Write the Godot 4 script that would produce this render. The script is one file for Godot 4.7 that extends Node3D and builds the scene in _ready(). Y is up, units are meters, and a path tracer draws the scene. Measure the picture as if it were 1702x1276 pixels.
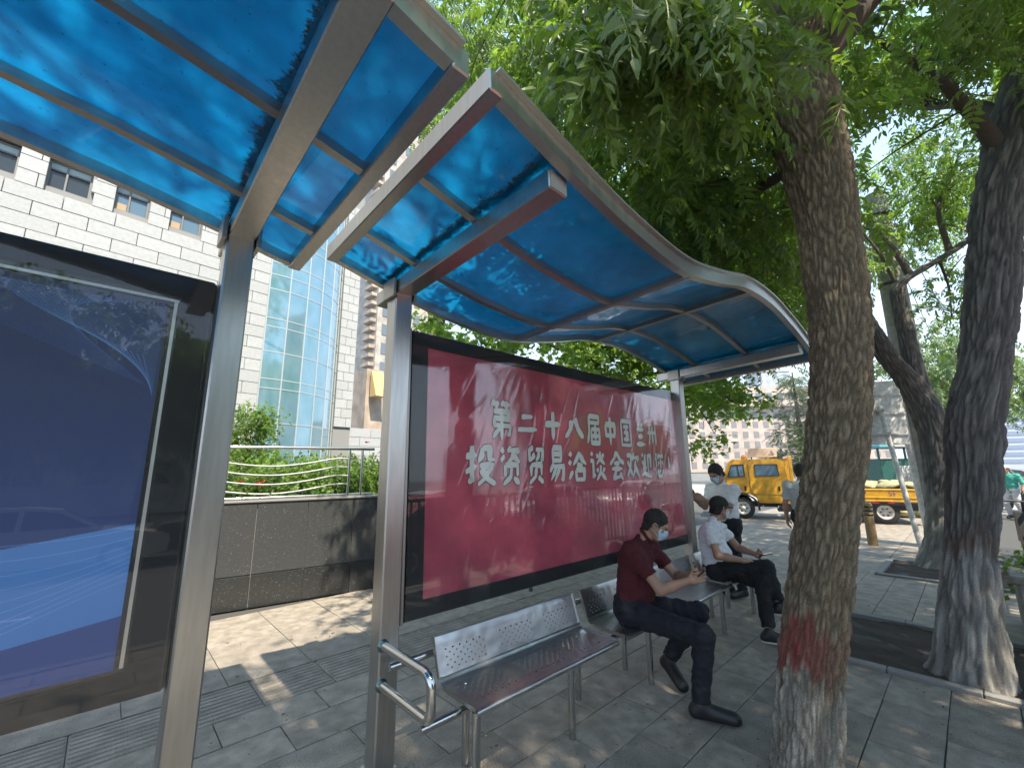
extends Node3D

var rng := RandomNumberGenerator.new()
var M := {}
var used := {}


func _ready() -> void:
	rng.seed = 7
	# ---- camera
	var cam := Camera3D.new()
	cam.name = "camera"
	cam.fov = rad_to_deg(2.0 * atan(638.0 / 705.0))
	cam.near = 0.05
	cam.far = 3000.0
	var yaw := deg_to_rad(46.7)
	var pit := deg_to_rad(11.2)
	var rol := deg_to_rad(-0.5)
	var fwd := Vector3(cos(yaw) * cos(pit), sin(pit), -sin(yaw) * cos(pit))
	var rgt := Vector3(sin(yaw), 0, cos(yaw))
	var upv := rgt.cross(fwd)
	var r2 := rgt * cos(rol) + upv * sin(rol)
	var u2 := upv * cos(rol) - rgt * sin(rol)
	cam.transform = Transform3D(Basis(r2, u2, -fwd), Vector3(0, 1.65, 0))
	add_child(cam)
	cam.current = true
	# ---- sky, exposure
	var env := Environment.new()
	env.background_mode = Environment.BG_SKY
	var sky := Sky.new()
	var sm := ProceduralSkyMaterial.new()
	sm.sky_top_color = Color(0.49, 0.60, 0.725)
	sm.sky_horizon_color = Color(0.80, 0.835, 0.865)
	sm.sky_curve = 0.16
	sm.sky_energy_multiplier = 1.0
	sm.ground_bottom_color = Color(0.42, 0.41, 0.39)
	sm.ground_horizon_color = Color(0.62, 0.63, 0.64)
	sm.sun_angle_max = 25.0
	sky.sky_material = sm
	env.sky = sky
	env.background_energy_multiplier = 1.0
	env.tonemap_mode = Environment.TONE_MAPPER_LINEAR
	env.tonemap_exposure = 3.7
	env.fog_enabled = true
	env.fog_density = 0.0008
	env.fog_light_color = Color(0.85, 0.89, 0.93)
	env.sdfgi_enabled = true
	env.ssao_enabled = true
	env.ssil_enabled = true
	var we := WorldEnvironment.new()
	we.name = "world_environment"
	we.environment = env
	add_child(we)
	# ---- sun: shadows run away from the street, slightly to the right
	var sun := DirectionalLight3D.new()
	sun.name = "sun"
	sun.light_energy = 0.96
	sun.light_color = Color(1.0, 0.95, 0.865)
	sun.light_angular_distance = 0.5
	sun.shadow_enabled = true
	add_child(sun)
	sun.look_at_from_position(Vector3(-0.12, 1.0, 0.66) * 10.0, Vector3.ZERO, Vector3.UP)
	# ---- the place
	make_materials()
	make_ground()
	make_garden_wall()
	make_white_building()
	make_far_buildings()
	make_shelters()
	make_lightboxes()
	make_benches()
	make_trees()
	make_truck()
	make_street_things()
	make_street_behind()
	make_people()


# ============================================================ helpers
func ST(smooth := false) -> SurfaceTool:
	var s := SurfaceTool.new()
	s.begin(Mesh.PRIMITIVE_TRIANGLES)
	s.set_smooth_group(0 if smooth else -1)
	return s


# a quad, counter-clockwise seen from outside
func q(s: SurfaceTool, a: Vector3, b: Vector3, c: Vector3, d: Vector3) -> void:
	s.set_uv(Vector2.ZERO)
	for p in [a, d, c, a, c, b]:
		s.add_vertex(p)


func quv(s: SurfaceTool, p: Array, t: Array) -> void:
	for k in [0, 3, 2, 0, 2, 1]:
		s.set_uv(t[k])
		s.add_vertex(p[k])


func tri(s: SurfaceTool, a: Vector3, b: Vector3, c: Vector3) -> void:
	s.set_uv(Vector2.ZERO)
	s.add_vertex(a)
	s.add_vertex(c)
	s.add_vertex(b)


# a convex polygon turned so that it faces away from ctr
func face(s: SurfaceTool, p: Array, ctr: Vector3) -> void:
	var n: Vector3 = (p[1] - p[0]).cross(p[2] - p[0])
	var flip: bool = n.dot((p[0] + p[1] + p[2]) / 3.0 - ctr) < 0.0
	for k in range(1, p.size() - 1):
		if flip:
			tri(s, p[0], p[k + 1], p[k])
		else:
			tri(s, p[0], p[k], p[k + 1])


func box(s: SurfaceTool, c: Vector3, size: Vector3, b := Basis.IDENTITY, bev := 0.0) -> void:
	var h := size * 0.5
	if bev <= 0.0:
		var v := []
		for k in 8:
			v.append(c + b * Vector3(h.x if k & 1 else -h.x, h.y if k & 2 else -h.y, h.z if k & 4 else -h.z))
		for f in [[0, 2, 3, 1], [4, 5, 7, 6], [0, 1, 5, 4], [2, 6, 7, 3], [0, 4, 6, 2], [1, 3, 7, 5]]:
			q(s, v[f[0]], v[f[1]], v[f[2]], v[f[3]])
		return
	bev = minf(bev, minf(h.x, minf(h.y, h.z)) * 0.95)
	var px := {}
	for sx in [-1, 1]:
		for sy in [-1, 1]:
			for sz in [-1, 1]:
				px[[0, sx, sy, sz]] = c + b * Vector3(sx * h.x, sy * (h.y - bev), sz * (h.z - bev))
				px[[1, sx, sy, sz]] = c + b * Vector3(sx * (h.x - bev), sy * h.y, sz * (h.z - bev))
				px[[2, sx, sy, sz]] = c + b * Vector3(sx * (h.x - bev), sy * (h.y - bev), sz * h.z)
	for a in [-1, 1]:
		face(s, [px[[0, a, -1, -1]], px[[0, a, 1, -1]], px[[0, a, 1, 1]], px[[0, a, -1, 1]]], c)
		face(s, [px[[1, -1, a, -1]], px[[1, 1, a, -1]], px[[1, 1, a, 1]], px[[1, -1, a, 1]]], c)
		face(s, [px[[2, -1, -1, a]], px[[2, 1, -1, a]], px[[2, 1, 1, a]], px[[2, -1, 1, a]]], c)
		for d in [-1, 1]:
			face(s, [px[[0, a, d, -1]], px[[0, a, d, 1]], px[[1, a, d, 1]], px[[1, a, d, -1]]], c)
			face(s, [px[[0, a, -1, d]], px[[0, a, 1, d]], px[[2, a, 1, d]], px[[2, a, -1, d]]], c)
			face(s, [px[[1, -1, a, d]], px[[1, 1, a, d]], px[[2, 1, a, d]], px[[2, -1, a, d]]], c)
			for e in [-1, 1]:
				face(s, [px[[0, a, d, e]], px[[1, a, d, e]], px[[2, a, d, e]]], c)


# a bar of rectangular section from a to b; up gives the turn of the section
func bar(s: SurfaceTool, a: Vector3, b: Vector3, w: float, h: float, up := Vector3.UP, bev := 0.0) -> void:
	var x := (b - a).normalized()
	if absf(x.dot(up)) > 0.99:
		up = Vector3(0, 0, 1)
	var z := x.cross(up).normalized()
	var y := z.cross(x).normalized()
	box(s, (a + b) * 0.5, Vector3(a.distance_to(b), h, w), Basis(x, y, z), bev)


func tube(s: SurfaceTool, pts: Array, rad: Variant, sides := 10, caps := true) -> void:
	var n := pts.size()
	var rings := []
	var t0: Vector3 = (pts[1] - pts[0]).normalized()
	var u := t0.cross(Vector3.UP if absf(t0.y) < 0.9 else Vector3.RIGHT).normalized()
	var run := 0.0
	var lens := []
	for i in n:
		var t: Vector3
		if i == 0:
			t = t0
		elif i == n - 1:
			t = (pts[i] - pts[i - 1]).normalized()
		else:
			t = ((pts[i + 1] - pts[i]).normalized() + (pts[i] - pts[i - 1]).normalized()).normalized()
		u = (u - t * u.dot(t)).normalized()
		var v := t.cross(u)
		var r: float = rad if rad is float else rad[i]
		var ring := []
		for k in sides + 1:
			var a := TAU * (k % sides) / sides
			ring.append(pts[i] + (u * cos(a) + v * sin(a)) * r)
		rings.append(ring)
		if i > 0:
			run += pts[i].distance_to(pts[i - 1])
		lens.append(run)
	s.set_smooth_group(0)
	for i in n - 1:
		for k in sides:
			quv(s, [rings[i][k], rings[i][k + 1], rings[i + 1][k + 1], rings[i + 1][k]],
				[Vector2(float(k) / sides, lens[i]), Vector2(float(k + 1) / sides, lens[i]), Vector2(float(k + 1) / sides, lens[i + 1]), Vector2(float(k) / sides, lens[i + 1])])
	s.set_smooth_group(-1)
	if caps:
		for k in range(1, sides - 1):
			tri(s, rings[0][0], rings[0][k + 1], rings[0][k])
			tri(s, rings[n - 1][0], rings[n - 1][k], rings[n - 1][k + 1])


# a rectangle w (along z) by h (along the local up) swept along points whose path lies in planes of constant z
func sweep_rect(s: SurfaceTool, pts: Array, w: float, h: float, side := Vector3(0, 0, 1)) -> void:
	var n := pts.size()
	var ring := []
	for i in n:
		var t: Vector3 = (pts[mini(i + 1, n - 1)] - pts[maxi(i - 1, 0)]).normalized()
		var up := side.cross(t).normalized()
		var p: Vector3 = pts[i]
		ring.append([p - side * w * 0.5 - up * h * 0.5, p + side * w * 0.5 - up * h * 0.5, p + side * w * 0.5 + up * h * 0.5, p - side * w * 0.5 + up * h * 0.5])
	for i in n - 1:
		var c: Vector3 = (pts[i] + pts[i + 1]) * 0.5
		for k in 4:
			face(s, [ring[i][k], ring[i][(k + 1) % 4], ring[i + 1][(k + 1) % 4], ring[i + 1][k]], c)
	face(s, ring[0], pts[1])
	face(s, ring[n - 1], pts[n - 2])


func lathe(s: SurfaceTool, prof: Array, sides: int, xf := Transform3D.IDENTITY) -> void:
	s.set_smooth_group(0)
	for i in prof.size() - 1:
		for k in sides:
			var a := TAU * k / sides
			var b := TAU * ((k + 1) % sides) / sides
			var p0: Vector2 = prof[i]
			var p1: Vector2 = prof[i + 1]
			q(s, xf * Vector3(cos(b) * p0.x, p0.y, sin(b) * p0.x), xf * Vector3(cos(a) * p0.x, p0.y, sin(a) * p0.x),
				xf * Vector3(cos(a) * p1.x, p1.y, sin(a) * p1.x), xf * Vector3(cos(b) * p1.x, p1.y, sin(b) * p1.x))
	s.set_smooth_group(-1)


# a polygon in the xy plane (any turn), extruded from z = z0 to z1, then placed
func prism(s: SurfaceTool, poly: PackedVector2Array, z0: float, z1: float, xf := Transform3D.IDENTITY) -> void:
	if Geometry2D.is_polygon_clockwise(poly):
		poly = poly.duplicate()
		poly.reverse()
	# is_polygon_clockwise uses y down: make sure of counter-clockwise in y up
	var area := 0.0
	for i in poly.size():
		area += poly[i].cross(poly[(i + 1) % poly.size()])
	if area < 0.0:
		poly = poly.duplicate()
		poly.reverse()
	var idx := Geometry2D.triangulate_polygon(poly)
	for k in range(0, idx.size(), 3):
		var a := poly[idx[k]]
		var b := poly[idx[k + 1]]
		var c := poly[idx[k + 2]]
		if (b - a).cross(c - a) < 0.0:
			var t := b
			b = c
			c = t
		tri(s, xf * Vector3(a.x, a.y, z1), xf * Vector3(b.x, b.y, z1), xf * Vector3(c.x, c.y, z1))
		tri(s, xf * Vector3(a.x, a.y, z0), xf * Vector3(c.x, c.y, z0), xf * Vector3(b.x, b.y, z0))
	for k in poly.size():
		var a := poly[k]
		var b := poly[(k + 1) % poly.size()]
		q(s, xf * Vector3(a.x, a.y, z0), xf * Vector3(b.x, b.y, z0), xf * Vector3(b.x, b.y, z1), xf * Vector3(a.x, a.y, z1))


func ellipsoid(s: SurfaceTool, c: Vector3, r: Vector3, b := Basis.IDENTITY, seg := 12, rings := 8, wob := 0.0) -> void:
	s.set_smooth_group(0)
	var P := func(i: int, k: int) -> Vector3:
		var th := PI * i / rings
		var ph := TAU * (k % seg) / seg
		var w := 1.0 + wob * sin(ph * 3.0 + th * 5.0) * sin(th * 4.0 + ph)
		return c + b * (Vector3(sin(th) * cos(ph), cos(th), sin(th) * sin(ph)) * r * w)
	for i in rings:
		for k in seg:
			var a: Vector3 = P.call(i, k)
			var d: Vector3 = P.call(i, k + 1)
			var e: Vector3 = P.call(i + 1, k + 1)
			var f: Vector3 = P.call(i + 1, k)
			if i > 0:
				tri(s, a, d, e)
			if i < rings - 1:
				tri(s, a, e, f)
	s.set_smooth_group(-1)


func numbered(called: String) -> String:
	if not used.has(called):
		used[called] = 0
		return called
	used[called] += 1
	return "%s_%03d" % [called, used[called]]


func tag(o: Node3D, label: String, category: String, group := "", kind := "") -> Node3D:
	if label:
		o.set_meta("label", label)
	if category:
		o.set_meta("category", category)
	if group:
		o.set_meta("group", group)
	if kind:
		o.set_meta("kind", kind)
	return o


func thing(called: String, label: String, category: String, at := Vector3.ZERO, turn := 0.0, group := "") -> Node3D:
	var o := Node3D.new()
	o.name = numbered(called)
	add_child(o)
	o.position = at
	o.rotation.y = turn
	tag(o, label, category, group)
	return o


func obj(called: String, s: SurfaceTool, m: Material, parent: Node = self) -> MeshInstance3D:
	s.generate_normals()
	return mesh_obj(called, s.commit(), m, parent)


func mesh_obj(called: String, mesh: Mesh, m: Material, parent: Node = self) -> MeshInstance3D:
	var o := MeshInstance3D.new()
	o.mesh = mesh
	if m:
		o.material_override = m
	if parent == self:
		o.name = numbered(called)
		add_child(o)
	else:
		o.name = called
		parent.add_child(o, true)
	return o


func struct(called: String, s: SurfaceTool, m: Material) -> MeshInstance3D:
	var o := obj(called, s, m)
	o.set_meta("kind", "structure")
	return o


func dup(o: Node3D, called: String, at: Vector3, turn: float, label := "") -> Node3D:
	var c: Node3D = o.duplicate()
	c.name = numbered(called)
	add_child(c)
	c.position = at
	c.rotation.y = turn
	if label:
		c.set_meta("label", label)
	return c


func lin(r: float, g: float, b: float) -> Color:
	return Color(r, g, b).linear_to_srgb()


func ntex(sd: int, freq: float, c0: Color, c1: Color, octs := 4, w := 512, mid := 0.5, kind := FastNoiseLite.TYPE_SIMPLEX_SMOOTH) -> NoiseTexture2D:
	var n := FastNoiseLite.new()
	n.noise_type = kind
	n.seed = sd
	n.frequency = freq
	n.fractal_octaves = octs
	n.fractal_gain = 0.55
	var t := NoiseTexture2D.new()
	t.width = w
	t.height = w
	t.seamless = true
	t.noise = n
	var g := Gradient.new()
	g.set_color(0, c0)
	g.set_color(1, c1)
	if mid != 0.5:
		g.set_offset(0, maxf(0.0, mid - 0.12))
		g.set_offset(1, minf(1.0, mid + 0.12))
	t.color_ramp = g
	return t


func nmap(sd: int, freq: float, strength: float, octs := 4, w := 512) -> NoiseTexture2D:
	var n := FastNoiseLite.new()
	n.seed = sd
	n.frequency = freq
	n.fractal_octaves = octs
	var t := NoiseTexture2D.new()
	t.width = w
	t.height = w
	t.seamless = true
	t.as_normal_map = true
	t.bump_strength = strength
	t.noise = n
	return t


# base colours are given as real-world (linear) values
func mat(r: float, g: float, b: float, rough := 0.8, metal := 0.0) -> StandardMaterial3D:
	var m := StandardMaterial3D.new()
	m.albedo_color = lin(r, g, b)
	m.roughness = rough
	m.metallic = metal
	return m


func grain(m: StandardMaterial3D, tex: Texture2D, scale: Vector3, world := true) -> StandardMaterial3D:
	m.albedo_texture = tex
	m.uv1_triplanar = true
	m.uv1_world_triplanar = world
	m.uv1_scale = scale
	return m


func bumped(m: StandardMaterial3D, tex: Texture2D, amount: float) -> StandardMaterial3D:
	m.normal_enabled = true
	m.normal_texture = tex
	m.normal_scale = amount
	return m


func G(v: float) -> Color:
	return Color(v, v, v)


func make_materials() -> void:
	var speck := ntex(3, 0.09, G(0.78), G(1.0), 5)
	var blotch := ntex(4, 0.012, G(0.72), G(1.0), 5)
	var fine := ntex(5, 0.25, G(0.7), G(1.0), 3)
	var streak := ntex(6, 0.02, G(0.93), G(1.0), 3)
	var nm_fine := nmap(8, 0.2, 6.0, 3)
	var nm_soft := nmap(9, 0.012, 10.0, 3)
	M.speck = speck
	M.blotch = blotch
	M.nm_fine = nm_fine
	# paving: a few tones of grey stone
	M.slab = []
	for k in 5:
		var v: float = [0.30, 0.32, 0.335, 0.31, 0.35][k]
		M.slab.append(bumped(grain(mat(v * 1.12, v * 0.975, v * 0.80, 0.72), worn_stone(30 + k), Vector3.ONE * (0.62 + 0.09 * k)), nm_fine, 0.3))
	M.mortar = grain(mat(0.09, 0.088, 0.082, 0.95), speck, Vector3.ONE * 2.0)
	M.plaza = bumped(grain(mat(0.40, 0.39, 0.365, 0.85), ntex(12, 0.016, G(0.8), G(1.0), 6), Vector3.ONE * 0.5), nm_fine, 0.3)
	M.asphalt = bumped(grain(mat(0.17, 0.165, 0.155, 0.85), fine, Vector3.ONE * 1.5), nm_fine, 0.6)
	M.ground = grain(mat(0.2, 0.195, 0.18, 0.9), blotch, Vector3.ONE * 0.1)
	M.soil = bumped(grain(mat(0.085, 0.062, 0.045, 0.95), fine, Vector3.ONE * 2.5), nm_fine, 1.0)
	M.paint_white = grain(mat(0.7, 0.7, 0.68, 0.6), blotch, Vector3.ONE)
	M.kerb = bumped(grain(mat(0.3, 0.295, 0.28, 0.8), speck, Vector3.ONE * 2.2), nm_fine, 0.4)
	# dark sparkling granite
	var gt := ntex(21, 0.35, Color(0.62, 0.62, 0.62), Color(1, 1, 1), 3, 512)
	M.granite = grain(mat(0.082, 0.086, 0.088, 0.25), gt, Vector3.ONE * 0.55)
	M.granite_low = grain(mat(0.042, 0.045, 0.046, 0.22), gt, Vector3.ONE * 0.55)
	for m in [M.granite, M.granite_low]:
		m.detail_enabled = true
		m.detail_uv_layer = BaseMaterial3D.DETAIL_UV_1
		m.detail_blend_mode = BaseMaterial3D.BLEND_MODE_MIX
		m.detail_albedo = granite_flecks()
	# pale cladding stone
	M.stone = []
	for k in 3:
		var v: float = [0.445, 0.465, 0.425][k]
		M.stone.append(bumped(grain(mat(v * 0.96, v * 0.99, v * 1.0, 0.75), ntex(40 + k, 0.02, G(0.9), G(1.0), 5), Vector3.ONE * (0.7 + 0.2 * k)), nm_fine, 0.15))
	M.stone_core = mat(0.24, 0.24, 0.235, 0.9)
	# metals
	M.steel = grain(mat(0.54, 0.53, 0.505, 0.36, 1.0), streak, Vector3(3.0, 0.3, 3.0))
	M.steel.roughness_texture = ntex(51, 0.008, G(0.8), G(1.0), 3)
	M.steel_dull = grain(mat(0.46, 0.44, 0.41, 0.42, 1.0), streak, Vector3(0.6, 5.0, 5.0))
	M.steel_shine = mat(0.60, 0.60, 0.59, 0.16, 1.0)
	M.steel_shine.roughness_texture = null
	M.weld = grain(mat(0.28, 0.38, 0.36, 0.35, 1.0), fine, Vector3.ONE * 6.0)
	M.sheet = bumped(mat(0.58, 0.59, 0.585, 0.34, 1.0), nmap(61, 0.006, 9.0, 3), 0.4)
	M.sheet.uv1_triplanar = true
	M.sheet.uv1_world_triplanar = true
	M.sheet.uv1_scale = Vector3.ONE * 0.9
	M.holes = mat(0.58, 0.59, 0.585, 0.34, 1.0)
	M.holes.albedo_texture = hole_texture()
	M.holes.transparency = BaseMaterial3D.TRANSPARENCY_ALPHA_SCISSOR
	M.holes.alpha_scissor_threshold = 0.5
	M.alu = mat(0.55, 0.55, 0.52, 0.4, 1.0)
	M.galv = grain(mat(0.74, 0.73, 0.69, 0.6, 0.0), blotch, Vector3.ONE * 1.5)
	# blue sheets of the shelter roofs: tinted, weathered, with a gloss
	M.blue = mat(0.005, 0.315, 0.70, 0.35)
	M.blue.albedo_texture = weathered_sheet()
	M.blue.uv1_triplanar = true
	M.blue.uv1_world_triplanar = true
	M.blue.uv1_scale = Vector3.ONE * 0.31
	M.blue.backlight_enabled = true
	M.blue.backlight = Color(1, 1, 1)
	M.blue.clearcoat_enabled = true
	M.blue.clearcoat = 1.0
	M.blue.clearcoat_roughness = 0.04
	# panes
	M.pane = StandardMaterial3D.new()
	M.pane.albedo_color = Color(1, 1, 1, 0.03)
	M.pane.transparency = BaseMaterial3D.TRANSPARENCY_ALPHA
	M.pane.roughness = 0.0
	M.facade_glass = mat(0.24, 0.38, 0.48, 0.06)
	M.facade_glass.clearcoat_enabled = true
	M.facade_glass.clearcoat = 1.0
	M.facade_glass.clearcoat_roughness = 0.02
	M.facade_glass.metallic = 0.35
	M.facade_glass.albedo_texture = ntex(75, 0.008, Color(0.72, 0.86, 0.84), G(1.0), 3)
	M.facade_glass.uv1_triplanar = true
	M.facade_glass.uv1_world_triplanar = true
	M.facade_glass.uv1_scale = Vector3(0.5, 0.2, 0.5)
	M.curtain = grain(mat(0.55, 0.6, 0.6, 0.8), ntex(77, 0.03, G(0.75), G(1)), Vector3(2.5, 0.05, 2.5))
	M.win_dark = mat(0.035, 0.045, 0.055, 0.08)
	M.win_blue = mat(0.10, 0.17, 0.24, 0.08)
	M.win_pale = mat(0.36, 0.46, 0.48, 0.3)
	M.win_tan = mat(0.38, 0.27, 0.17, 0.6)
	M.mullion = mat(0.40, 0.44, 0.45, 0.4, 0.2)
	M.window_frame = mat(0.17, 0.175, 0.17, 0.5)
	M.black = mat(0.012, 0.013, 0.016, 0.25)
	M.frame_black = mat(0.005, 0.006, 0.007, 0.12)
	M.frame_black.metallic_specular = 0.2
	M.rod = mat(0.34, 0.34, 0.33, 0.5, 0.6)
	M.black_gloss = mat(0.012, 0.014, 0.018, 0.06)
	M.rubber = mat(0.02, 0.02, 0.02, 0.7)
	M.dark_metal = mat(0.05, 0.05, 0.052, 0.5, 0.4)
	# foliage
	M.leaf = [leafm(0.062, 0.105, 0.018, 0.42), leafm(0.080, 0.135, 0.02, 0.6), leafm(0.050, 0.085, 0.02, 0.34)]
	M.leaf_near = [leafm(0.07, 0.105, 0.026, 0.3), leafm(0.085, 0.125, 0.028, 0.4)]
	M.leaf_lime = [leafm(0.10, 0.17, 0.022, 0.5), leafm(0.07, 0.13, 0.02, 0.4)]
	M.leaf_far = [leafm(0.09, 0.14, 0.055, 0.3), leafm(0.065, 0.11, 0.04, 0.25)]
	M.needle = [leafm(0.04, 0.065, 0.04, 0.08), leafm(0.075, 0.11, 0.04, 0.15)]
	M.bark = bumped(grain(mat(1, 1, 1, 0.92), ntex(81, 0.06, G(0.6), G(1.0), 5), Vector3(4.0, 2.2, 4.0)), nm_fine, 1.2)
	M.bark.vertex_color_use_as_albedo = true
	M.twig = mat(0.085, 0.065, 0.048, 0.9)
	M.limb = bumped(grain(mat(0.15, 0.122, 0.098, 0.92), ntex(82, 0.05, G(0.6), G(1.0), 5), Vector3(4.0, 0.9, 4.0)), nm_fine, 0.8)
	# people
	M.skin = mat(0.36, 0.205, 0.135, 0.55)
	M.skin.subsurf_scatter_enabled = true
	M.skin.subsurf_scatter_strength = 0.1
	M.hair = bumped(grain(mat(0.022, 0.019, 0.017, 0.6), fine, Vector3(20, 6, 20)), nm_fine, 1.0)
	var weave := nmap(91, 0.4, 4.0, 2)
	M.maroon = bumped(grain(mat(0.088, 0.009, 0.014, 0.9), ntex(92, 0.03, G(0.8), G(1.0), 4), Vector3.ONE * 3.0), weave, 0.5)
	M.navy = bumped(grain(mat(0.012, 0.013, 0.021, 0.85), ntex(93, 0.03, G(0.75), G(1.0), 4), Vector3.ONE * 3.0), weave, 0.5)
	M.black_cloth = bumped(grain(mat(0.014, 0.014, 0.015, 0.85), ntex(94, 0.03, G(0.75), G(1.0), 4), Vector3.ONE * 3.0), weave, 0.5)
	M.white_cloth = bumped(grain(mat(0.76, 0.76, 0.77, 0.9), ntex(95, 0.02, G(0.96), G(1.0), 4), Vector3.ONE * 3.0), weave, 0.4)
	M.grey_cloth = bumped(grain(mat(0.42, 0.44, 0.45, 0.9), ntex(96, 0.02, G(0.95), G(1.0), 4), Vector3.ONE * 3.0), weave, 0.4)
	M.mask_blue = mat(0.42, 0.60, 0.72, 0.8)
	M.mask_white = mat(0.68, 0.70, 0.73, 0.8)
	M.olive_cap = bumped(mat(0.022, 0.023, 0.017, 0.9), weave, 0.6)
	M.shoe = mat(0.012, 0.012, 0.012, 0.5)
	M.sole = mat(0.55, 0.54, 0.5, 0.7)
	M.green_cloth = mat(0.05, 0.32, 0.25, 0.9)
	# vehicle paint
	M.yellow = grain(mat(0.76, 0.40, 0.02, 0.35), blotch, Vector3.ONE * 0.8)
	M.yellow.clearcoat_enabled = true
	M.yellow.clearcoat = 0.6
	M.yellow.clearcoat_roughness = 0.12
	M.white_car = mat(0.7, 0.7, 0.69, 0.25)
	M.white_car.clearcoat_enabled = true
	M.teal = grain(mat(0.018, 0.12, 0.10, 0.5), blotch, Vector3.ONE)
	M.red_paint = mat(0.45, 0.03, 0.03, 0.4)
	M.concrete = bumped(grain(mat(0.36, 0.345, 0.31, 0.85), ntex(99, 0.012, G(0.72), G(1.0), 6), Vector3.ONE * 0.9), nm_fine, 0.4)


func leafm(r: float, g: float, b: float, through: float) -> StandardMaterial3D:
	var m := mat(r, g, b, 0.5)
	m.backlight_enabled = true
	var t := through * 0.9
	m.backlight = lin(t * 0.62, t, t * 0.10)
	return m


# worn paving stone: grain, cloudy wear, dark trodden spots
func worn_stone(sd: int) -> ImageTexture:
	var w := 512
	var n := FastNoiseLite.new()
	n.seed = sd
	n.frequency = 0.012
	n.fractal_octaves = 5
	var a := n.get_seamless_image(w, w)
	n.frequency = 0.22
	n.fractal_octaves = 2
	var b := n.get_seamless_image(w, w)
	var im := Image.create_empty(w, w, false, Image.FORMAT_RGB8)
	for y in w:
		for x in w:
			var v := 0.86 + 0.26 * (a.get_pixel(x, y).r - 0.5) + 0.22 * (b.get_pixel(x, y).r - 0.5)
			im.set_pixel(x, y, Color(v, v, v))
	var r := RandomNumberGenerator.new()
	r.seed = sd
	for k in 46:
		var cx := r.randi_range(8, w - 9)
		var cy := r.randi_range(8, w - 9)
		var rad := r.randf_range(1.5, 5.0)
		var d := r.randf_range(0.62, 0.85) if r.randf() < 0.8 else 1.14
		for y in range(cy - 6, cy + 7):
			for x in range(cx - 6, cx + 7):
				var e := Vector2(x - cx, (y - cy) * 1.3).length() + r.randf_range(-0.6, 0.6)
				if e < rad:
					im.set_pixel(x, y, im.get_pixel(x, y) * lerpf(1.0, d, clampf((rad - e) * 0.8, 0.0, 1.0)))
	return ImageTexture.create_from_image(im)


# old plastic sheet: soft clouding, dust streaks, dirt specks and a few dried drops
func weathered_sheet() -> ImageTexture:
	var w := 1024
	var n := FastNoiseLite.new()
	n.seed = 71
	n.frequency = 0.006
	n.fractal_octaves = 5
	var im := n.get_seamless_image(w, w)
	var n2 := FastNoiseLite.new()
	n2.seed = 72
	n2.frequency = 0.03
	n2.fractal_octaves = 3
	var fine := n2.get_seamless_image(w, w)
	im.convert(Image.FORMAT_RGB8)
	for y in w:
		for x in w:
			var v := 0.80 + 0.24 * (im.get_pixel(x, y).r - 0.5) + 0.14 * (fine.get_pixel(x, y).r - 0.5)
			im.set_pixel(x, y, Color(v * 0.97, v * 0.99, v))
	var r := RandomNumberGenerator.new()
	r.seed = 9
	for k in 5200:
		var x := r.randi_range(2, w - 3)
		var y := r.randi_range(2, w - 3)
		if fine.get_pixel((x * 3) % w, (y * 2) % w).r < 0.5:
			continue
		var d := r.randf_range(0.25, 0.75)
		im.set_pixel(x, y, im.get_pixel(x, y) * d)
		if r.randf() < 0.3:
			im.set_pixel(x + 1, y, im.get_pixel(x + 1, y) * d)
			im.set_pixel(x, y + 1, im.get_pixel(x, y + 1) * d)
	for k in 60:
		var x := r.randf_range(20, w - 20)
		var y := r.randf_range(20, w - 20)
		var a := r.randf() * TAU
		for i in r.randi_range(12, 60):
			im.set_pixel(clampi(int(x), 0, w - 1), clampi(int(y), 0, w - 1), im.get_pixel(clampi(int(x), 0, w - 1), clampi(int(y), 0, w - 1)).lerp(Color(0.95, 0.97, 1), 0.35))
			x += cos(a)
			y += sin(a)
			a += r.randf_range(-0.12, 0.12)
	return ImageTexture.create_from_image(im)


# a tile of staggered round holes in a metal sheet
func hole_texture() -> ImageTexture:
	var im := Image.create_empty(64, 64, false, Image.FORMAT_RGBA8)
	for y in 64:
		for x in 64:
			var d := 99.0
			for c in [Vector2(16, 16), Vector2(48, 48)]:
				d = minf(d, Vector2(x + 0.5, y + 0.5).distance_to(c))
			im.set_pixel(x, y, Color(1, 1, 1, clampf(d - 8.0 + 0.5, 0, 1)))
	return ImageTexture.create_from_image(im)


# pale mineral flecks scattered over granite
func granite_flecks() -> ImageTexture:
	var im := Image.create_empty(512, 512, false, Image.FORMAT_RGBA8)
	im.fill(Color(0.5, 0.5, 0.5, 0.0))
	var r := RandomNumberGenerator.new()
	r.seed = 5
	for k in 2600:
		var v := r.randf_range(0.35, 0.95)
		var x := r.randi_range(0, 510)
		var y := r.randi_range(0, 510)
		var a := r.randf_range(0.25, 0.9)
		im.set_pixel(x, y, Color(v, v, v * 0.97, a))
		if r.randf() < 0.35:
			im.set_pixel(x + 1, y, Color(v, v, v, a * 0.7))
			im.set_pixel(x, y + 1, Color(v, v, v, a * 0.5))
	return ImageTexture.create_from_image(im)


const PITS := [[4.85, 6.35, -1.25, 0.35], [8.84, 10.3, -1.22, 0.3]]


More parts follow.
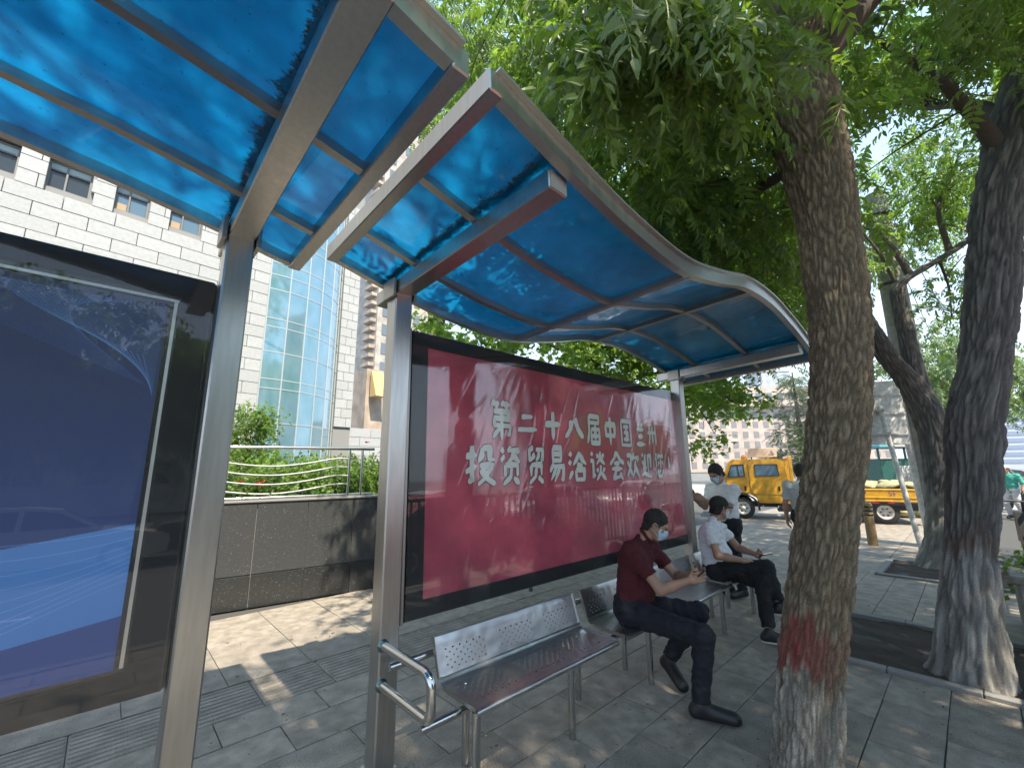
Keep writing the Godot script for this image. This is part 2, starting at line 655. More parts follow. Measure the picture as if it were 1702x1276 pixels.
# what is left of a slab beside the tree pits: [x0, x1, z0, z1] pieces
func slab_pieces(x0: float, x1: float, z0: float, z1: float) -> Array:
	var list := [[x0, x1, z0, z1]]
	for p in PITS:
		var a: float = p[0] - 0.045
		var b: float = p[1] + 0.045
		var c: float = p[2] - 0.045
		var d: float = p[3] + 0.045
		var nxt := []
		for r in list:
			if r[1] <= a or r[0] >= b or r[3] <= c or r[2] >= d:
				nxt.append(r)
				continue
			if r[0] < a:
				nxt.append([r[0], a, r[2], r[3]])
			if r[1] > b:
				nxt.append([b, r[1], r[2], r[3]])
			if r[2] < c:
				nxt.append([maxf(r[0], a), minf(r[1], b), r[2], c])
			if r[3] > d:
				nxt.append([maxf(r[0], a), minf(r[1], b), d, r[3]])
		list = nxt
	return list.filter(func(r: Array) -> bool: return r[1] - r[0] > 0.03 and r[3] - r[2] > 0.03)


func make_ground() -> void:
	var s := ST()
	box(s, Vector3(0, -0.7, 0), Vector3(2400, 1.0, 2400))
	struct("ground", s, M.ground)
	# the pavement: bed, then the slabs one by one
	s = ST()
	box(s, Vector3(5.0, -0.11, -20.0), Vector3(90, 0.19, 42.0))
	var pave := struct("pavement", s, M.mortar)
	# slab grids: [x0, x1, z0, z1, length, width, bond]
	var slab_mesh := {}
	var far_s := ST()
	var count := 0
	for g in [[-0.9, 8.9, -3.70, 0.99, 0.642, 0.335, 0.5], [-0.4, 9.5, -6.45, -4.22, 0.622, 0.93, 0.0]]:
		var row := 0
		var z: float = g[2]
		z = g[3] if g[6] == 0.0 else -3.70
		var nrow := int(round((g[3] - g[2]) / g[5]))
		for ri in nrow:
			var za: float = (g[2] + ri * g[5]) if g[6] > 0.0 else (g[3] - (ri + 1) * g[5])
			var shift: float = (ri % 2) * g[6] * g[4] + (0.73 - 0.642 * 3 if g[6] > 0.0 else 0.914 - 0.622 * 3)
			var x := shift
			while x < g[1]:
				var xa := x
				x += g[4]
				if xa < g[0]:
					continue
				# below the frame's edge the slabs are joined into one mesh
				var below: bool = g[6] > 0.0 and za > -2.0 and xa < 0.9 + (za + 2.0) * 1.1
				for pc in slab_pieces(xa, xa + g[4], za, za + g[5]):
					var sz := Vector3(pc[1] - pc[0] - rng.randf_range(0.004, 0.008), 0.03, pc[3] - pc[2] - rng.randf_range(0.004, 0.008))
					var c := Vector3((pc[0] + pc[1]) * 0.5, -0.015 + rng.randf_range(-0.0018, 0.0012), (pc[2] + pc[3]) * 0.5)
					var b := Basis.from_euler(Vector3(rng.randf_range(-0.004, 0.004), rng.randf_range(-0.003, 0.003), rng.randf_range(-0.003, 0.003)))
					if xa < 6.6 and count < 255 and not below:
						count += 1
						var ps := ST()
						box(ps, Vector3.ZERO, sz, Basis.IDENTITY, 0.003)
						var o := obj("paving_stone", ps, M.slab[rng.randi() % 5], pave)
						o.transform = Transform3D(b, c)
					else:
						box(far_s, c, sz, b, 0.003)
	# ribbed guide tiles for the blind
	for k in 22:
		var x0 := 1.05 - 0.505 * 4 + k * 0.505
		var ts := far_s if k > 12 else ST()
		box(ts, Vector3(x0 + 0.2525, -0.018, -3.96), Vector3(0.499, 0.02, 0.512), Basis.IDENTITY, 0.003)
		for j in 9:
			var zc := -4.19 + 0.0575 * j
			box(ts, Vector3(x0 + 0.2525, -0.0075, zc), Vector3(0.485, 0.012, 0.036), Basis.IDENTITY, 0.005)
		if k <= 12:
			obj("guide_tile", ts, M.slab[[1, 3, 1, 0, 3][k % 5]], pave)
	# the far rows, too small to pick apart
	for ri in 9:
		for ci in 16:
			var xa := 9.0 + ci * 0.8 + (ri % 2) * 0.4
			var za := -5.6 + ri * 0.62
			for pc in slab_pieces(xa, xa + 0.8, za, za + 0.62):
				box(far_s, Vector3((pc[0] + pc[1]) * 0.5, -0.013 + rng.randf_range(-0.002, 0.002), (pc[2] + pc[3]) * 0.5), Vector3(pc[1] - pc[0] - 0.01, 0.022, pc[3] - pc[2] - 0.01), Basis.IDENTITY, 0.003)
	var fo := obj("far_paving", far_s, M.slab[2], pave)
	fo.set_meta("kind", "stuff")
	# pale open square behind, where the lorry stands
	s = ST()
	box(s, Vector3(31.4, -0.012, -16.0), Vector3(19.0, 0.02, 34.0))
	struct("plaza", s, M.plaza)
	# tree pits: soil, with a low stone rim
	for p in PITS:
		s = ST(true)
		var nz := FastNoiseLite.new()
		nz.seed = 3
		nz.frequency = 1.6
		var nx := 26
		var H := func(i: int, j: int) -> Vector3:
			var x: float = lerpf(p[0], p[1], i / float(nx))
			var z: float = lerpf(p[2], p[3], j / float(nx))
			return Vector3(x, -0.006 + 0.028 * nz.get_noise_2d(x * 2.0, z * 2.0) + 0.01 * nz.get_noise_2d(x * 9.0, z * 9.0), z)
		for i in nx:
			for j in nx:
				q(s, H.call(i, j + 1), H.call(i + 1, j + 1), H.call(i + 1, j), H.call(i, j))
		struct("soil", s, M.soil)
		for side in [[p[0], p[2], p[0], p[3]], [p[1], p[2], p[1], p[3]], [p[0], p[2], p[1], p[2]], [p[0], p[3], p[1], p[3]]]:
			var a := Vector3(side[0], 0.0, side[1])
			var b := Vector3(side[2], 0.0, side[3])
			var n := 3
			for k in n:
				s = ST()
				bar(s, a.lerp(b, (k + 0.006) / n) + Vector3(0, 0.004, 0), a.lerp(b, (k + 0.994) / n) + Vector3(0, 0.004, 0), 0.09, 0.05, Vector3.UP, 0.006)
				obj("rim_stone", s, M.kerb, pave)
	# kerb and street
	s = ST()
	box(s, Vector3(10, -0.195, 10.2), Vector3(160, 0.03, 18.0))
	struct("road", s, M.asphalt)
	for k in 12:
		s = ST()
		box(s, Vector3(-6.0 + k * 2.0 + 1.0, -0.09, 1.09), Vector3(1.985, 0.19, 0.16), Basis.IDENTITY, 0.012)
		struct("kerb", s, M.kerb)
	for zc in [4.6, 8.0]:
		s = ST()
		for k in 14:
			box(s, Vector3(-20.0 + k * 6.0, -0.177, zc), Vector3(3.0, 0.006, 0.14))
		struct("road_markings", s, M.paint_white)
	# fallen leaves on the slabs
	s = ST()
	for k in 330:
		var x := rng.randf_range(0.8, 7.5)
		var z := rng.randf_range(-5.8, 0.6)
		leaf_quad(s, Vector3(x, 0.006, z), Basis.from_euler(Vector3(rng.randf_range(-0.3, 0.3), rng.randf() * TAU, rng.randf_range(-0.3, 0.3))), rng.randf_range(0.015, 0.05), rng.randf_range(0.007, 0.018))
	var fl := obj("fallen_leaves", s, mat(0.16, 0.13, 0.05, 0.8))
	fl.set_meta("kind", "stuff")


func leaf_quad(s: SurfaceTool, p: Vector3, b: Basis, l: float, w: float, fold := 0.25) -> void:
	var base := p
	var tip := p + b * Vector3(l, -l * 0.08, 0)
	var mid := p + b * Vector3(l * 0.42, -w * fold * 0.5, 0)
	var le := p + b * Vector3(l * 0.42, w * fold, -w * 0.5)
	var ri := p + b * Vector3(l * 0.42, w * fold, w * 0.5)
	tri(s, base, mid, le)
	tri(s, le, mid, tip)
	tri(s, base, ri, mid)
	tri(s, mid, ri, tip)


# ============================================================ granite wall with its railing, and the planted bed behind
func make_garden_wall() -> void:
	var a := Vector3(0.95, 0, -6.371)
	var dir := Vector3(1.0, 0, 0.159).normalized()
	var ang := -atan2(dir.z, dir.x)
	var w := thing("garden_wall", "low dark speckled granite wall behind the shelters, topped by a steel rail", "wall", a, ang)
	var s := ST()
	box(s, Vector3(3.0, 0.62, -0.16), Vector3(12.0, 1.24, 0.24))
	obj("core", s, M.stone_core, w)
	for k in 18:
		var x := -2.43 + 0.5905 * k
		s = ST()
		box(s, Vector3(x + 0.295, 0.82, -0.02), Vector3(0.584, 0.862, 0.04), Basis.IDENTITY, 0.003)
		obj("granite_panel", s, M.granite, w)
		s = ST()
		box(s, Vector3(x + 0.295, 0.193, -0.012), Vector3(0.584, 0.376, 0.05), Basis.IDENTITY, 0.003)
		obj("base_panel", s, M.granite_low, w)
	s = ST()
	box(s, Vector3(3.0, 1.262, -0.14), Vector3(12.1, 0.028, 0.32), Basis.IDENTITY, 0.006)
	obj("coping", s, M.kerb, w)
	var r := thing("wave_railing", "stainless railing of wavy rods on the granite wall", "railing", a, ang)
	s = ST()
	tube(s, [Vector3(-2.0, 1.94, -0.05), Vector3(1.97, 1.945, -0.05)], 0.022, 12)
	obj("top_rail", s, M.steel_shine, r)
	s = ST()
	tube(s, [Vector3(-2.0, 1.30, -0.05), Vector3(1.97, 1.30, -0.05)], 0.018, 10)
	obj("bottom_rail", s, M.steel_shine, r)
	for x in [-1.95, 0.02, 1.62, 1.80]:
		s = ST()
		tube(s, [Vector3(x, 1.275, -0.05), Vector3(x, 1.94, -0.05)], 0.018, 10)
		obj("post", s, M.steel_shine, r)
	for k in 4:
		var p := []
		var y0 := 1.42 + 0.118 * k
		for i in 41:
			var x := -1.95 + i * (3.57 / 40.0)
			p.append(Vector3(x, y0 - 0.075 * sin((x - 0.05) / 1.6 * TAU * 0.62 + 0.15) * smoothstep(1.7, 1.2, x) + 0.02 * smoothstep(1.2, 1.6, x), -0.05))
		s = ST()
		tube(s, p, 0.011, 8)
		obj("wavy_rod", s, M.rod, r)
	# earth of the bed
	s = ST()
	box(s, Vector3(3.0, 0.5, -9.6), Vector3(16, 1.4, 5.6))
	struct("planting_bed", s, M.soil)


# ============================================================ the white building
func make_white_building() -> void:
	var o := Vector3(0, 0, -13.0)
	var w := thing("white_office_building", "white stone-clad office building with a curved blue glass bay", "building", o, deg_to_rad(6.0))
	var s := ST()
	# core walls with openings left at the three windows
	var wins := [[-3.98, -3.28], [-2.88, -2.18], [-1.76, -1.06], [-0.655, -0.02], [0.39, 1.075]]
	box(s, Vector3(-5.6, 3.9, -0.45), Vector3(17.0, 7.8, 0.6))
	box(s, Vector3(-5.6, 15.8, -0.45), Vector3(17.0, 14.5, 0.6))
	var last := -14.1
	for g in wins:
		box(s, Vector3((last + g[0]) * 0.5, 8.175, -0.45), Vector3(g[0] - last, 0.752, 0.6))
		last = g[1]
	box(s, Vector3((last + 2.9) * 0.5, 8.175, -0.45), Vector3(2.9 - last, 0.752, 0.6))
	box(s, Vector3(-5.6, 11.5, -6.6), Vector3(17.0, 23.0, 11.0))
	obj("wall", s, M.stone_core, w)
	# stone blocks, laid in courses
	var meshes := {}
	for row in 28:
		var y0 := 1.428 + 0.327 * row
		var x := -4.45 + (0.0 if row % 2 else 0.43)
		var ends := []
		while x < 2.8:
			var xb := minf(x + 0.86, 2.84)
			ends.append([x, xb])
			x += 0.86
		for e in ends:
			var cuts := [[e[0], e[1]]]
			if y0 > 7.6 and y0 < 8.5:
				for g in wins:
					var nxt := []
					for c in cuts:
						if g[1] <= c[0] or g[0] >= c[1]:
							nxt.append(c)
						else:
							if g[0] - c[0] > 0.03:
								nxt.append([c[0], g[0]])
							if c[1] - g[1] > 0.03:
								nxt.append([g[1], c[1]])
					cuts = nxt
			for c in cuts:
				if c[1] - c[0] < 0.05:
					continue
				s = ST()
				box(s, Vector3((c[0] + c[1]) * 0.5, y0 + 0.1635, -0.10 + rng.randf_range(-0.003, 0.003)), Vector3(c[1] - c[0] - 0.012, 0.315, 0.1), Basis.IDENTITY, 0.006)
				obj("stone_block", s, M.stone[rng.randi() % 3], w)
	# windows
	for i in wins.size():
		var g: Array = wins[i]
		var x0: float = g[0]
		var x1: float = g[1]
		s = ST()
		for e in [[x0, x0 + 0.035], [x1 - 0.035, x1], [lerpf(x0, x1, 0.42) - 0.016, lerpf(x0, x1, 0.42) + 0.016]]:
			box(s, Vector3((e[0] + e[1]) * 0.5, 8.17, -0.30), Vector3(e[1] - e[0], 0.66, 0.05))
		for y in [7.855, 8.31, 8.49]:
			box(s, Vector3((x0 + x1) * 0.5, y, -0.302), Vector3(x1 - x0, 0.035, 0.046))
		var f := obj("window", s, M.window_frame, w)
		s = ST()
		box(s, Vector3((x0 + x1) * 0.5, 8.17, -0.33), Vector3(x1 - x0, 0.66, 0.012))
		obj("pane", s, M.win_dark if i < 3 else M.win_blue, f)
		s = ST()
		box(s, Vector3((x0 + x1) * 0.5, 8.40, -0.316), Vector3(x1 - x0 - 0.07, 0.16, 0.02))
		obj("blind", s, M.win_pale, f)
		if i >= 3:
			s = ST()
			box(s, Vector3(lerpf(x0, x1, 0.2), 7.96, -0.318), Vector3((x1 - x0) * 0.34, 0.19, 0.008))
			obj("curtain", s, M.win_tan, f)
	# curved glass bay: a many-sided drum, pane by pane
	var cp := []
	var p := Vector2(2.84, -0.05)
	var head := -6.0
	for k in 8:
		cp.append(p)
		p += Vector2(cos(deg_to_rad(head)), -sin(deg_to_rad(head))) * 0.56
		head += 12.5
	var levels := [0.6, 2.95, 3.93, 4.2, 5.0, 5.75, 6.0, 6.9, 7.36, 7.75, 8.5, 8.8, 9.7, 10.6, 11.5, 12.4]
	s = ST()
	for k in 7:
		var a: Vector2 = cp[k]
		var b: Vector2 = cp[k + 1]
		var back := Vector3(0, 0, -0.35)
		q(s, Vector3(a.x, 0.6, a.y) + back, Vector3(b.x, 0.6, b.y) + back, Vector3(b.x, 13, b.y) + back, Vector3(a.x, 13, a.y) + back)
	obj("curtains", s, M.curtain, w)
	for k in 7:
		var a: Vector2 = cp[k]
		var b: Vector2 = cp[k + 1]
		var d := (b - a).normalized()
		var ba := Basis(Vector3(d.x, 0, d.y), Vector3.UP, Vector3(-d.y, 0, d.x))
		for j in levels.size() - 1:
			s = ST()
			var y0: float = levels[j]
			var y1: float = levels[j + 1]
			box(s, Vector3((a.x + b.x) * 0.5, (y0 + y1) * 0.5, (a.y + b.y) * 0.5), Vector3(0.53, y1 - y0 - 0.03, 0.014), ba * Basis.from_euler(Vector3(rng.randf_range(-0.006, 0.006), rng.randf_range(-0.006, 0.006), 0)))
			obj("glass_pane", s, M.facade_glass, w)
		for j in levels.size():
			s = ST()
			bar(s, Vector3(a.x, levels[j], a.y), Vector3(b.x, levels[j], b.y), 0.03, 0.028)
			obj("transom", s, M.mullion, w)
	for k in 8:
		s = ST()
		bar(s, Vector3(cp[k].x, 0.6, cp[k].y), Vector3(cp[k].x, 13, cp[k].y), 0.035, 0.05, Vector3(0, 0, 1))
		obj("mullion", s, M.mullion, w)
	# stone pier to the right of the bay
	s = ST()
	box(s, Vector3(6.0, 6.7, -1.65), Vector3(0.62, 13.4, 0.7))
	obj("pier", s, M.stone_core, w)
	for row in 26:
		var cutx := 5.69 + (0.22 if row % 2 else 0.42)
		for e in [[5.68, cutx], [cutx, 6.32]]:
			s = ST()
			box(s, Vector3((e[0] + e[1]) * 0.5, 3.1 + 0.327 * row + 0.16, -1.27), Vector3(e[1] - e[0] - 0.012, 0.315, 0.06), Basis.IDENTITY, 0.006)
			obj("stone_block", s, M.stone[rng.randi() % 3], w)
	# low stone wall running on to the right
	var lw := thing("low_stone_wall", "low pale stone wall running right from the white building's pier", "wall", o, deg_to_rad(6.0))
	s = ST()
	box(s, Vector3(8.3, 1.45, -1.6), Vector3(5.0, 2.9, 0.4))
	obj("core", s, M.stone_core, lw)
	for row in 4:
		for k in 4:
			s = ST()
			box(s, Vector3(6.32 + 0.86 * k + (0.0 if row % 2 else 0.43), 2.95 - 0.327 * row, -1.38), Vector3(0.848, 0.315, 0.06), Basis.IDENTITY, 0.006)
			obj("stone_block", s, M.stone[rng.randi() % 3], lw)


# ============================================================ buildings far behind
# a block that stands on base (its front left ground corner), its front running along dir; rows of windows on the front and the left side
func far_block(called: String, label: String, base: Vector3, ang: float, size: Vector3, rows: int, cols: int, side_cols: int, wm: Vector2, wall: Material, glass: Material, y0 := 2.0, group := "") -> Node3D:
	var w := thing(called, label, "building", base, ang, group)
	var s := ST()
	box(s, Vector3(size.x * 0.5, size.y * 0.5, -size.z * 0.5), size)
	obj("wall", s, wall, w)
	s = ST()
	box(s, Vector3(size.x * 0.5, size.y + 0.4, -size.z * 0.5), Vector3(size.x + 0.8, 0.8, size.z + 0.8))
	obj("roof", s, wall, w)
	var ws := ST()
	box(ws, Vector3.ZERO, Vector3(wm.x, wm.y, 0.16))
	ws.generate_normals()
	var wmesh := ws.commit()
	var dy := (size.y - y0 - 0.6) / rows
	var n := 0
	for r in rows:
		for c in cols:
			if n > 290:
				break
			n += 1
			var o := mesh_obj("window", wmesh, glass, w)
			o.position = Vector3((c + 0.5) * size.x / cols, y0 + (r + 0.5) * dy, 0.0)
		for c in side_cols:
			if n > 290:
				break
			n += 1
			var o := mesh_obj("window", wmesh, glass, w)
			o.position = Vector3(0.0, y0 + (r + 0.5) * dy, -(c + 0.5) * size.z / side_cols)
			o.rotation.y = PI / 2
	return w


func make_far_buildings() -> void:
	var beige := grain(mat(0.50, 0.45, 0.39, 0.85), M.blotch, Vector3.ONE * 0.1)
	var tan := grain(mat(0.52, 0.42, 0.33, 0.85), M.blotch, Vector3.ONE * 0.1)
	var pink := grain(mat(0.60, 0.49, 0.42, 0.85), M.blotch, Vector3.ONE * 0.06)
	var pale := grain(mat(0.55, 0.60, 0.66, 0.8), M.blotch, Vector3.ONE * 0.05)
	var glassy := mat(0.12, 0.15, 0.18, 0.15)
	# beige tower seen over the gap between the two roofs
	var t := far_block("beige_tower", "tall beige tower with dark windows seen between the two shelter roofs", Vector3(26.6, 0, -57.4), deg_to_rad(4), Vector3(11, 74, 14), 22, 4, 0, Vector2(1.1, 1.7), beige, glassy, 9.0)
	for r in 52:
		var s := ST()
		box(s, Vector3(-0.45, 3.2 + 1.35 * r, -1.5), Vector3(0.9, 0.5, 2.4))
		obj("balcony", s, tan, t)
	var aw := thing("yellow_awning", "ochre sloping awning on the beige building left of the post", "awning", Vector3(13.15, 6.75, -28.9), deg_to_rad(4))
	var s := ST()
	prism(s, PackedVector2Array([Vector2(0, 0), Vector2(0.9, 0), Vector2(0.12, 1.9), Vector2(0, 1.9)]), -0.9, 0.0, Transform3D(Basis(Vector3(0, 0, 1), Vector3.UP, Vector3(-1, 0, 0)), Vector3.ZERO))
	obj("canopy", s, mat(0.62, 0.42, 0.16, 0.8), aw)
	s = ST()
	box(s, Vector3(0.9, -2.6, -1.2), Vector3(2.2, 9.4, 2.0))
	obj("wall_panel", s, tan, aw)
	far_block("hazy_tower", "small hazy blue-grey tower low between the white building and the beige one", Vector3(48.2, 0, -119.5), deg_to_rad(10), Vector3(9, 25, 9), 9, 4, 0, Vector2(1.4, 1.3), pale, glassy, 3.0)
	# pink stone building beyond the lorry
	far_block("pink_stone_building", "long pinkish stone office building with rows of windows beyond the lorry", Vector3(116.0, 0, -56.0), deg_to_rad(-42), Vector3(62, 18.0, 20), 6, 20, 0, Vector2(1.5, 1.7), pink, mat(0.2, 0.19, 0.19, 0.3), 0.5)
	s = ST()
	box(s, Vector3(24, 21.0, -4), Vector3(30, 5.6, 12))
	box(s, Vector3(5, 20.0, -4), Vector3(7, 3.4, 8))
	var ub: Node3D = get_node("pink_stone_building")
	obj("upper_storey", s, pink, ub)
	for k in 9:
		s = ST()
		box(s, Vector3(11.5 + k * 3.1, 21.0, 2.05), Vector3(1.4, 1.9, 0.2))
		obj("window", s, glassy, ub)
	far_block("red_white_tower", "white apartment tower with a red edge behind the pink building's left end", Vector3(146.0, 0, -67.0), deg_to_rad(-40), Vector3(11, 31, 10), 10, 4, 2, Vector2(1.6, 1.2), grain(mat(0.68, 0.62, 0.56, 0.8), M.blotch, Vector3.ONE * 0.1), mat(0.18, 0.22, 0.2, 0.3), 3.0)
	s = ST()
	box(s, Vector3(0.9, 15.5, 0.1), Vector3(1.8, 31, 0.6))
	obj("red_strip", s, mat(0.55, 0.2, 0.15, 0.8), get_node("red_white_tower"))
	far_block("pale_blue_tower", "pale blue high-rise showing between leaves above the lorry", Vector3(223.0, 0, -64.0), deg_to_rad(-45), Vector3(15, 46, 12), 16, 5, 0, Vector2(1.7, 1.5), pale, mat(0.32, 0.38, 0.46, 0.2), 3.0)
	# far down the street on the right
	far_block("striped_glass_block", "pale blue office block of striped storeys at the right edge", Vector3(120.0, 0, -3.5), deg_to_rad(-75), Vector3(26, 11.0, 12), 7, 2, 0, Vector2(12.0, 0.7), mat(0.55, 0.58, 0.66, 0.7), mat(0.3, 0.36, 0.48, 0.2), 1.5)
	far_block("slanted_tower", "thin hazy blue tower rising over the far trees at right", Vector3(260.0, 0, 3.0), deg_to_rad(-75), Vector3(9, 36, 10), 12, 2, 0, Vector2(3.4, 1.2), mat(0.42, 0.50, 0.60, 0.5), mat(0.26, 0.34, 0.46, 0.2), 2.0)


const RX := [0.60, 0.88, 1.33, 1.8, 2.45, 3.0, 3.6, 4.3, 5.0, 5.4, 5.85, 6.1]
const RY := [3.16, 3.075, 2.965, 2.875, 2.835, 2.93, 3.07, 3.105, 3.03, 2.955, 2.86, 2.80]


func roof_y(x: float, z: float) -> float:
	var i := 1
	while i < RX.size() - 3 and x > RX[i + 1]:
		i += 1
	var t: float = (x - RX[i]) / (RX[i + 1] - RX[i])
	var y := cubic_interpolate(RY[i], RY[i + 1], RY[i - 1], RY[i + 2], t)
	return y + 0.035 * (z + 1.84) / 0.81


# the roof is one S-shaped sheet of blue panes on steel, on two posts
func make_shelter(called: String, label: String, dx: float, dy: float, z0: float, z1: float, right_post: float) -> Node3D:
	var w := thing(called, label, "bus shelter", Vector3(dx, dy, 0), 0.0, "bus shelters in a row")
	var xa := 0.905
	var xb := 5.85
	var beams := [1.33, right_post]
	var ribs := [2.555, 3.77]
	var zs := [z0, -2.25, -1.64, z1]
	var s: SurfaceTool
	# posts
	for x in beams:
		s = ST()
		var top := roof_y(x, -2.53) - 0.06
		box(s, Vector3(x, (top - dy) * 0.5, -2.53), Vector3(0.125, top + dy, 0.125), Basis.IDENTITY, 0.008)
		var post := obj("post", s, M.steel, w)
		s = ST()
		box(s, Vector3(x, 0.006 - dy, -2.53), Vector3(0.15, 0.012, 0.15), Basis.IDENTITY, 0.003)
		obj("base_plate", s, M.steel_dull, post)
		# small clamp plates at the top
		s = ST()
		for e in [-1, 1]:
			box(s, Vector3(x + e * 0.078, top - 0.03, -2.53), Vector3(0.022, 0.13, 0.15), Basis.IDENTITY, 0.003)
		obj("clamp", s, M.steel_dull, post)
	# cross beams over the posts
	for x in beams:
		s = ST()
		var p0 := Vector3(x, roof_y(x, z0) - 0.082, z0 - 0.12)
		var p1 := Vector3(x, roof_y(x, z1) - 0.082 + dy * 0.4, z1 - 0.04 + dy * 1.2)
		bar(s, p0, p1, 0.12, 0.10, Vector3.UP, 0.006)
		obj("roof_beam", s, M.steel, w)
		s = ST()
		bar(s, p1, p1 + Vector3(0, 0, 0.004), 0.112, 0.092)
		obj("end_cap", s, M.alu, w)
	# long rails following the curve
	for k in 4:
		var pts := []
		for i in 41:
			var x := lerpf(xa, xb, i / 40.0)
			pts.append(Vector3(x, roof_y(x, zs[k]) - (0.0 if k in [0, 3] else 0.012), zs[k]))
		s = ST()
		if k in [0, 3]:
			sweep_rect(s, pts, 0.05, 0.085)
		else:
			sweep_rect(s, pts, 0.045, 0.042)
		obj("edge_rail" if k in [0, 3] else "long_rail", s, M.steel if k in [0, 3] else M.steel_dull, w)
	# a bright capping strip on the street edge
	var cp := []
	for i in 41:
		var x := lerpf(xa, xb, i / 40.0)
		cp.append(Vector3(x, roof_y(x, z1) + 0.049, z1 + 0.012))
	s = ST()
	sweep_rect(s, cp, 0.07, 0.012)
	obj("capping_strip", s, M.alu, w)
	# ends and thin cross ribs
	for x in [xa, xb]:
		s = ST()
		bar(s, Vector3(x, roof_y(x, z0) + 0.0, z0 - 0.024), Vector3(x, roof_y(x, z1) + 0.0, z1 + 0.024), 0.07, 0.105, Vector3.UP, 0.006)
		obj("end_rail", s, M.steel, w)
	for x in ribs:
		s = ST()
		bar(s, Vector3(x, roof_y(x, z0) - 0.02, z0), Vector3(x, roof_y(x, z1) - 0.02, z1), 0.045, 0.045)
		obj("cross_rib", s, M.steel_dull, w)
	# panes
	var xs := [xa + 0.03, 1.33, 2.555, 3.77, right_post, xb - 0.03]
	for i in 5:
		for k in 3:
			s = ST(true)
			for j in 10:
				var a := lerpf(xs[i], xs[i + 1], j / 10.0)
				var b := lerpf(xs[i], xs[i + 1], (j + 1) / 10.0)
				for m in 2:
					var za := lerpf(zs[k], zs[k + 1], m / 2.0)
					var zb := lerpf(zs[k], zs[k + 1], (m + 1) / 2.0)
					q(s, Vector3(a, roof_y(a, zb) + 0.012, zb), Vector3(b, roof_y(b, zb) + 0.012, zb), Vector3(b, roof_y(b, za) + 0.012, za), Vector3(a, roof_y(a, za) + 0.012, za))
			obj("roof_pane", s, M.blue, w)
	# litter that gathered along the beams on top
	s = ST()
	var lit := FastNoiseLite.new()
	lit.frequency = 1.0
	for x in beams:
		for k in 2600:
			var z := lerpf(z0 + 0.05, z1 - 0.05, rng.randf())
			var off: float = absf(rng.randfn(0.0, 0.022)) * clampf(0.75 + 1.3 * lit.get_noise_1d(z * 1.7 + 5.0), 0.15, 1.6) + 0.045 + 0.02 * lit.get_noise_1d(z * 4.5)
			var xx: float = x - off
			leaf_quad(s, Vector3(xx, roof_y(xx, z) + 0.0145 + rng.randf() * 0.004, z), Basis.from_euler(Vector3(0, rng.randf() * TAU, 0)), rng.randf_range(0.012, 0.045), rng.randf_range(0.003, 0.008), 0.0)
	var o := obj("leaf_litter", s, M.twig, w)
	o.set_meta("kind", "stuff")
	return w


func make_shelters() -> void:
	make_shelter("bus_shelter", "curved blue-roofed steel bus shelter over the red poster and the bench", 0.0, 0.0, -2.65, -1.055, 5.40)
	make_shelter("bus_shelter", "blue-roofed steel bus shelter at left over the blue poster", -5.165, 0.08, -2.65, -0.98, 5.535)


# ============================================================ light boxes with posters
func make_lightbox(called: String, label: String, x0: float, x1: float) -> Node3D:
	var w := thing(called, label, "poster case", Vector3(0, 0.715, -2.565), 0.0, "poster cases between the shelter posts")
	w.rotation.x = -deg_to_rad(0.9)
	var hgt := 1.90
	var s := ST()
	# housing behind, black border as four bars around the poster
	box(s, Vector3((x0 + x1) * 0.5, hgt * 0.5, -0.02), Vector3(x1 - x0, hgt, 0.09), Basis.IDENTITY, 0.012)
	obj("housing", s, M.black, w)
	var bx := 0.14
	var by := 0.115
	for r in [[x0 + 0.02, x0 + bx, 0.01, hgt - 0.01], [x1 - bx, x1 - 0.02, 0.01, hgt - 0.01], [x0 + bx, x1 - bx, 0.01, by], [x0 + bx, x1 - bx, hgt - by, hgt - 0.01]]:
		s = ST()
		box(s, Vector3((r[0] + r[1]) * 0.5, (r[2] + r[3]) * 0.5, 0.034), Vector3(r[1] - r[0], r[3] - r[2], 0.016))
		obj("border", s, M.frame_black, w)
	# steel strips at the ends
	for x in [x0 - 0.012, x1 + 0.012]:
		s = ST()
		box(s, Vector3(x, hgt * 0.5, 0.0), Vector3(0.022, hgt, 0.11), Basis.IDENTITY, 0.003)
		obj("side_strip", s, M.steel_dull, w)
	# little lock below
	s = ST()
	box(s, Vector3(lerpf(x0, x1, 0.28), -0.012, 0.02), Vector3(0.03, 0.03, 0.02), Basis.IDENTITY, 0.004)
	obj("lock", s, M.dark_metal, w)
	s = ST()
	quv(s, [Vector3(x0 + 0.004, 0.004, 0.058), Vector3(x1 - 0.004, 0.004, 0.058), Vector3(x1 - 0.004, hgt - 0.004, 0.058), Vector3(x0 + 0.004, hgt - 0.004, 0.058)], [Vector2(0, 1), Vector2(1, 1), Vector2(1, 0), Vector2(0, 0)])
	obj("glass", s, M.pane, w)
	return w


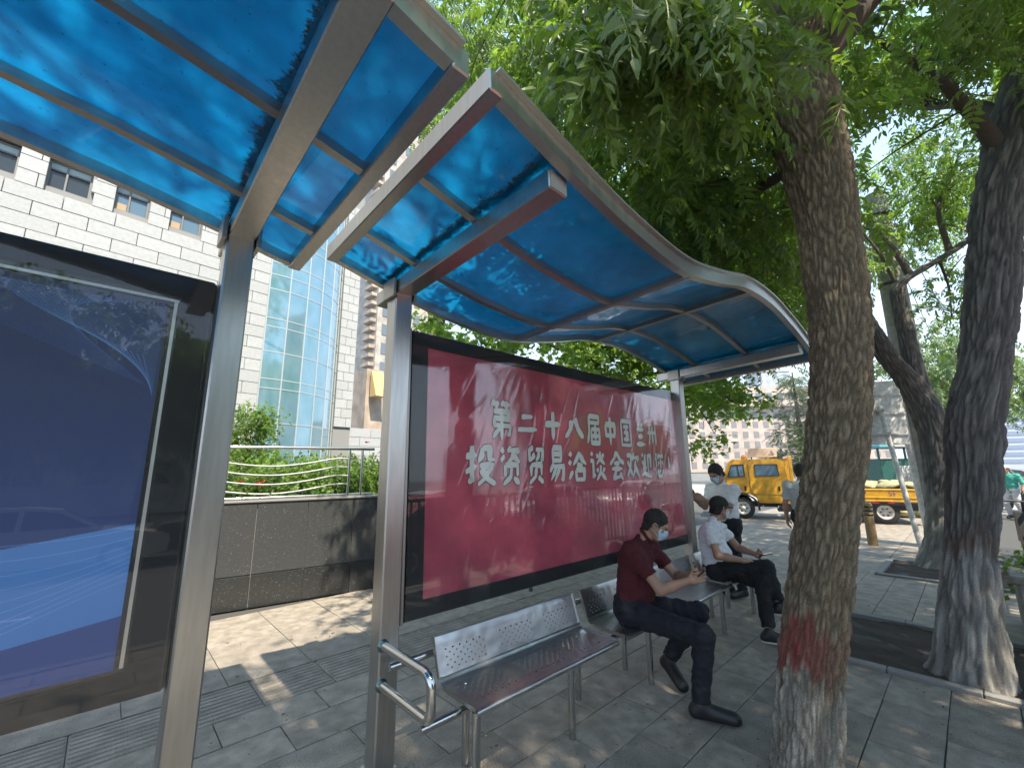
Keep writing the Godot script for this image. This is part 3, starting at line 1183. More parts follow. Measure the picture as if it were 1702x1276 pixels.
# a brush-written character: strokes are polylines in a 10 x 10 square, y down
func brush(w: Node3D, strokes: String, x: float, y: float, wd: float, ht: float, z: float, ink: Material, edge: Material, thick := 1.0) -> void:
	thick *= 1.22
	for layer in 2:
		var s := ST()
		var n := 0
		for st in strokes.split("|"):
			var pts := []
			for t in st.strip_edges().split(" ", false):
				var xy := t.split(",")
				pts.append(Vector2(xy[0].to_float(), xy[1].to_float()))
			# smooth the corner path a little and give it a brush width
			var fine := []
			for i in pts.size() - 1:
				for k in 6:
					fine.append(pts[i].lerp(pts[i + 1], k / 6.0))
			fine.append(pts[pts.size() - 1])
			var m := fine.size()
			var lz := z + 0.00012 * n + (0.0 if layer == 0 else 0.003)
			n += 1
			var prev := []
			for i in m:
				var t := float(i) / (m - 1)
				var d: Vector2 = (fine[mini(i + 1, m - 1)] - fine[maxi(i - 1, 0)]).normalized()
				var base := (0.62 + 0.34 * sin(t * PI * 0.9 + 0.5) + 0.16 * sin(t * 7.0 + n)) * thick
				if i == 0:
					base *= 0.75
				if i == m - 1:
					base *= 0.45
				var hw := base * 0.62 + (0.28 if layer == 0 else 0.0)
				var nn := Vector2(-d.y, d.x) * hw
				# a slanted brush: wider across the diagonal
				nn += Vector2(0.12, -0.12) * base * (1.0 if nn.x > nn.y else -1.0)
				var ce: Vector2 = fine[i]
				var out := []
				for e in [ce + nn, ce - nn]:
					out.append(Vector3(x + e.x / 10.0 * wd, y + ht - e.y / 10.0 * ht, lz))
				if i > 0:
					q_up(s, prev[0], prev[1], out[1], out[0])
				prev = out
		if layer == 0:
			w.set_meta("edge", obj("outline", s, edge, w))
		else:
			obj("character", s, ink, w)
	w.remove_meta("edge")


# a quad facing +z whatever its turn
func q_up(s: SurfaceTool, a: Vector3, b: Vector3, c: Vector3, d: Vector3) -> void:
	if (b - a).cross(c - a).z + (c - a).cross(d - a).z >= 0.0:
		q(s, a, b, c, d)
	else:
		q(s, d, c, b, a)


func make_lightboxes() -> void:
	# ---- red poster
	var w := make_lightbox("poster_case", "glass poster case with white brush writing on a red poster", 1.44, 5.53)
	var red := mat(0.70, 0.10, 0.145, 0.07)
	red.albedo_texture = ntex(101, 0.005, Color(0.66, 0.62, 0.70), G(1.0), 5)
	red.normal_enabled = true
	red.normal_texture = crease_map()
	red.normal_scale = 0.16
	red.metallic_specular = 0.9
	var s := ST()
	quv(s, [Vector3(1.58, 0.113, 0.036), Vector3(5.39, 0.113, 0.036), Vector3(5.39, 1.787, 0.036), Vector3(1.58, 1.787, 0.036)], [Vector2(0, 1), Vector2(2, 1), Vector2(2, 0), Vector2(0, 0)])
	obj("poster", s, red, w)
	var ink := mat(0.68, 0.70, 0.63, 0.55)
	var edge := mat(0.12, 0.012, 0.02, 0.6)
	var y1 := 1.865 - 0.715
	var y2 := 1.515 - 0.715
	var z := 0.0372
	var bei := "2.4,5 7.6,5 7.6,7.8|2.4,5 2.4,8|5,5.8 4.6,8 1.4,9.8|6,8.2 8.4,9.7"
	brush(w, "2,0.3 1,1.8|1.6,1.2 4,1.2|2.8,1.2 3.3,2.2|6,0.3 5.2,1.8|5.8,1.2 8.6,1.2|7,1.2 7.5,2.2|1.8,3 8,3 8,4.7 2,4.7 2,6.4 8.6,6.4 8.2,8.6 7.4,8.2|5,3 5,9.8|4.8,6.6 1.2,9.4", 2.15, y1, 0.26, 0.335, z, ink, edge, 0.85)
	brush(w, "2.5,2.5 7.5,2.2|0.8,8 9.2,7.6", 2.44, y1 + 0.06, 0.27, 0.20, z, ink, edge, 1.35)
	brush(w, "0.8,4.8 9.2,4.5|5,0.8 5,9.5", 2.78, y1 + 0.015, 0.25, 0.29, z, ink, edge, 1.25)
	brush(w, "4,2.5 3.4,5.5 1,9|5.6,1.5 7,5.5 9.4,8.8", 3.05, y1 + 0.03, 0.31, 0.26, z, ink, edge, 1.25)
	brush(w, "1.8,1 8.3,1 8.3,3 1.9,3|1.9,1 1.8,6 0.6,9.5|3.2,5 8.5,5 8.5,9.3 3.2,9.3 3.2,5|3.2,7.1 8.5,7.1|5.8,3.6 5.8,9.3", 3.40, y1, 0.25, 0.32, z, ink, edge, 0.9)
	brush(w, "1.5,3 8.5,3 8.3,6.6 1.7,6.6 1.5,3|5,0.6 5,9.8", 3.69, y1, 0.24, 0.32, z, ink, edge, 1.1)
	brush(w, "1,1 9,1 9,9.4 1,9.4 1,1|2.8,3 7.2,3|3,5 7,5|2.6,7.4 7.5,7.4|5,3 5,7.4|6,5.8 6.8,6.6", 4.00, y1, 0.23, 0.31, z, ink, edge, 0.9)
	brush(w, "3,0.8 4,2.2|7,0.6 6,2.2|1.8,3.2 8.2,3.2|2.6,6 7.4,6|0.8,9 9.2,9", 4.30, y1 + 0.01, 0.23, 0.29, z, ink, edge, 1.05)
	brush(w, "2.4,1 2.3,6 1,9.4|5,1.2 5,8.8|8,0.8 8,9.6|0.8,3.6 1.2,5|3.6,3.4 4,4.8|6.3,3.4 6.8,4.8", 4.57, y1 + 0.02, 0.23, 0.27, z, ink, edge, 1.0)
	brush(w, "0.4,3 3.6,2.8|2.2,0.6 2.2,8.8 1.2,8.2|0.3,6.6 3.6,5.2|5.4,1 5.2,3 4.2,4.4|5.4,1 7.8,1 7.8,3.6 9.4,3.8|4.6,5.2 8.4,5.2 6.4,8 4,9.6|5,6 7,8.2 9.6,9.6", 1.91, y2, 0.31, 0.32, z, ink, edge, 0.95)
	brush(w, "0.8,1 1.8,2|0.6,4 2.2,2.8|4.6,0.4 3.6,2|4.2,1.4 8,1.4 7.4,2.4|5.8,1.6 5.4,3.2 3.4,4.4|5.8,2.6 8.6,4.4|" + bei, 2.25, y2, 0.26, 0.32, z, ink, edge, 0.85)
	brush(w, "3.6,0.5 1.6,1.2 1.7,3.8 3.9,3|3.4,2 4.2,3.4|5,1 8.6,1 8.2,3.8 7.4,3.4|6.6,1 6.2,2.8 4.8,4|" + bei, 2.55, y2, 0.24, 0.32, z, ink, edge, 0.85)
	brush(w, "2.8,0.6 7.4,0.6 7.4,4 2.8,4 2.8,0.6|2.8,2.3 7.4,2.3|3,4.6 1,7.2|2.4,5.6 8.8,5.6 8.2,9.2 7,8.8|4.8,5.8 1.4,9.2|6.6,5.8 3.4,9.7", 2.82, y2, 0.24, 0.33, z, ink, edge, 0.9)
	brush(w, "1,1 2,2|0.6,3.6 1.6,4.6|0.6,9 2.4,6.4|6,0.6 4.6,3 2.6,4.8|6,1 7.6,3.2 9.6,4.6|4.6,4.8 7.6,4.8|4,6.2 8.4,6.2 8.2,9.2 4.2,9.2 4,6.2", 3.09, y2, 0.29, 0.30, z, ink, edge, 0.95)
	brush(w, "1.2,1 2,2|0.6,3.6 2.2,3.6 2.1,8.8 3.2,7.6|4.6,1.4 5,2.8|8.6,1.2 7.6,2.8|6.6,0.6 6.2,3 4,4.8|6.4,2.8 9,4.8|4.4,6 4.8,7.2|8.8,5.8 7.8,7.2|6.6,5 6.2,7.4 3.8,9.7|6.4,7.2 9.6,9.7", 3.42, y2, 0.28, 0.31, z, ink, edge, 0.85)
	brush(w, "5,0.4 3.4,2.8 0.6,4.8|5,0.8 7,3.2 9.6,4.6|3.2,4.4 6.8,4.4|1.6,6.2 8.4,6.2|4.6,6.4 2.6,9.2 7.6,8.8|6.6,7.6 8.4,9.8", 3.75, y2, 0.29, 0.31, z, ink, edge, 0.95)
	brush(w, "0.8,1.6 4,1.6 3.2,5.4 0.6,9|1.2,3.6 4.4,8.6|6,0.6 4.8,3.6|5.6,2.4 9.2,2.4 8.4,4|7,3.4 6.6,6.4 4.2,9.6|7,5.6 9.6,9.6", 4.07, y2, 0.27, 0.31, z, ink, edge, 0.9)
	brush(w, "1.2,1 2,2|0.6,4 2.2,4 2,7.6|0.4,9 2.2,7.8 9.6,9.4|4.6,1.2 3.6,2 3.6,6.6 5.4,5.6|6.2,1.6 9,1.6 9,5.8 8,5.4|6.4,1.6 6.4,8.2", 4.38, y2, 0.23, 0.31, z, ink, edge, 0.9)
	brush(w, "2.4,0.6 0.8,3.4|1.8,2.4 1.8,6|4.6,0.6 3.4,3|4.2,1.6 8.6,1.6 8,2.6|6.2,2 6.2,6 5.4,5.6|4.6,3.6 3.6,5.2|7.6,3.4 8.8,5|1.6,7.2 1,9|3.2,6.8 3.6,9.2 7,9.2 7,8|5,6.6 5.6,7.8|8,6.8 9,8.4", 4.68, y2, 0.23, 0.31, z, ink, edge, 0.85)
	brush(w, "5,1 5,6.5|5,8.4 5,9.2", 4.95, y2 + 0.02, 0.16, 0.26, z, ink, edge, 1.2)
	# ---- blue poster
	w = make_lightbox("poster_case", "glass poster case with a dark blue poster at the left edge", -3.62, 0.305)
	var blue := mat(1, 1, 1, 0.5)
	blue.albedo_texture = blue_print()
	s = ST()
	quv(s, [Vector3(-3.46, 0.135, 0.036), Vector3(0.125, 0.135, 0.036), Vector3(0.125, 1.735, 0.036), Vector3(-3.46, 1.735, 0.036)], [Vector2(-2.3, 1), Vector2(1, 1), Vector2(1, 0), Vector2(-2.3, 0)])
	obj("poster", s, blue, w)
	for r in [[Vector3(0.148, 0.14, 0.0465), Vector3(0.148, 1.74, 0.0465)], [Vector3(-3.48, 1.748, 0.0465), Vector3(0.159, 1.748, 0.0465)]]:
		s = ST()
		bar(s, r[0], r[1], 0.013, 0.006, Vector3(0, 0, 1))
		obj("trim_strip", s, M.alu, w)


# wrinkles of a plastic print: long soft folds, fanning out
func crease_map() -> ImageTexture:
	var n := 384
	var im := Image.create_empty(n, n, false, Image.FORMAT_RF)
	var a := FastNoiseLite.new()
	a.seed = 11
	a.frequency = 0.006
	a.fractal_octaves = 2
	var b := FastNoiseLite.new()
	b.seed = 12
	b.fractal_type = FastNoiseLite.FRACTAL_RIDGED
	b.frequency = 0.012
	b.fractal_octaves = 2
	for y in n:
		for x in n:
			var fx := absf(fmod(float(x) / n + 0.5, 1.0) * 2.0 - 1.0)
			var v := 0.6 * a.get_noise_2d(x * 1.6, y * 0.5) + 0.4 * pow(maxf(0.0, b.get_noise_2d(x * 1.0 + y * 0.35, y * 0.30)), 3.0)
			v *= smoothstep(0.0, 0.12, minf(float(x), n - 1.0 - x) / n) * smoothstep(0.0, 0.1, minf(float(y), n - 1.0 - y) / n)
			im.set_pixel(x, y, Color(v, v, v))
	var rgb := Image.create_empty(n, n, false, Image.FORMAT_RGBA8)
	for y in n:
		for x in n:
			var dx := im.get_pixel((x + 1) % n, y).r - im.get_pixel((x + n - 1) % n, y).r
			var dy := im.get_pixel(x, (y + 1) % n).r - im.get_pixel(x, (y + n - 1) % n).r
			var v := Vector3(-dx * 5.0, dy * 5.0, 1.0).normalized() * 0.5 + Vector3.ONE * 0.5
			rgb.set_pixel(x, y, Color(v.x, v.y, v.z))
	return ImageTexture.create_from_image(rgb)


# print of the blue poster: deep blue fading to violet blue below, a fan of fine lines in the corner, thin waves, a paler sheet shape
func blue_print() -> ImageTexture:
	var w := 512
	var h := 720
	var im := Image.create_empty(w, h, false, Image.FORMAT_RGBA8)
	for y in h:
		var t := float(y) / h
		var base := Color(0.08, 0.16, 0.34).lerp(Color(0.11, 0.22, 0.44), smoothstep(0.1, 0.6, t)).lerp(Color(0.20, 0.30, 0.56), smoothstep(0.55, 1.0, t))
		for x in w:
			var u := float(x) / w
			var c := base
			# pale sheet low at the right
			var edge_y := 0.70 - 0.11 * (u - 0.45)
			if t > edge_y and t < 0.93 - 0.1 * (u - 0.4) and u > 0.35:
				c = c.lerp(Color(0.34, 0.60, 0.86), 0.8 * smoothstep(0.35, 0.6, u))
			im.set_pixel(x, y, c)
	# fan of lines from the top right corner
	for k in 38:
		var a0 := Vector2(505, 14 + k * 5.2)
		var a1 := Vector2(505 - 250 + k * 6.4 - 60.0 * sin(k * 0.08), 14 + k * 1.7 + 0.035 * k * k)
		draw_line_on(im, a0, a1, Color(0.42, 0.62, 0.85), 0.55)
		draw_line_on(im, Vector2(500 - k * 12.0, 10), Vector2(300 + k * 5.2, 30 + 4.2 * k), Color(0.36, 0.56, 0.82), 0.3)
	# thin waves below
	for k in 9:
		var last := Vector2(0, 560 + k * 16)
		for i in range(1, 33):
			var x := i * 16.0
			var p := Vector2(x, 560 + k * 17 - x * 0.22 - 22.0 * sin(x * 0.009 + k * 0.35))
			draw_line_on(im, last, p, Color(0.62, 0.74, 0.95), 0.5)
			last = p
	return ImageTexture.create_from_image(im)


func draw_line_on(im: Image, a: Vector2, b: Vector2, c: Color, amount: float) -> void:
	var n := int(a.distance_to(b)) + 1
	for i in n:
		var p := a.lerp(b, float(i) / n)
		var x := int(p.x)
		var y := int(p.y)
		if x >= 0 and y >= 0 and x < im.get_width() - 1 and y < im.get_height():
			im.set_pixel(x, y, im.get_pixel(x, y).lerp(c, amount))
			im.set_pixel(x + 1, y, im.get_pixel(x + 1, y).lerp(c, amount * 0.4))


# ============================================================ the steel bench row
func bench_profile() -> Array:
	# (z, y) from the top of the back over the fold to the rolled front edge
	var p := [Vector2(-2.352, 0.664), Vector2(-2.345, 0.67), Vector2(-2.338, 0.664)]
	p.append(Vector2(-2.325, 0.62))
	p.append(Vector2(-2.275, 0.468))
	for k in 5:
		var a := lerpf(0.3, 1.5, k / 4.0)
		p.append(Vector2(-2.225 - 0.045 * cos(a), 0.479 - 0.045 * sin(a)))
	p.append(Vector2(-1.965, 0.428))
	for k in 6:
		var a := lerpf(PI * 0.5, -PI * 0.6, k / 5.0)
		p.append(Vector2(-1.93 + 0.018 * cos(a), 0.412 + 0.018 * sin(a)))
	return p


func make_benches() -> void:
	var w := thing("waiting_bench", "row of perforated stainless steel benches with backs under the shelter", "bench", Vector3.ZERO)
	for e in [[1.545, 2.84], [2.94, 4.93], [5.02, 5.72]]:
		var xa: float = e[0]
		var xb: float = e[1]
		var prof := bench_profile()
		var s := ST(true)
		var hs := ST(true)
		# the length is cut into solid and pierced fields
		var fields := []
		var n := int(round((xb - xa) / 0.44))
		var step := (xb - xa) / n
		for k in n:
			fields.append([xa + k * step, xa + k * step + 0.06, false])
			fields.append([xa + k * step + 0.06, xa + (k + 1) * step - 0.06, true])
			fields.append([xa + (k + 1) * step - 0.06, xa + (k + 1) * step, false])
		for i in prof.size() - 1:
			var a: Vector2 = prof[i]
			var b: Vector2 = prof[i + 1]
			var long := a.distance_to(b) > 0.12
			if not long:
				quv(s, [Vector3(xa, a.y, a.x), Vector3(xa, b.y, b.x), Vector3(xb, b.y, b.x), Vector3(xb, a.y, a.x)], [Vector2.ZERO, Vector2.ZERO, Vector2.ZERO, Vector2.ZERO])
				continue
			var len := a.distance_to(b)
			for f in fields:
				for part in [[0.0, 0.12], [0.12, 0.88], [0.88, 1.0]]:
					var p: Vector2 = a.lerp(b, part[0])
					var r: Vector2 = a.lerp(b, part[1])
					var vs := [Vector3(f[0], p.y, p.x), Vector3(f[0], r.y, r.x), Vector3(f[1], r.y, r.x), Vector3(f[1], p.y, p.x)]
					var pierced: bool = f[2] and part[0] > 0.05 and part[0] < 0.5
					var cell := 0.048
					var uvs := [Vector2(0, 0), Vector2(0, round(len * 0.76 / cell)), Vector2(round((f[1] - f[0]) / cell), round(len * 0.76 / cell)), Vector2(round((f[1] - f[0]) / cell), 0)]
					quv(hs if pierced else s, vs, uvs)
		s.generate_normals()
		hs.generate_normals()
		var mesh := s.commit()
		hs.commit(mesh)
		mesh.surface_set_material(0, M.sheet)
		mesh.surface_set_material(1, M.holes)
		mesh_obj("seat_shell", mesh, null, w)
		# end plates that close the folded sheet
		for x in [xa, xb]:
			s = ST()
			for i in prof.size() - 1:
				var a: Vector2 = prof[i]
				var b: Vector2 = prof[i + 1]
				if a.distance_to(b) > 0.02:
					bar(s, Vector3(x, a.y, a.x), Vector3(x, b.y, b.x), 0.006, 0.022)
			obj("edge_strip", s, M.steel_dull, w)
	# legs
	for p in [[1.56, -1.945], [2.325, -1.945], [2.71, -2.2], [1.7, -2.22], [3.29, -1.945], [3.36, -2.22], [4.74, -1.945], [4.78, -2.22], [5.12, -2.22], [5.6, -1.945], [5.6, -2.22]]:
		var s := ST()
		tube(s, [Vector3(p[0], 0.0, p[1]), Vector3(p[0], 0.415, p[1])], 0.0225, 16)
		obj("leg", s, M.steel_shine, w)
	# long tubes that carry the shells
	var s := ST()
	tube(s, [Vector3(1.29, 0.565, -2.385), Vector3(5.76, 0.565, -2.385)], 0.021, 14)
	obj("back_tube", s, M.steel_shine, w)
	s = ST()
	tube(s, [Vector3(1.29, 0.385, -2.05), Vector3(5.76, 0.385, -2.05)], 0.021, 14)
	obj("seat_tube", s, M.steel_shine, w)
	# arm loop fixed to the post
	var pts := [Vector3(1.29, 0.655, -2.47), Vector3(1.29, 0.655, -2.03)]
	for k in 7:
		var a := lerpf(PI * 0.5, 0.0, k / 6.0)
		pts.append(Vector3(1.29, 0.595 + 0.06 * sin(a), -2.02 + 0.06 * cos(a)))
	pts.append(Vector3(1.29, 0.50, -1.96))
	for k in 7:
		var a := lerpf(0.0, -PI * 0.5, k / 6.0)
		pts.append(Vector3(1.29, 0.495 + 0.045 * sin(a), -2.005 + 0.045 * cos(a)))
	pts.append(Vector3(1.29, 0.45, -2.47))
	s = ST()
	tube(s, pts, 0.024, 16)
	obj("armrest", s, M.steel_shine, w)
	for y in [0.655, 0.45]:
		s = ST()
		tube(s, [Vector3(1.29, y, -2.468), Vector3(1.29, y, -2.46), Vector3(1.29, y, -2.446)], [0.036, 0.034, 0.025], 16)
		obj("weld_collar", s, M.weld, w)


# a pinnate leaf spray: a stalk along +x with pairs of leaflets; every leaflet is a folded blade
func pinnate(sd: int, length: float, pairs: int, ll: float, lw: float, droop := 0.35) -> ArrayMesh:
	var r := RandomNumberGenerator.new()
	r.seed = sd
	var s := ST()
	var last := Vector3.ZERO
	var P := func(t: float) -> Vector3:
		return Vector3(length * t, -droop * length * t * t, 0.04 * length * sin(t * 3.0 + sd))
	for i in 5:
		var a: Vector3 = P.call(i / 5.0)
		var b: Vector3 = P.call((i + 1) / 5.0)
		var w := 0.0022
		q(s, a + Vector3(0, 0, -w), a + Vector3(0, 0, w), b + Vector3(0, 0, w), b + Vector3(0, 0, -w))
	for k in pairs:
		var t := 0.14 + 0.82 * k / pairs
		for side in [-1, 1]:
			var p: Vector3 = P.call(t + r.randf_range(-0.02, 0.02))
			var ang: float = side * deg_to_rad(r.randf_range(52, 74))
			var dr := deg_to_rad(r.randf_range(-48, -8))
			var b := Basis.from_euler(Vector3(r.randf_range(-0.5, 0.5), ang, 0)) * Basis.from_euler(Vector3(0, 0, dr))
			var sc := (0.72 + 0.5 * sin(PI * (0.2 + 0.7 * t))) * r.randf_range(0.85, 1.1)
			leaf_blade(s, p, b, ll * sc, lw * sc)
	leaf_blade(s, P.call(0.98), Basis.from_euler(Vector3(0.2, 0.1, -0.5)), ll, lw)
	s.generate_normals()
	return s.commit()


# a lance-shaped leaflet, folded along its midrib and bent down at the tip
func leaf_blade(s: SurfaceTool, p: Vector3, b: Basis, l: float, w: float) -> void:
	var m := [p, p + b * Vector3(l * 0.28, -w * 0.05, 0), p + b * Vector3(l * 0.64, -w * 0.16, 0), p + b * Vector3(l, -w * 0.6, 0)]
	for e in [-1.0, 1.0]:
		var a := p + b * Vector3(l * 0.26, w * 0.14, w * 0.48 * e)
		var c := p + b * Vector3(l * 0.62, w * 0.02, w * 0.38 * e)
		for f in [[m[0], m[1], a], [a, m[1], m[2]], [a, m[2], c], [c, m[2], m[3]]]:
			if e < 0.0:
				tri(s, f[0], f[1], f[2])
			else:
				tri(s, f[0], f[2], f[1])


# a bunch of broad lobed leaves on a twig
func lobed_bunch(sd: int, n: int, size: float) -> ArrayMesh:
	var r := RandomNumberGenerator.new()
	r.seed = sd
	var s := ST()
	for k in n:
		var p := Vector3(0.05 + 0.28 * k / n, -0.03 * k, r.randf_range(-0.07, 0.07))
		var b := Basis.from_euler(Vector3(r.randf_range(-0.9, 0.9), r.randf() * TAU, r.randf_range(-1.0, -0.1)))
		var sz := size * r.randf_range(0.7, 1.1)
		var c := p + b * Vector3(sz * 0.42, 0.0, 0)
		var base := p
		var ring := []
		var out := [0.62, 0.42, 0.95, 0.5, 1.0, 0.5, 0.95, 0.42, 0.62]
		for i in 9:
			var a := lerpf(-2.5, 2.5, i / 8.0)
			var rad: float = out[i] * sz * 0.6
			ring.append(c + b * Vector3(cos(a) * rad, -0.25 * rad * absf(sin(a)) + 0.05 * sz * (i % 2), sin(a) * rad))
		for i in 8:
			tri(s, c, ring[i + 1], ring[i])
		tri(s, base, c, ring[0])
		tri(s, base, ring[8], c)
	s.generate_normals()
	return s.commit()


# a tuft of needles along a drooping twig
func needle_tuft(sd: int) -> ArrayMesh:
	var r := RandomNumberGenerator.new()
	r.seed = sd
	var s := ST()
	for k in 46:
		var p := Vector3(0.5 * r.randf(), 0, r.randf_range(-0.04, 0.04))
		p.y = -0.2 * p.x * p.x
		leaf_quad(s, p, Basis.from_euler(Vector3(r.randf() * 6.0, r.randf_range(-1.2, 1.2), r.randf_range(-0.9, 0.9))), 0.11, 0.016, 0.1)
	s.generate_normals()
	return s.commit()


# trunk with furrowed bark: rings along a path; tint(h, angle) gives the base colour
func make_trunk(parent: Node3D, called: String, path: Array, rad: Array, sd: int, rows: int, sides: int, depth: float, tint: Callable, flare := 0.0, fx := 3.0, fy := 3.2) -> MeshInstance3D:
	var n := FastNoiseLite.new()
	n.seed = sd
	n.fractal_type = FastNoiseLite.FRACTAL_RIDGED
	n.fractal_octaves = 3
	n.frequency = 1.0
	var n2 := FastNoiseLite.new()
	n2.seed = sd + 1
	n2.frequency = 1.0
	var cum := [0.0]
	for i in range(1, path.size()):
		cum.append(cum[i - 1] + path[i].distance_to(path[i - 1]))
	var total: float = cum[cum.size() - 1]
	var st := SurfaceTool.new()
	st.begin(Mesh.PRIMITIVE_TRIANGLES)
	for r in rows + 1:
		var d := total * r / rows
		var i := 0
		while i < path.size() - 2 and cum[i + 1] < d:
			i += 1
		var t: float = (d - cum[i]) / (cum[i + 1] - cum[i])
		var pa: Vector3 = path[maxi(i - 1, 0)]
		var pd: Vector3 = path[mini(i + 2, path.size() - 1)]
		var c: Vector3 = path[i].cubic_interpolate(path[i + 1], pa, pd, t)
		var rr := lerpf(rad[i], rad[i + 1], smoothstep(0.0, 1.0, t))
		for k in sides + 1:
			var a := TAU * (k % sides) / sides
			var u := Vector3(cos(a), 0, sin(a))
			var tw := a + 0.10 * d
			var q3 := Vector3(cos(tw) * fx, d * fy, sin(tw) * fx)
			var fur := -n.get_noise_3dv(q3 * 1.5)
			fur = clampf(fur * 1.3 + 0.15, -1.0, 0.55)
			var fin := n2.get_noise_3dv(Vector3(u.x * 10.0, d * 9.0, u.z * 10.0))
			var lump := n2.get_noise_3dv(Vector3(u.x * 1.1, d * 0.9 + 7.0, u.z * 1.1))
			var f := rr * (1.0 + 0.10 * lump) + depth * (fur * 0.9 + 0.45 * fin)
			if flare > 0.0:
				var g := exp(-d / 0.35)
				f += flare * g * (0.5 + 0.5 * pow(absf(sin(a * 2.5 + sd)), 0.7))
			var p := c + u * f
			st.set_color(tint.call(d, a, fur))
			st.set_uv(Vector2(float(k) / sides, d))
			st.add_vertex(p)
	for r in rows:
		for k in sides:
			var a := r * (sides + 1) + k
			var b := a + sides + 1
			for idx in [a, a + 1, b, b, a + 1, b + 1]:
				st.add_index(idx)
	st.generate_normals()
	return mesh_obj(called, st.commit(), M.bark, parent)


# leaf sprays scattered in clumps through ellipsoids [centre, radii, sprays per cubic metre]
func make_crown(parent: Node3D, balls: Array, meshes: Array, mats: Array, size0: float, size1: float, sd: int, anchors: Array, keep: Callable, spread := 0.26, hang := 0.35) -> void:
	var r := RandomNumberGenerator.new()
	r.seed = sd
	var lists := []
	for k in meshes.size() * mats.size():
		lists.append([])
	var tw := ST()
	for b in balls:
		var c: Vector3 = b[0]
		var rad: Vector3 = b[1]
		var vol := 4.19 * rad.x * rad.y * rad.z
		var n := int(vol * b[2])
		var per := 16
		for j in maxi(1, n / per):
			var d := Vector3(r.randfn(), r.randfn(), r.randfn()).normalized() * pow(r.randf(), 0.42)
			var cc := c + d * rad
			if not keep.call(cc):
				continue
			# a twig from the nearest limb point
			if anchors.size() and j % 2 == 0:
				var best: Vector3 = anchors[0]
				for a in anchors:
					if a.distance_squared_to(cc) < best.distance_squared_to(cc):
						best = a
				if best.distance_to(cc) < 1.7:
					var m1 := best.lerp(cc, 0.33) + Vector3(r.randf_range(-0.15, 0.15), r.randf_range(0.0, 0.2), r.randf_range(-0.15, 0.15))
					var m2 := best.lerp(cc, 0.7) + Vector3(r.randf_range(-0.12, 0.12), r.randf_range(0.0, 0.15), r.randf_range(-0.12, 0.12))
					tube(tw, [best, m1, m2, cc], [0.012, 0.009, 0.006, 0.003], 5, false)
			var tone := r.randi() % mats.size()
			for k in per:
				var p := cc + Vector3(r.randfn(), r.randfn() * 0.8, r.randfn()) * spread
				if not keep.call(p):
					continue
				var out := (p - c) / rad
				var yaw := atan2(-out.z, out.x) + r.randfn() * 0.9
				var pit := r.randf_range(-0.9, 0.35) - hang * 0.5
				var ba := Basis.from_euler(Vector3(r.randf_range(-0.5, 0.5), yaw, 0)) * Basis.from_euler(Vector3(0, 0, pit))
				var sc := r.randf_range(size0, size1)
				var mi := tone if r.randf() < 0.72 else r.randi() % mats.size()
				lists[(r.randi() % meshes.size()) * mats.size() + mi].append(Transform3D(ba.scaled(Vector3.ONE * sc), p))
	if anchors.size():
		var o := obj("twigs", tw, M.twig, parent)
		o.set_meta("kind", "stuff")
	for k in lists.size():
		if lists[k].is_empty():
			continue
		var mm := MultiMesh.new()
		mm.transform_format = MultiMesh.TRANSFORM_3D
		mm.mesh = meshes[k / mats.size()]
		mm.instance_count = lists[k].size()
		for i in lists[k].size():
			mm.set_instance_transform(i, lists[k][i])
		var o := MultiMeshInstance3D.new()
		o.multimesh = mm
		o.material_override = mats[k % mats.size()]
		o.name = "foliage"
		parent.add_child(o, true)
		o.set_meta("kind", "stuff")


func limb(parent: Node3D, pts: Array, r0: float, r1: float, anchors: Array) -> void:
	# smooth path with a little bend
	var out := []
	var rad := []
	var m := 6
	for i in pts.size() - 1:
		for k in m:
			var a: Vector3 = pts[maxi(i - 1, 0)]
			var d: Vector3 = pts[mini(i + 2, pts.size() - 1)]
			out.append(pts[i].cubic_interpolate(pts[i + 1], a, d, float(k) / m))
	out.append(pts[pts.size() - 1])
	for i in out.size():
		var t := float(i) / (out.size() - 1)
		rad.append(lerpf(r0, r1, pow(t, 0.8)) * (1.0 + 0.06 * sin(i * 2.3)))
		if t > 0.25:
			anchors.append(out[i])
	var s := ST()
	tube(s, out, rad, 12)
	obj("limb", s, M.limb, parent)


func near_roof(p: Vector3) -> bool:
	return p.x < 6.2 and p.x > -3.0 and p.z > -3.1 and p.z < -0.55 and p.y < 3.5


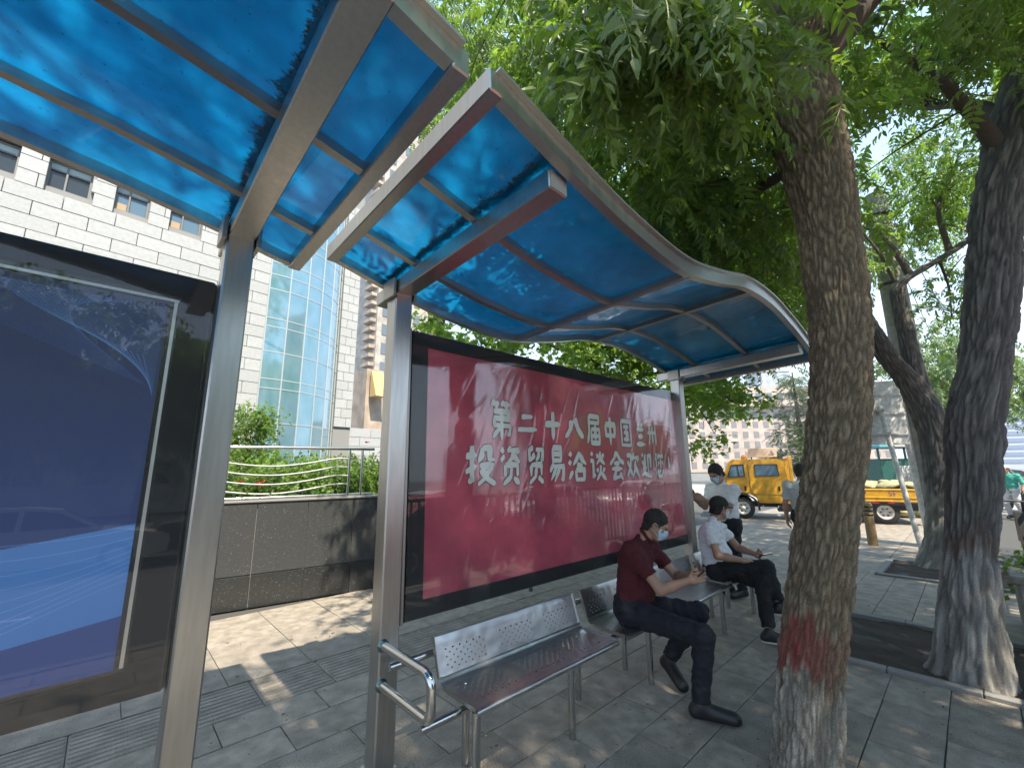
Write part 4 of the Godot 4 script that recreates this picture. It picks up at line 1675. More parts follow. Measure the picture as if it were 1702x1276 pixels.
func make_trees() -> void:
	var sp := [pinnate(1, 0.30, 6, 0.078, 0.030), pinnate(2, 0.34, 7, 0.074, 0.027, 0.5), pinnate(3, 0.26, 5, 0.084, 0.032, 0.25)]
	var keep := func(p: Vector3) -> bool:
		if near_roof(p):
			return false
		if p.distance_to(Vector3(0, 1.65, 0)) < 2.0:
			return false
		# open sky between the trunks
		var d := p - Vector3(0, 1.65, 0)
		var az := atan2(-d.z, d.x)
		var el := atan2(d.y, Vector2(d.x, d.z).length())
		return not (p.x > 4.5 and az < 0.16 and az > -0.12 and el < 0.60 and sin(p.x * 37.0 + p.y * 51.0) < 0.6)
	var bark_tint := func(base: Color, wash: Color, red: Color, d: float, a: float, fur: float, h0: float, h1: float, h2: float, sd: float) -> Color:
		var wob := 0.07 * sin(a * 3.0 + sd) + 0.05 * sin(a * 11.0 + sd * 2.0) + 0.03 * sin(a * 27.0)
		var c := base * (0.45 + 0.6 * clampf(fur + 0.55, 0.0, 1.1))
		var w := smoothstep(h0 + 0.05, h0 - 0.05, d + wob) * (0.42 + 0.56 * clampf(fur + 0.55, 0.0, 1.0))
		c = c.lerp(wash * (0.7 + 0.3 * sin(a * 9.0 + d * 4.0) * sin(a * 4.0 - d * 7.0)), w)
		if h2 > h1:
			var rw := smoothstep(h1 - 0.03, h1 + 0.03, d + wob * 0.6) * smoothstep(h2 + 0.07, h2 - 0.03, d + wob * 0.8)
			c = c.lerp(red, rw * (0.42 + 0.55 * clampf(fur + 0.55, 0.0, 1.0)) * (0.6 + 0.4 * sin(a * 2.0 + 1.0)))
		return Color(c.r, c.g, c.b)
	var any2 := func(p: Vector3) -> bool: return not near_roof(p)
	# ---- first tree, close by
	var t := thing("street_tree", "nearest street tree, its thick furrowed trunk banded with red paint over whitewash", "tree", Vector3.ZERO, 0.0, "street trees along the kerb")
	var base := Color(0.41, 0.32, 0.205)
	make_trunk(t, "trunk", [Vector3(2.98, -0.05, -0.87), Vector3(3.05, 0.5, -0.80), Vector3(3.19, 1.2, -0.67), Vector3(3.335, 1.92, -0.535), Vector3(3.41, 2.52, -0.46), Vector3(3.435, 3.16, -0.44), Vector3(3.42, 3.73, -0.45), Vector3(3.38, 4.23, -0.48), Vector3(3.40, 4.8, -0.46), Vector3(3.48, 5.6, -0.34)],
		[0.158, 0.158, 0.162, 0.168, 0.17, 0.175, 0.205, 0.235, 0.20, 0.12], 5, 460, 220, 0.017,
		func(d: float, a: float, f: float) -> Color: return (bark_tint as Callable).call(base, Color(0.76, 0.71, 0.60), Color(0.40, 0.03, 0.045), d, a, f, 0.56, 0.60, 0.83, 1.0), 0.012, 3.0, 4.4)
	var an := []
	limb(t, [Vector3(3.40, 4.0, -0.48), Vector3(3.0, 4.35, -0.75), Vector3(2.5, 4.7, -1.15), Vector3(2.0, 5.3, -1.7)], 0.085, 0.02, an)
	limb(t, [Vector3(3.45, 4.1, -0.45), Vector3(3.9, 4.6, -0.95), Vector3(4.5, 5.0, -1.6), Vector3(5.1, 5.8, -2.4)], 0.095, 0.02, an)
	limb(t, [Vector3(3.42, 4.35, -0.45), Vector3(2.9, 4.8, 0.15), Vector3(2.2, 5.2, 0.6), Vector3(1.4, 6.0, 1.5)], 0.085, 0.02, an)
	limb(t, [Vector3(3.45, 4.5, -0.42), Vector3(3.8, 5.2, 0.1), Vector3(4.0, 6.0, 0.9), Vector3(4.2, 7.0, 1.8)], 0.1, 0.02, an)
	limb(t, [Vector3(3.5, 5.3, -0.35), Vector3(3.5, 6.0, -0.8), Vector3(3.3, 6.6, -1.8), Vector3(3.2, 7.2, -2.6)], 0.09, 0.02, an)
	limb(t, [Vector3(3.46, 3.85, -0.5), Vector3(3.8, 3.95, -1.0), Vector3(4.2, 3.9, -1.6), Vector3(4.6, 4.1, -2.3)], 0.05, 0.012, an)
	make_crown(t, [[Vector3(2.65, 4.5, -1.35), Vector3(1.0, 1.0, 0.85), 110], [Vector3(3.3, 4.15, -1.55), Vector3(1.2, 0.75, 0.8), 110], [Vector3(4.4, 4.5, -1.7), Vector3(1.5, 1.0, 1.2), 95],
		[Vector3(4.6, 5.8, -2.5), Vector3(1.9, 1.2, 1.5), 75], [Vector3(3.2, 6.0, -2.3), Vector3(1.5, 1.2, 1.3), 75], [Vector3(2.3, 5.5, -0.1), Vector3(1.2, 0.8, 0.9), 70],
		[Vector3(1.0, 9.2, 3.9), Vector3(2.3, 1.0, 1.9), 60], [Vector3(3.6, 9.0, 3.3), Vector3(2.5, 1.2, 2.0), 75], [Vector3(4.3, 5.3, 0.1), Vector3(1.2, 0.8, 0.8), 90], [Vector3(-1.6, 9.4, 3.1), Vector3(2.0, 0.9, 1.7), 110], [Vector3(3.9, 3.95, -1.2), Vector3(0.8, 0.5, 0.7), 90], [Vector3(3.4, 6.7, 3.3), Vector3(3.4, 1.0, 1.4), 85], [Vector3(4.6, 3.75, -1.3), Vector3(0.9, 0.5, 0.6), 100]],
		sp, M.leaf, 0.8, 1.25, 21, an, keep)
	# the nearest leaf sprays, hanging before the trunk and the crown
	var r := RandomNumberGenerator.new()
	r.seed = 77
	for k in 190:
		var p := Vector3(r.randf_range(1.35, 2.32), 0, 0)
		p.y = 3.66 + absf(r.randfn()) * 0.26 + 0.14 * (p.x - 1.9)
		p.z = -0.95 + 0.52 * (p.x - 1.45) + r.randfn() * 0.16
		if near_roof(p):
			continue
		var o := mesh_obj("leaf_spray", sp[r.randi() % 3], M.leaf_near[r.randi() % 2], t)
		o.transform = Transform3D(Basis.from_euler(Vector3(r.randf_range(-0.5, 0.5), r.randf() * TAU, 0)) * Basis.from_euler(Vector3(0, 0, r.randf_range(-1.3, -0.25))).scaled(Vector3.ONE * r.randf_range(0.9, 1.3)), p)
	# ---- second tree, forked
	t = thing("street_tree", "forked street tree with a whitewashed flaring base in the earth pit", "tree", Vector3.ZERO, 0.0, "street trees along the kerb")
	var base2 := Color(0.33, 0.305, 0.28)
	var tint2 := func(d: float, a: float, f: float) -> Color: return (bark_tint as Callable).call(base2, Color(0.80, 0.77, 0.71), Color(0.26, 0.15, 0.11), d, a, f, 1.05, 1.0, 1.16, 2.4)
	make_trunk(t, "trunk", [Vector3(5.20, -0.05, -0.24), Vector3(5.29, 0.55, -0.17), Vector3(5.37, 1.01, -0.10), Vector3(5.46, 1.5, -0.01), Vector3(5.54, 2.02, 0.07), Vector3(5.61, 2.29, 0.14), Vector3(5.70, 2.57, 0.22), Vector3(5.79, 2.91, 0.30), Vector3(5.95, 3.63, 0.45), Vector3(6.08, 4.21, 0.57), Vector3(6.33, 5.1, 0.82), Vector3(6.7, 6.2, 1.15)],
		[0.195, 0.17, 0.155, 0.175, 0.19, 0.185, 0.178, 0.182, 0.185, 0.19, 0.19, 0.12], 9, 300, 150, 0.026, tint2, 0.10, 1.9, 1.5)
	an = []
	limb(t, [Vector3(6.2, 4.6, 0.7), Vector3(5.9, 5.2, 0.5), Vector3(5.5, 5.7, 0.2), Vector3(4.9, 6.0, -0.2)], 0.09, 0.02, an)
	limb(t, [Vector3(6.35, 5.1, 0.82), Vector3(7.0, 5.9, 0.6), Vector3(7.8, 6.6, 0.3), Vector3(8.6, 7.3, 0.2)], 0.09, 0.02, an)
	limb(t, [Vector3(6.5, 5.6, 1.0), Vector3(6.3, 6.4, 1.8), Vector3(6.2, 7.0, 2.6)], 0.08, 0.02, an)
	make_crown(t, [[Vector3(5.8, 5.75, 0.6), Vector3(1.2, 0.75, 0.9), 80], [Vector3(7.4, 6.7, 0.2), Vector3(1.6, 1.1, 1.3), 70], [Vector3(8.3, 7.3, 0.9), Vector3(1.8, 1.2, 1.5), 60], [Vector3(6.6, 5.1, -1.6), Vector3(1.5, 0.85, 1.0), 90],
		[Vector3(7.0, 4.4, -2.1), Vector3(1.5, 0.75, 0.9), 95], [Vector3(6.2, 7.2, 2.6), Vector3(2.5, 1.4, 2.0), 60], [Vector3(9.0, 7.6, 2.8), Vector3(2.5, 1.3, 2.0), 60], [Vector3(5.9, 3.8, -1.75), Vector3(1.1, 0.5, 0.6), 100], [Vector3(7.2, 7.0, 3.6), Vector3(2.6, 1.0, 1.4), 55]],
		sp, M.leaf, 0.85, 1.3, 22, an, keep)
	# ---- third tree
	t = thing("street_tree", "third street tree, whitewashed trunk standing half behind the forked tree", "tree", Vector3.ZERO, 0.0, "street trees along the kerb")
	var tint3 := func(d: float, a: float, f: float) -> Color: return (bark_tint as Callable).call(base2, Color(0.72, 0.68, 0.6), Color(0.2, 0.1, 0.07), d, a, f, 1.30, 0.0, 0.0, 4.0)
	var tint4 := func(d: float, a: float, f: float) -> Color: return (bark_tint as Callable).call(base2, base2, base2, d, a, f, -9.0, 0.0, 0.0, 0.0)
	make_trunk(t, "trunk", [Vector3(10.22, -0.05, -0.60), Vector3(10.33, 0.39, -0.50), Vector3(10.41, 0.87, -0.43), Vector3(10.46, 1.5, -0.38), Vector3(10.47, 2.1, -0.36), Vector3(10.42, 2.6, -0.41), Vector3(10.30, 3.1, -0.54), Vector3(10.10, 3.49, -0.72), Vector3(9.88, 4.17, -0.93), Vector3(9.69, 4.64, -1.10), Vector3(9.4, 5.4, -1.5)], [0.26, 0.235, 0.225, 0.22, 0.225, 0.225, 0.19, 0.165, 0.155, 0.15, 0.08], 15, 160, 96, 0.026, tint3, 0.10, 2.2, 1.8)
	make_trunk(t, "stem", [Vector3(10.44, 2.2, -0.38), Vector3(10.41, 2.9, -0.42), Vector3(10.37, 3.48, -0.46), Vector3(10.36, 3.94, -0.46), Vector3(10.35, 4.52, -0.48), Vector3(10.40, 4.95, -0.43), Vector3(10.82, 5.30, -0.05), Vector3(11.2, 5.6, 0.32), Vector3(11.6, 5.97, 0.69), Vector3(12.2, 6.5, 1.2)], [0.12, 0.15, 0.145, 0.125, 0.115, 0.12, 0.11, 0.10, 0.09, 0.04], 16, 120, 72, 0.018, tint4, 0.0, 2.2, 2.0)
	an = []
	limb(t, [Vector3(9.7, 4.6, -1.1), Vector3(9.6, 4.9, -1.8), Vector3(9.4, 5.0, -2.5)], 0.07, 0.02, an)
	limb(t, [Vector3(10.6, 5.1, -0.25), Vector3(10.6, 6.2, -0.6), Vector3(11.2, 7.0, -1.4)], 0.07, 0.02, an)
	limb(t, [Vector3(11.2, 5.6, 0.32), Vector3(11.3, 6.6, 0.3), Vector3(11.6, 7.3, 0.6)], 0.06, 0.02, an)
	limb(t, [Vector3(11.0, 5.45, 0.15), Vector3(11.1, 4.9, 0.2), Vector3(11.1, 4.3, 0.15)], 0.03, 0.008, an)
	limb(t, [Vector3(10.39, 4.9, -0.45), Vector3(10.3, 5.6, -0.6), Vector3(10.2, 6.4, -0.9)], 0.05, 0.015, an)
	make_crown(t, [[Vector3(9.4, 4.9, -2.3), Vector3(1.6, 0.95, 1.1), 75], [Vector3(10.0, 4.4, -2.9), Vector3(1.6, 0.8, 0.9), 75], [Vector3(11.6, 6.8, -2.0), Vector3(2.0, 1.4, 1.5), 55], [Vector3(11.4, 7.4, 0.7), Vector3(1.8, 0.9, 1.4), 60], [Vector3(13.4, 7.6, -1.0), Vector3(2.0, 1.4, 2.0), 40],
		[Vector3(11.15, 4.45, 0.15), Vector3(0.55, 0.5, 0.55), 120], [Vector3(11.5, 5.4, 0.55), Vector3(0.55, 0.35, 0.5), 100], [Vector3(12.2, 6.3, 1.3), Vector3(0.8, 0.8, 0.7), 60], [Vector3(9.9, 5.3, -1.2), Vector3(0.8, 0.6, 0.6), 70]],
		sp, M.leaf, 0.8, 1.25, 23, an, any2)
	# ---- broad-leaved tree behind the poster
	var lb := [lobed_bunch(1, 7, 0.15), lobed_bunch(2, 6, 0.17)]
	t = thing("broadleaf_tree", "broad-leaved tree behind the red poster with branches hanging down beside it", "tree")
	make_trunk(t, "trunk", [Vector3(7.6, 0, -5.3), Vector3(7.65, 1.5, -5.25), Vector3(7.6, 3.0, -5.3), Vector3(7.5, 4.6, -5.4), Vector3(7.5, 6.0, -5.5)], [0.17, 0.15, 0.14, 0.11, 0.05], 31, 60, 48, 0.012,
		func(d: float, a: float, f: float) -> Color: return Color(0.13, 0.12, 0.10) * (0.8 + 0.4 * f))
	an = []
	limb(t, [Vector3(7.6, 3.0, -5.3), Vector3(8.3, 3.6, -4.7), Vector3(9.1, 3.6, -3.9), Vector3(9.6, 3.0, -3.3)], 0.06, 0.015, an)
	limb(t, [Vector3(7.6, 3.2, -5.3), Vector3(6.8, 3.8, -5.2), Vector3(5.8, 4.0, -5.3), Vector3(4.8, 4.2, -6.0)], 0.06, 0.015, an)
	limb(t, [Vector3(7.5, 4.0, -5.4), Vector3(8.4, 4.6, -4.9), Vector3(9.6, 4.5, -4.4), Vector3(10.6, 4.2, -4.1)], 0.06, 0.015, an)
	limb(t, [Vector3(7.5, 4.6, -5.4), Vector3(7.6, 5.4, -5.0), Vector3(7.4, 6.1, -4.8)], 0.05, 0.015, an)
	limb(t, [Vector3(8.6, 3.65, -4.4), Vector3(8.5, 3.0, -3.7), Vector3(8.35, 2.25, -3.25)], 0.02, 0.006, an)
	var any := func(p: Vector3) -> bool: return not near_roof(p)
	make_crown(t, [[Vector3(6.0, 3.85, -5.2), Vector3(1.7, 0.62, 1.1), 60], [Vector3(8.0, 3.85, -4.8), Vector3(1.7, 0.75, 1.1), 60], [Vector3(9.2, 3.35, -3.7), Vector3(1.1, 0.75, 0.7), 60], [Vector3(4.7, 4.3, -6.3), Vector3(1.3, 0.75, 0.9), 45], [Vector3(10.4, 3.9, -4.1), Vector3(1.3, 0.95, 1.0), 50],
		[Vector3(7.6, 5.3, -5.3), Vector3(2.4, 1.1, 1.5), 45], [Vector3(8.45, 2.75, -3.4), Vector3(0.35, 0.6, 0.25), 70], [Vector3(9.9, 2.95, -3.2), Vector3(0.6, 0.45, 0.4), 60], [Vector3(11.8, 3.6, -4.6), Vector3(0.9, 0.8, 0.8), 50]],
		lb, M.leaf_lime + [M.leaf[1]], 0.75, 1.15, 24, an, any, 0.2)
	# ---- tall fine-leaved tree behind the shelters
	t = thing("tall_tree", "tall fine-leaved tree rising behind the gap between the two roofs", "tree")
	make_trunk(t, "trunk", [Vector3(5.6, 0, -8.8), Vector3(5.6, 3.0, -8.7), Vector3(5.4, 6.0, -8.2), Vector3(5.2, 8.0, -7.7), Vector3(5.0, 9.6, -7.3)], [0.2, 0.17, 0.14, 0.1, 0.04], 33, 60, 40, 0.012,
		func(d: float, a: float, f: float) -> Color: return Color(0.10, 0.085, 0.07) * (0.8 + 0.4 * f))
	an = []
	limb(t, [Vector3(5.4, 6.0, -8.2), Vector3(4.4, 7.2, -6.0), Vector3(3.6, 8.0, -4.5)], 0.07, 0.02, an)
	limb(t, [Vector3(5.3, 7.5, -7.9), Vector3(4.6, 8.6, -6.4), Vector3(4.1, 9.3, -5.3)], 0.07, 0.02, an)
	limb(t, [Vector3(5.2, 8.6, -7.6), Vector3(4.7, 9.8, -7.0), Vector3(4.3, 10.5, -6.5)], 0.07, 0.02, an)
	make_crown(t, [[Vector3(3.5, 8.0, -4.0), Vector3(1.2, 1.25, 1.0), 75], [Vector3(4.1, 9.3, -5.3), Vector3(1.5, 1.3, 1.3), 60], [Vector3(3.6, 8.2, -6.0), Vector3(0.9, 0.9, 0.8), 60], [Vector3(4.3, 10.4, -6.5), Vector3(1.4, 1.2, 1.3), 50]],
		sp, M.leaf, 0.6, 0.95, 25, an, any, 0.34)
	# ---- hazy trees down the street
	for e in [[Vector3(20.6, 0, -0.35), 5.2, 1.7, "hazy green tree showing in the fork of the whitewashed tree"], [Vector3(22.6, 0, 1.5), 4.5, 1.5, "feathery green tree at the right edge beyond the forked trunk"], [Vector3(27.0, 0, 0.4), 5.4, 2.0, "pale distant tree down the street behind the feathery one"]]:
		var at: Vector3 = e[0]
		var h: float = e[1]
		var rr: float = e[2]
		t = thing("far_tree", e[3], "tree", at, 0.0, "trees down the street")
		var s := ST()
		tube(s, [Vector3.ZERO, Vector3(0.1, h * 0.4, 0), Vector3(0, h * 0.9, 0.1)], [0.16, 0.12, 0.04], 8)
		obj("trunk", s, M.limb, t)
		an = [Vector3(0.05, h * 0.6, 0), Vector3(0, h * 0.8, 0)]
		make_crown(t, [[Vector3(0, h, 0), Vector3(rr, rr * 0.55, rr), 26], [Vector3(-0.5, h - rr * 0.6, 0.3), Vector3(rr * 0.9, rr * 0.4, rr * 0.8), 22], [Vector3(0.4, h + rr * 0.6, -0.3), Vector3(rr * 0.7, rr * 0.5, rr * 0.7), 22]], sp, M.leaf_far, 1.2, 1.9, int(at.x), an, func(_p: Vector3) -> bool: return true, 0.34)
	# ---- cedar beyond the lorry
	t = thing("cedar_tree", "layered dark cedar beyond the yellow lorry's cab", "tree", Vector3(29.4, 0, -6.6))
	var cs := ST()
	tube(cs, [Vector3.ZERO, Vector3(0, 3.4, 0), Vector3(0.1, 7.2, 0)], [0.22, 0.15, 0.03], 10)
	obj("trunk", cs, M.limb, t)
	var layers := []
	for k in 9:
		var y := 1.7 + k * 0.62
		var rr := 2.3 - 0.22 * k
		for j in 5:
			var a := TAU * (j + 0.37 * k) / 5.0
			layers.append([Vector3(cos(a) * rr * 0.55, y - 0.1 * (j % 2), sin(a) * rr * 0.55), Vector3(rr * 0.55, 0.16, rr * 0.55), 60])
	make_crown(t, layers, [needle_tuft(1), needle_tuft(2)], M.needle, 0.9, 1.4, 41, [Vector3(0, 2.5, 0), Vector3(0, 4.0, 0), Vector3(0, 5.5, 0)], func(_p: Vector3) -> bool: return true, 0.18, 0.2)
	# ---- garden bed: shrubs behind the granite wall
	var hs := [lobed_bunch(5, 9, 0.085), lobed_bunch(6, 8, 0.07)]
	var yes := func(_p: Vector3) -> bool: return true
	var sh := [["tall_shrub", "tall leafy shrub beside the post, against the white building", [[Vector3(1.62, 2.25, -7.9), Vector3(0.36, 0.72, 0.35), 1040], [Vector3(1.35, 1.7, -7.6), Vector3(0.4, 0.5, 0.3), 880]], M.leaf + [M.leaf_lime[1]]],
		["lime_shrub", "lime green shrub behind the wavy railing", [[Vector3(2.75, 1.55, -7.1), Vector3(0.75, 0.45, 0.35), 960], [Vector3(2.0, 1.5, -6.9), Vector3(0.75, 0.42, 0.28), 960], [Vector3(3.4, 1.55, -7.0), Vector3(0.6, 0.42, 0.3), 900]], M.leaf_lime],
		["flowering_shrub", "red-flowering shrub at the left end of the wavy railing", [[Vector3(1.35, 1.45, -6.85), Vector3(0.5, 0.3, 0.28), 960], [Vector3(0.6, 1.6, -7.2), Vector3(0.5, 0.5, 0.4), 640]], M.leaf],
		["soft_shrub", "soft blue-green shrub behind the middle of the wavy railing", [[Vector3(2.0, 1.72, -7.5), Vector3(0.5, 0.36, 0.3), 960]], M.leaf_far],
		["corner_shrub", "thin shrub with one red flower beside the second post", [[Vector3(3.45, 1.6, -7.0), Vector3(0.3, 0.42, 0.25), 560], [Vector3(4.2, 1.5, -6.9), Vector3(0.5, 0.4, 0.3), 640]], M.leaf_lime]]
	var red := mat(0.62, 0.03, 0.04, 0.6)
	for e in sh:
		t = thing(e[0], e[1], "shrub", Vector3.ZERO, 0.0, "shrubs in the bed behind the granite wall")
		var anc := []
		var s := ST()
		for b in e[2]:
			s = ST()
			for k in 5:
				var top: Vector3 = b[0] + Vector3(rng.randf_range(-0.7, 0.7) * b[1].x, rng.randf_range(0.0, 0.8) * b[1].y, rng.randf_range(-0.5, 0.5) * b[1].z)
				var foot := Vector3(b[0].x + rng.randf_range(-0.08, 0.08), 1.15, b[0].z)
				tube(s, [foot, foot.lerp(top, 0.5) + Vector3(0.03, 0, 0.02), top], [0.012, 0.009, 0.004], 6)
				anc.append(top)
			obj("stem", s, M.limb, t)
		make_crown(t, e[2], hs, e[3], 0.6, 1.0, 50 + e[1].length(), [], yes, 0.09)
		var fl := []
		if e[0] == "flowering_shrub":
			fl = [Vector3(1.30, 1.50, -6.56), Vector3(1.36, 1.46, -6.55), Vector3(1.49, 1.47, -6.55), Vector3(1.53, 1.43, -6.56), Vector3(1.56, 1.50, -6.56)]
		if e[0] == "corner_shrub":
			fl = [Vector3(3.12, 2.08, -6.85)]
		for p in fl:
			s = ST()
			for k in 5:
				leaf_quad(s, p, Basis.from_euler(Vector3(0.4, TAU * k / 5.0, 0.5)), 0.055, 0.05, 0.1)
			obj("flower", s, red, t)


# a wheel: tyre and rim, axis along local z, centre at c
func wheel(parent: Node3D, c: Vector3, r: float, w: float, hub: Material) -> void:
	var s := ST()
	var xf := Transform3D(Basis(Vector3.RIGHT, PI / 2), c)
	lathe(s, [Vector2(r * 0.6, -w * 0.5), Vector2(r * 0.93, -w * 0.5), Vector2(r, -w * 0.36), Vector2(r, w * 0.36), Vector2(r * 0.93, w * 0.5), Vector2(r * 0.6, w * 0.5)], 28, xf)
	var o := obj("wheel", s, M.rubber, parent)
	s = ST()
	lathe(s, [Vector2(r * 0.62, w * 0.46), Vector2(r * 0.52, w * 0.5), Vector2(r * 0.44, w * 0.30), Vector2(r * 0.2, w * 0.26), Vector2(r * 0.17, w * 0.42), Vector2(0.0, w * 0.42)], 20, xf)
	lathe(s, [Vector2(0.0, -w * 0.42), Vector2(r * 0.17, -w * 0.42), Vector2(r * 0.2, -w * 0.26), Vector2(r * 0.44, -w * 0.30), Vector2(r * 0.52, -w * 0.5), Vector2(r * 0.62, -w * 0.46)], 20, xf)
	obj("rim", s, hub, o)
	for k in 6:
		s = ST()
		var a := TAU * k / 6.0
		box(s, c + Vector3(cos(a) * r * 0.32, sin(a) * r * 0.32, w * 0.29), Vector3(r * 0.11, r * 0.11, w * 0.1))
		obj("wheel_nut", s, M.dark_metal, o)


func make_truck() -> void:
	# local x runs from the front wheel to the rear, +z is the side that faces the shelter, so turn accordingly
	var w := thing("yellow_lorry", "yellow double-cab lorry parked across the square with a low load bed", "truck", Vector3(15.04, 0, -5.2), 0.0)
	var d := Vector3(0.328, 0, 0.944).normalized()
	w.transform = Transform3D(Basis(d, Vector3.UP, d.cross(Vector3.UP)), Vector3(15.04, 0, -5.2))
	# local +z points to d x up = towards -x side of the world, the visible side
	var W := 1.7
	var zc := -W * 0.5
	var side := PackedVector2Array([Vector2(-0.70, 0.52), Vector2(-0.72, 0.95), Vector2(-0.66, 1.16), Vector2(-0.52, 1.22), Vector2(-0.30, 1.78), Vector2(-0.16, 1.86), Vector2(1.08, 1.87), Vector2(1.24, 1.80), Vector2(1.30, 1.3), Vector2(1.30, 0.50), Vector2(0.46, 0.50), Vector2(0.40, 0.66), Vector2(0.22, 0.76), Vector2(-0.22, 0.76), Vector2(-0.40, 0.62), Vector2(-0.44, 0.52)])
	var s := ST()
	prism(s, side, -W, 0.0)
	obj("cab", s, M.yellow, w)
	# rounded roof edge and door skins, proud of the cab side
	for e in [[[Vector2(-0.36, 0.58), Vector2(-0.44, 1.18), Vector2(-0.26, 1.72), Vector2(0.18, 1.76), Vector2(0.20, 0.80), Vector2(0.02, 0.80), Vector2(-0.24, 0.80)], "front_door"], [[Vector2(0.34, 0.80), Vector2(0.27, 0.92), Vector2(0.27, 1.78), Vector2(1.16, 1.78), Vector2(1.2, 0.54), Vector2(0.5, 0.54)], "rear_door"]]:
		s = ST()
		prism(s, PackedVector2Array(e[0]), 0.002, 0.022)
		var door := obj(e[1], s, M.yellow, w)
		s = ST()
		if e[1] == "front_door":
			prism(s, PackedVector2Array([Vector2(-0.36, 1.30), Vector2(-0.22, 1.68), Vector2(0.13, 1.70), Vector2(0.14, 1.33)]), 0.022, 0.03)
		else:
			prism(s, PackedVector2Array([Vector2(0.44, 1.34), Vector2(0.44, 1.69), Vector2(1.05, 1.69), Vector2(1.09, 1.34)]), 0.022, 0.03)
		obj("door_window", s, M.win_blue, door)
		s = ST()
		if e[1] == "front_door":
			for g in [[Vector2(-0.36, 1.30), Vector2(-0.22, 1.68)], [Vector2(-0.22, 1.68), Vector2(0.13, 1.70)], [Vector2(0.13, 1.70), Vector2(0.14, 1.33)], [Vector2(0.14, 1.33), Vector2(-0.36, 1.30)], [Vector2(-0.02, 1.33), Vector2(-0.05, 1.69)]]:
				bar(s, Vector3(g[0].x, g[0].y, 0.03), Vector3(g[1].x, g[1].y, 0.03), 0.02, 0.035, Vector3(0, 0, 1))
		else:
			for g in [[Vector2(0.44, 1.34), Vector2(0.44, 1.69)], [Vector2(0.44, 1.69), Vector2(1.05, 1.69)], [Vector2(1.05, 1.69), Vector2(1.09, 1.34)], [Vector2(1.09, 1.34), Vector2(0.44, 1.34)]]:
				bar(s, Vector3(g[0].x, g[0].y, 0.03), Vector3(g[1].x, g[1].y, 0.03), 0.014, 0.025, Vector3(0, 0, 1))
		obj("window_seal", s, M.black, door)
		s = ST()
		var hx := 0.12 if e[1] == "front_door" else 1.05
		box(s, Vector3(hx, 0.95, 0.035), Vector3(0.05, 0.14, 0.03), Basis.IDENTITY, 0.008)
		obj("door_handle", s, M.black, door)
		s = ST()
		if e[1] == "front_door":
			box(s, Vector3(-0.12, 0.80, 0.025), Vector3(0.6, 0.014, 0.008))
		else:
			box(s, Vector3(0.72, 0.76, 0.025), Vector3(0.86, 0.014, 0.008))
		obj("trim_line", s, M.dark_metal, door)
	# windscreen, mirror, bumper, lamps
	s = ST()
	face(s, [Vector3(-0.535, 1.25, -0.08), Vector3(-0.535, 1.25, -W + 0.08), Vector3(-0.325, 1.74, -W + 0.14), Vector3(-0.325, 1.74, -0.14)], Vector3(0.5, 1, zc))
	obj("windscreen", s, M.win_dark, w)
	s = ST()
	box(s, Vector3(-0.74, 0.5, zc), Vector3(0.12, 0.22, W + 0.02), Basis.IDENTITY, 0.03)
	obj("bumper", s, M.dark_metal, w)
	for z in [-0.16, -W + 0.16]:
		s = ST()
		box(s, Vector3(-0.73, 0.82, z), Vector3(0.03, 0.16, 0.22), Basis.IDENTITY, 0.012)
		obj("headlight", s, M.alu, w)
	s = ST()
	tube(s, [Vector3(-0.45, 1.55, 0.02), Vector3(-0.6, 1.62, 0.16)], 0.012, 6)
	box(s, Vector3(-0.62, 1.5, 0.17), Vector3(0.05, 0.3, 0.14), Basis.IDENTITY, 0.015)
	obj("mirror", s, M.black, w)
	# wheel arch and step
	s = ST()
	var arch := []
	for k in 13:
		var a := lerpf(-0.12, PI + 0.12, k / 12.0)
		arch.append(Vector3(0.02 + cos(a) * 0.43, 0.33 + sin(a) * 0.43, 0.012))
	tube(s, arch, 0.03, 8)
	obj("wheel_arch", s, M.black, w)
	s = ST()
	tube(s, [Vector3(0.55, 0.43, 0.0), Vector3(0.58, 0.37, 0.03), Vector3(0.95, 0.37, 0.03), Vector3(0.98, 0.43, 0.0)], 0.014, 8)
	obj("step_bar", s, M.paint_white, w)
	s = ST()
	box(s, Vector3(1.9, 0.42, zc), Vector3(5.0, 0.14, 0.7))
	box(s, Vector3(1.3, 0.36, -0.28), Vector3(0.7, 0.22, 0.4), Basis.IDENTITY, 0.02)
	obj("chassis", s, M.dark_metal, w)
	for p in [Vector3(0.0, 0.33, -0.11), Vector3(0.0, 0.33, -W + 0.11), Vector3(3.55, 0.33, -0.13), Vector3(3.55, 0.33, -W + 0.13)]:
		wheel(w, p, 0.33, 0.2, M.galv)
	# roof board with a warning triangle
	s = ST()
	box(s, Vector3(0.72, 2.08, -0.5), Vector3(0.82, 0.30, 0.04), Basis.IDENTITY, 0.008)
	var rb := obj("roof_board", s, mat(0.62, 0.5, 0.42, 0.7), w)
	s = ST()
	for k in 3:
		var a := PI / 2 + TAU * k / 3.0
		var b := PI / 2 + TAU * (k + 1) / 3.0
		bar(s, Vector3(0.98 + cos(a) * 0.09, 2.06 + sin(a) * 0.09, -0.477), Vector3(0.98 + cos(b) * 0.09, 2.06 + sin(b) * 0.09, -0.477), 0.006, 0.022, Vector3(0, 0, 1))
	box(s, Vector3(0.98, 2.06, -0.477), Vector3(0.014, 0.06, 0.006))
	obj("warning_triangle", s, mat(0.2, 0.22, 0.4, 0.6), rb)
	for x in [0.4, 1.05]:
		s = ST()
		box(s, Vector3(x, 1.9, -0.5), Vector3(0.04, 0.12, 0.03))
		obj("bracket", s, M.dark_metal, rb)
	s = ST()
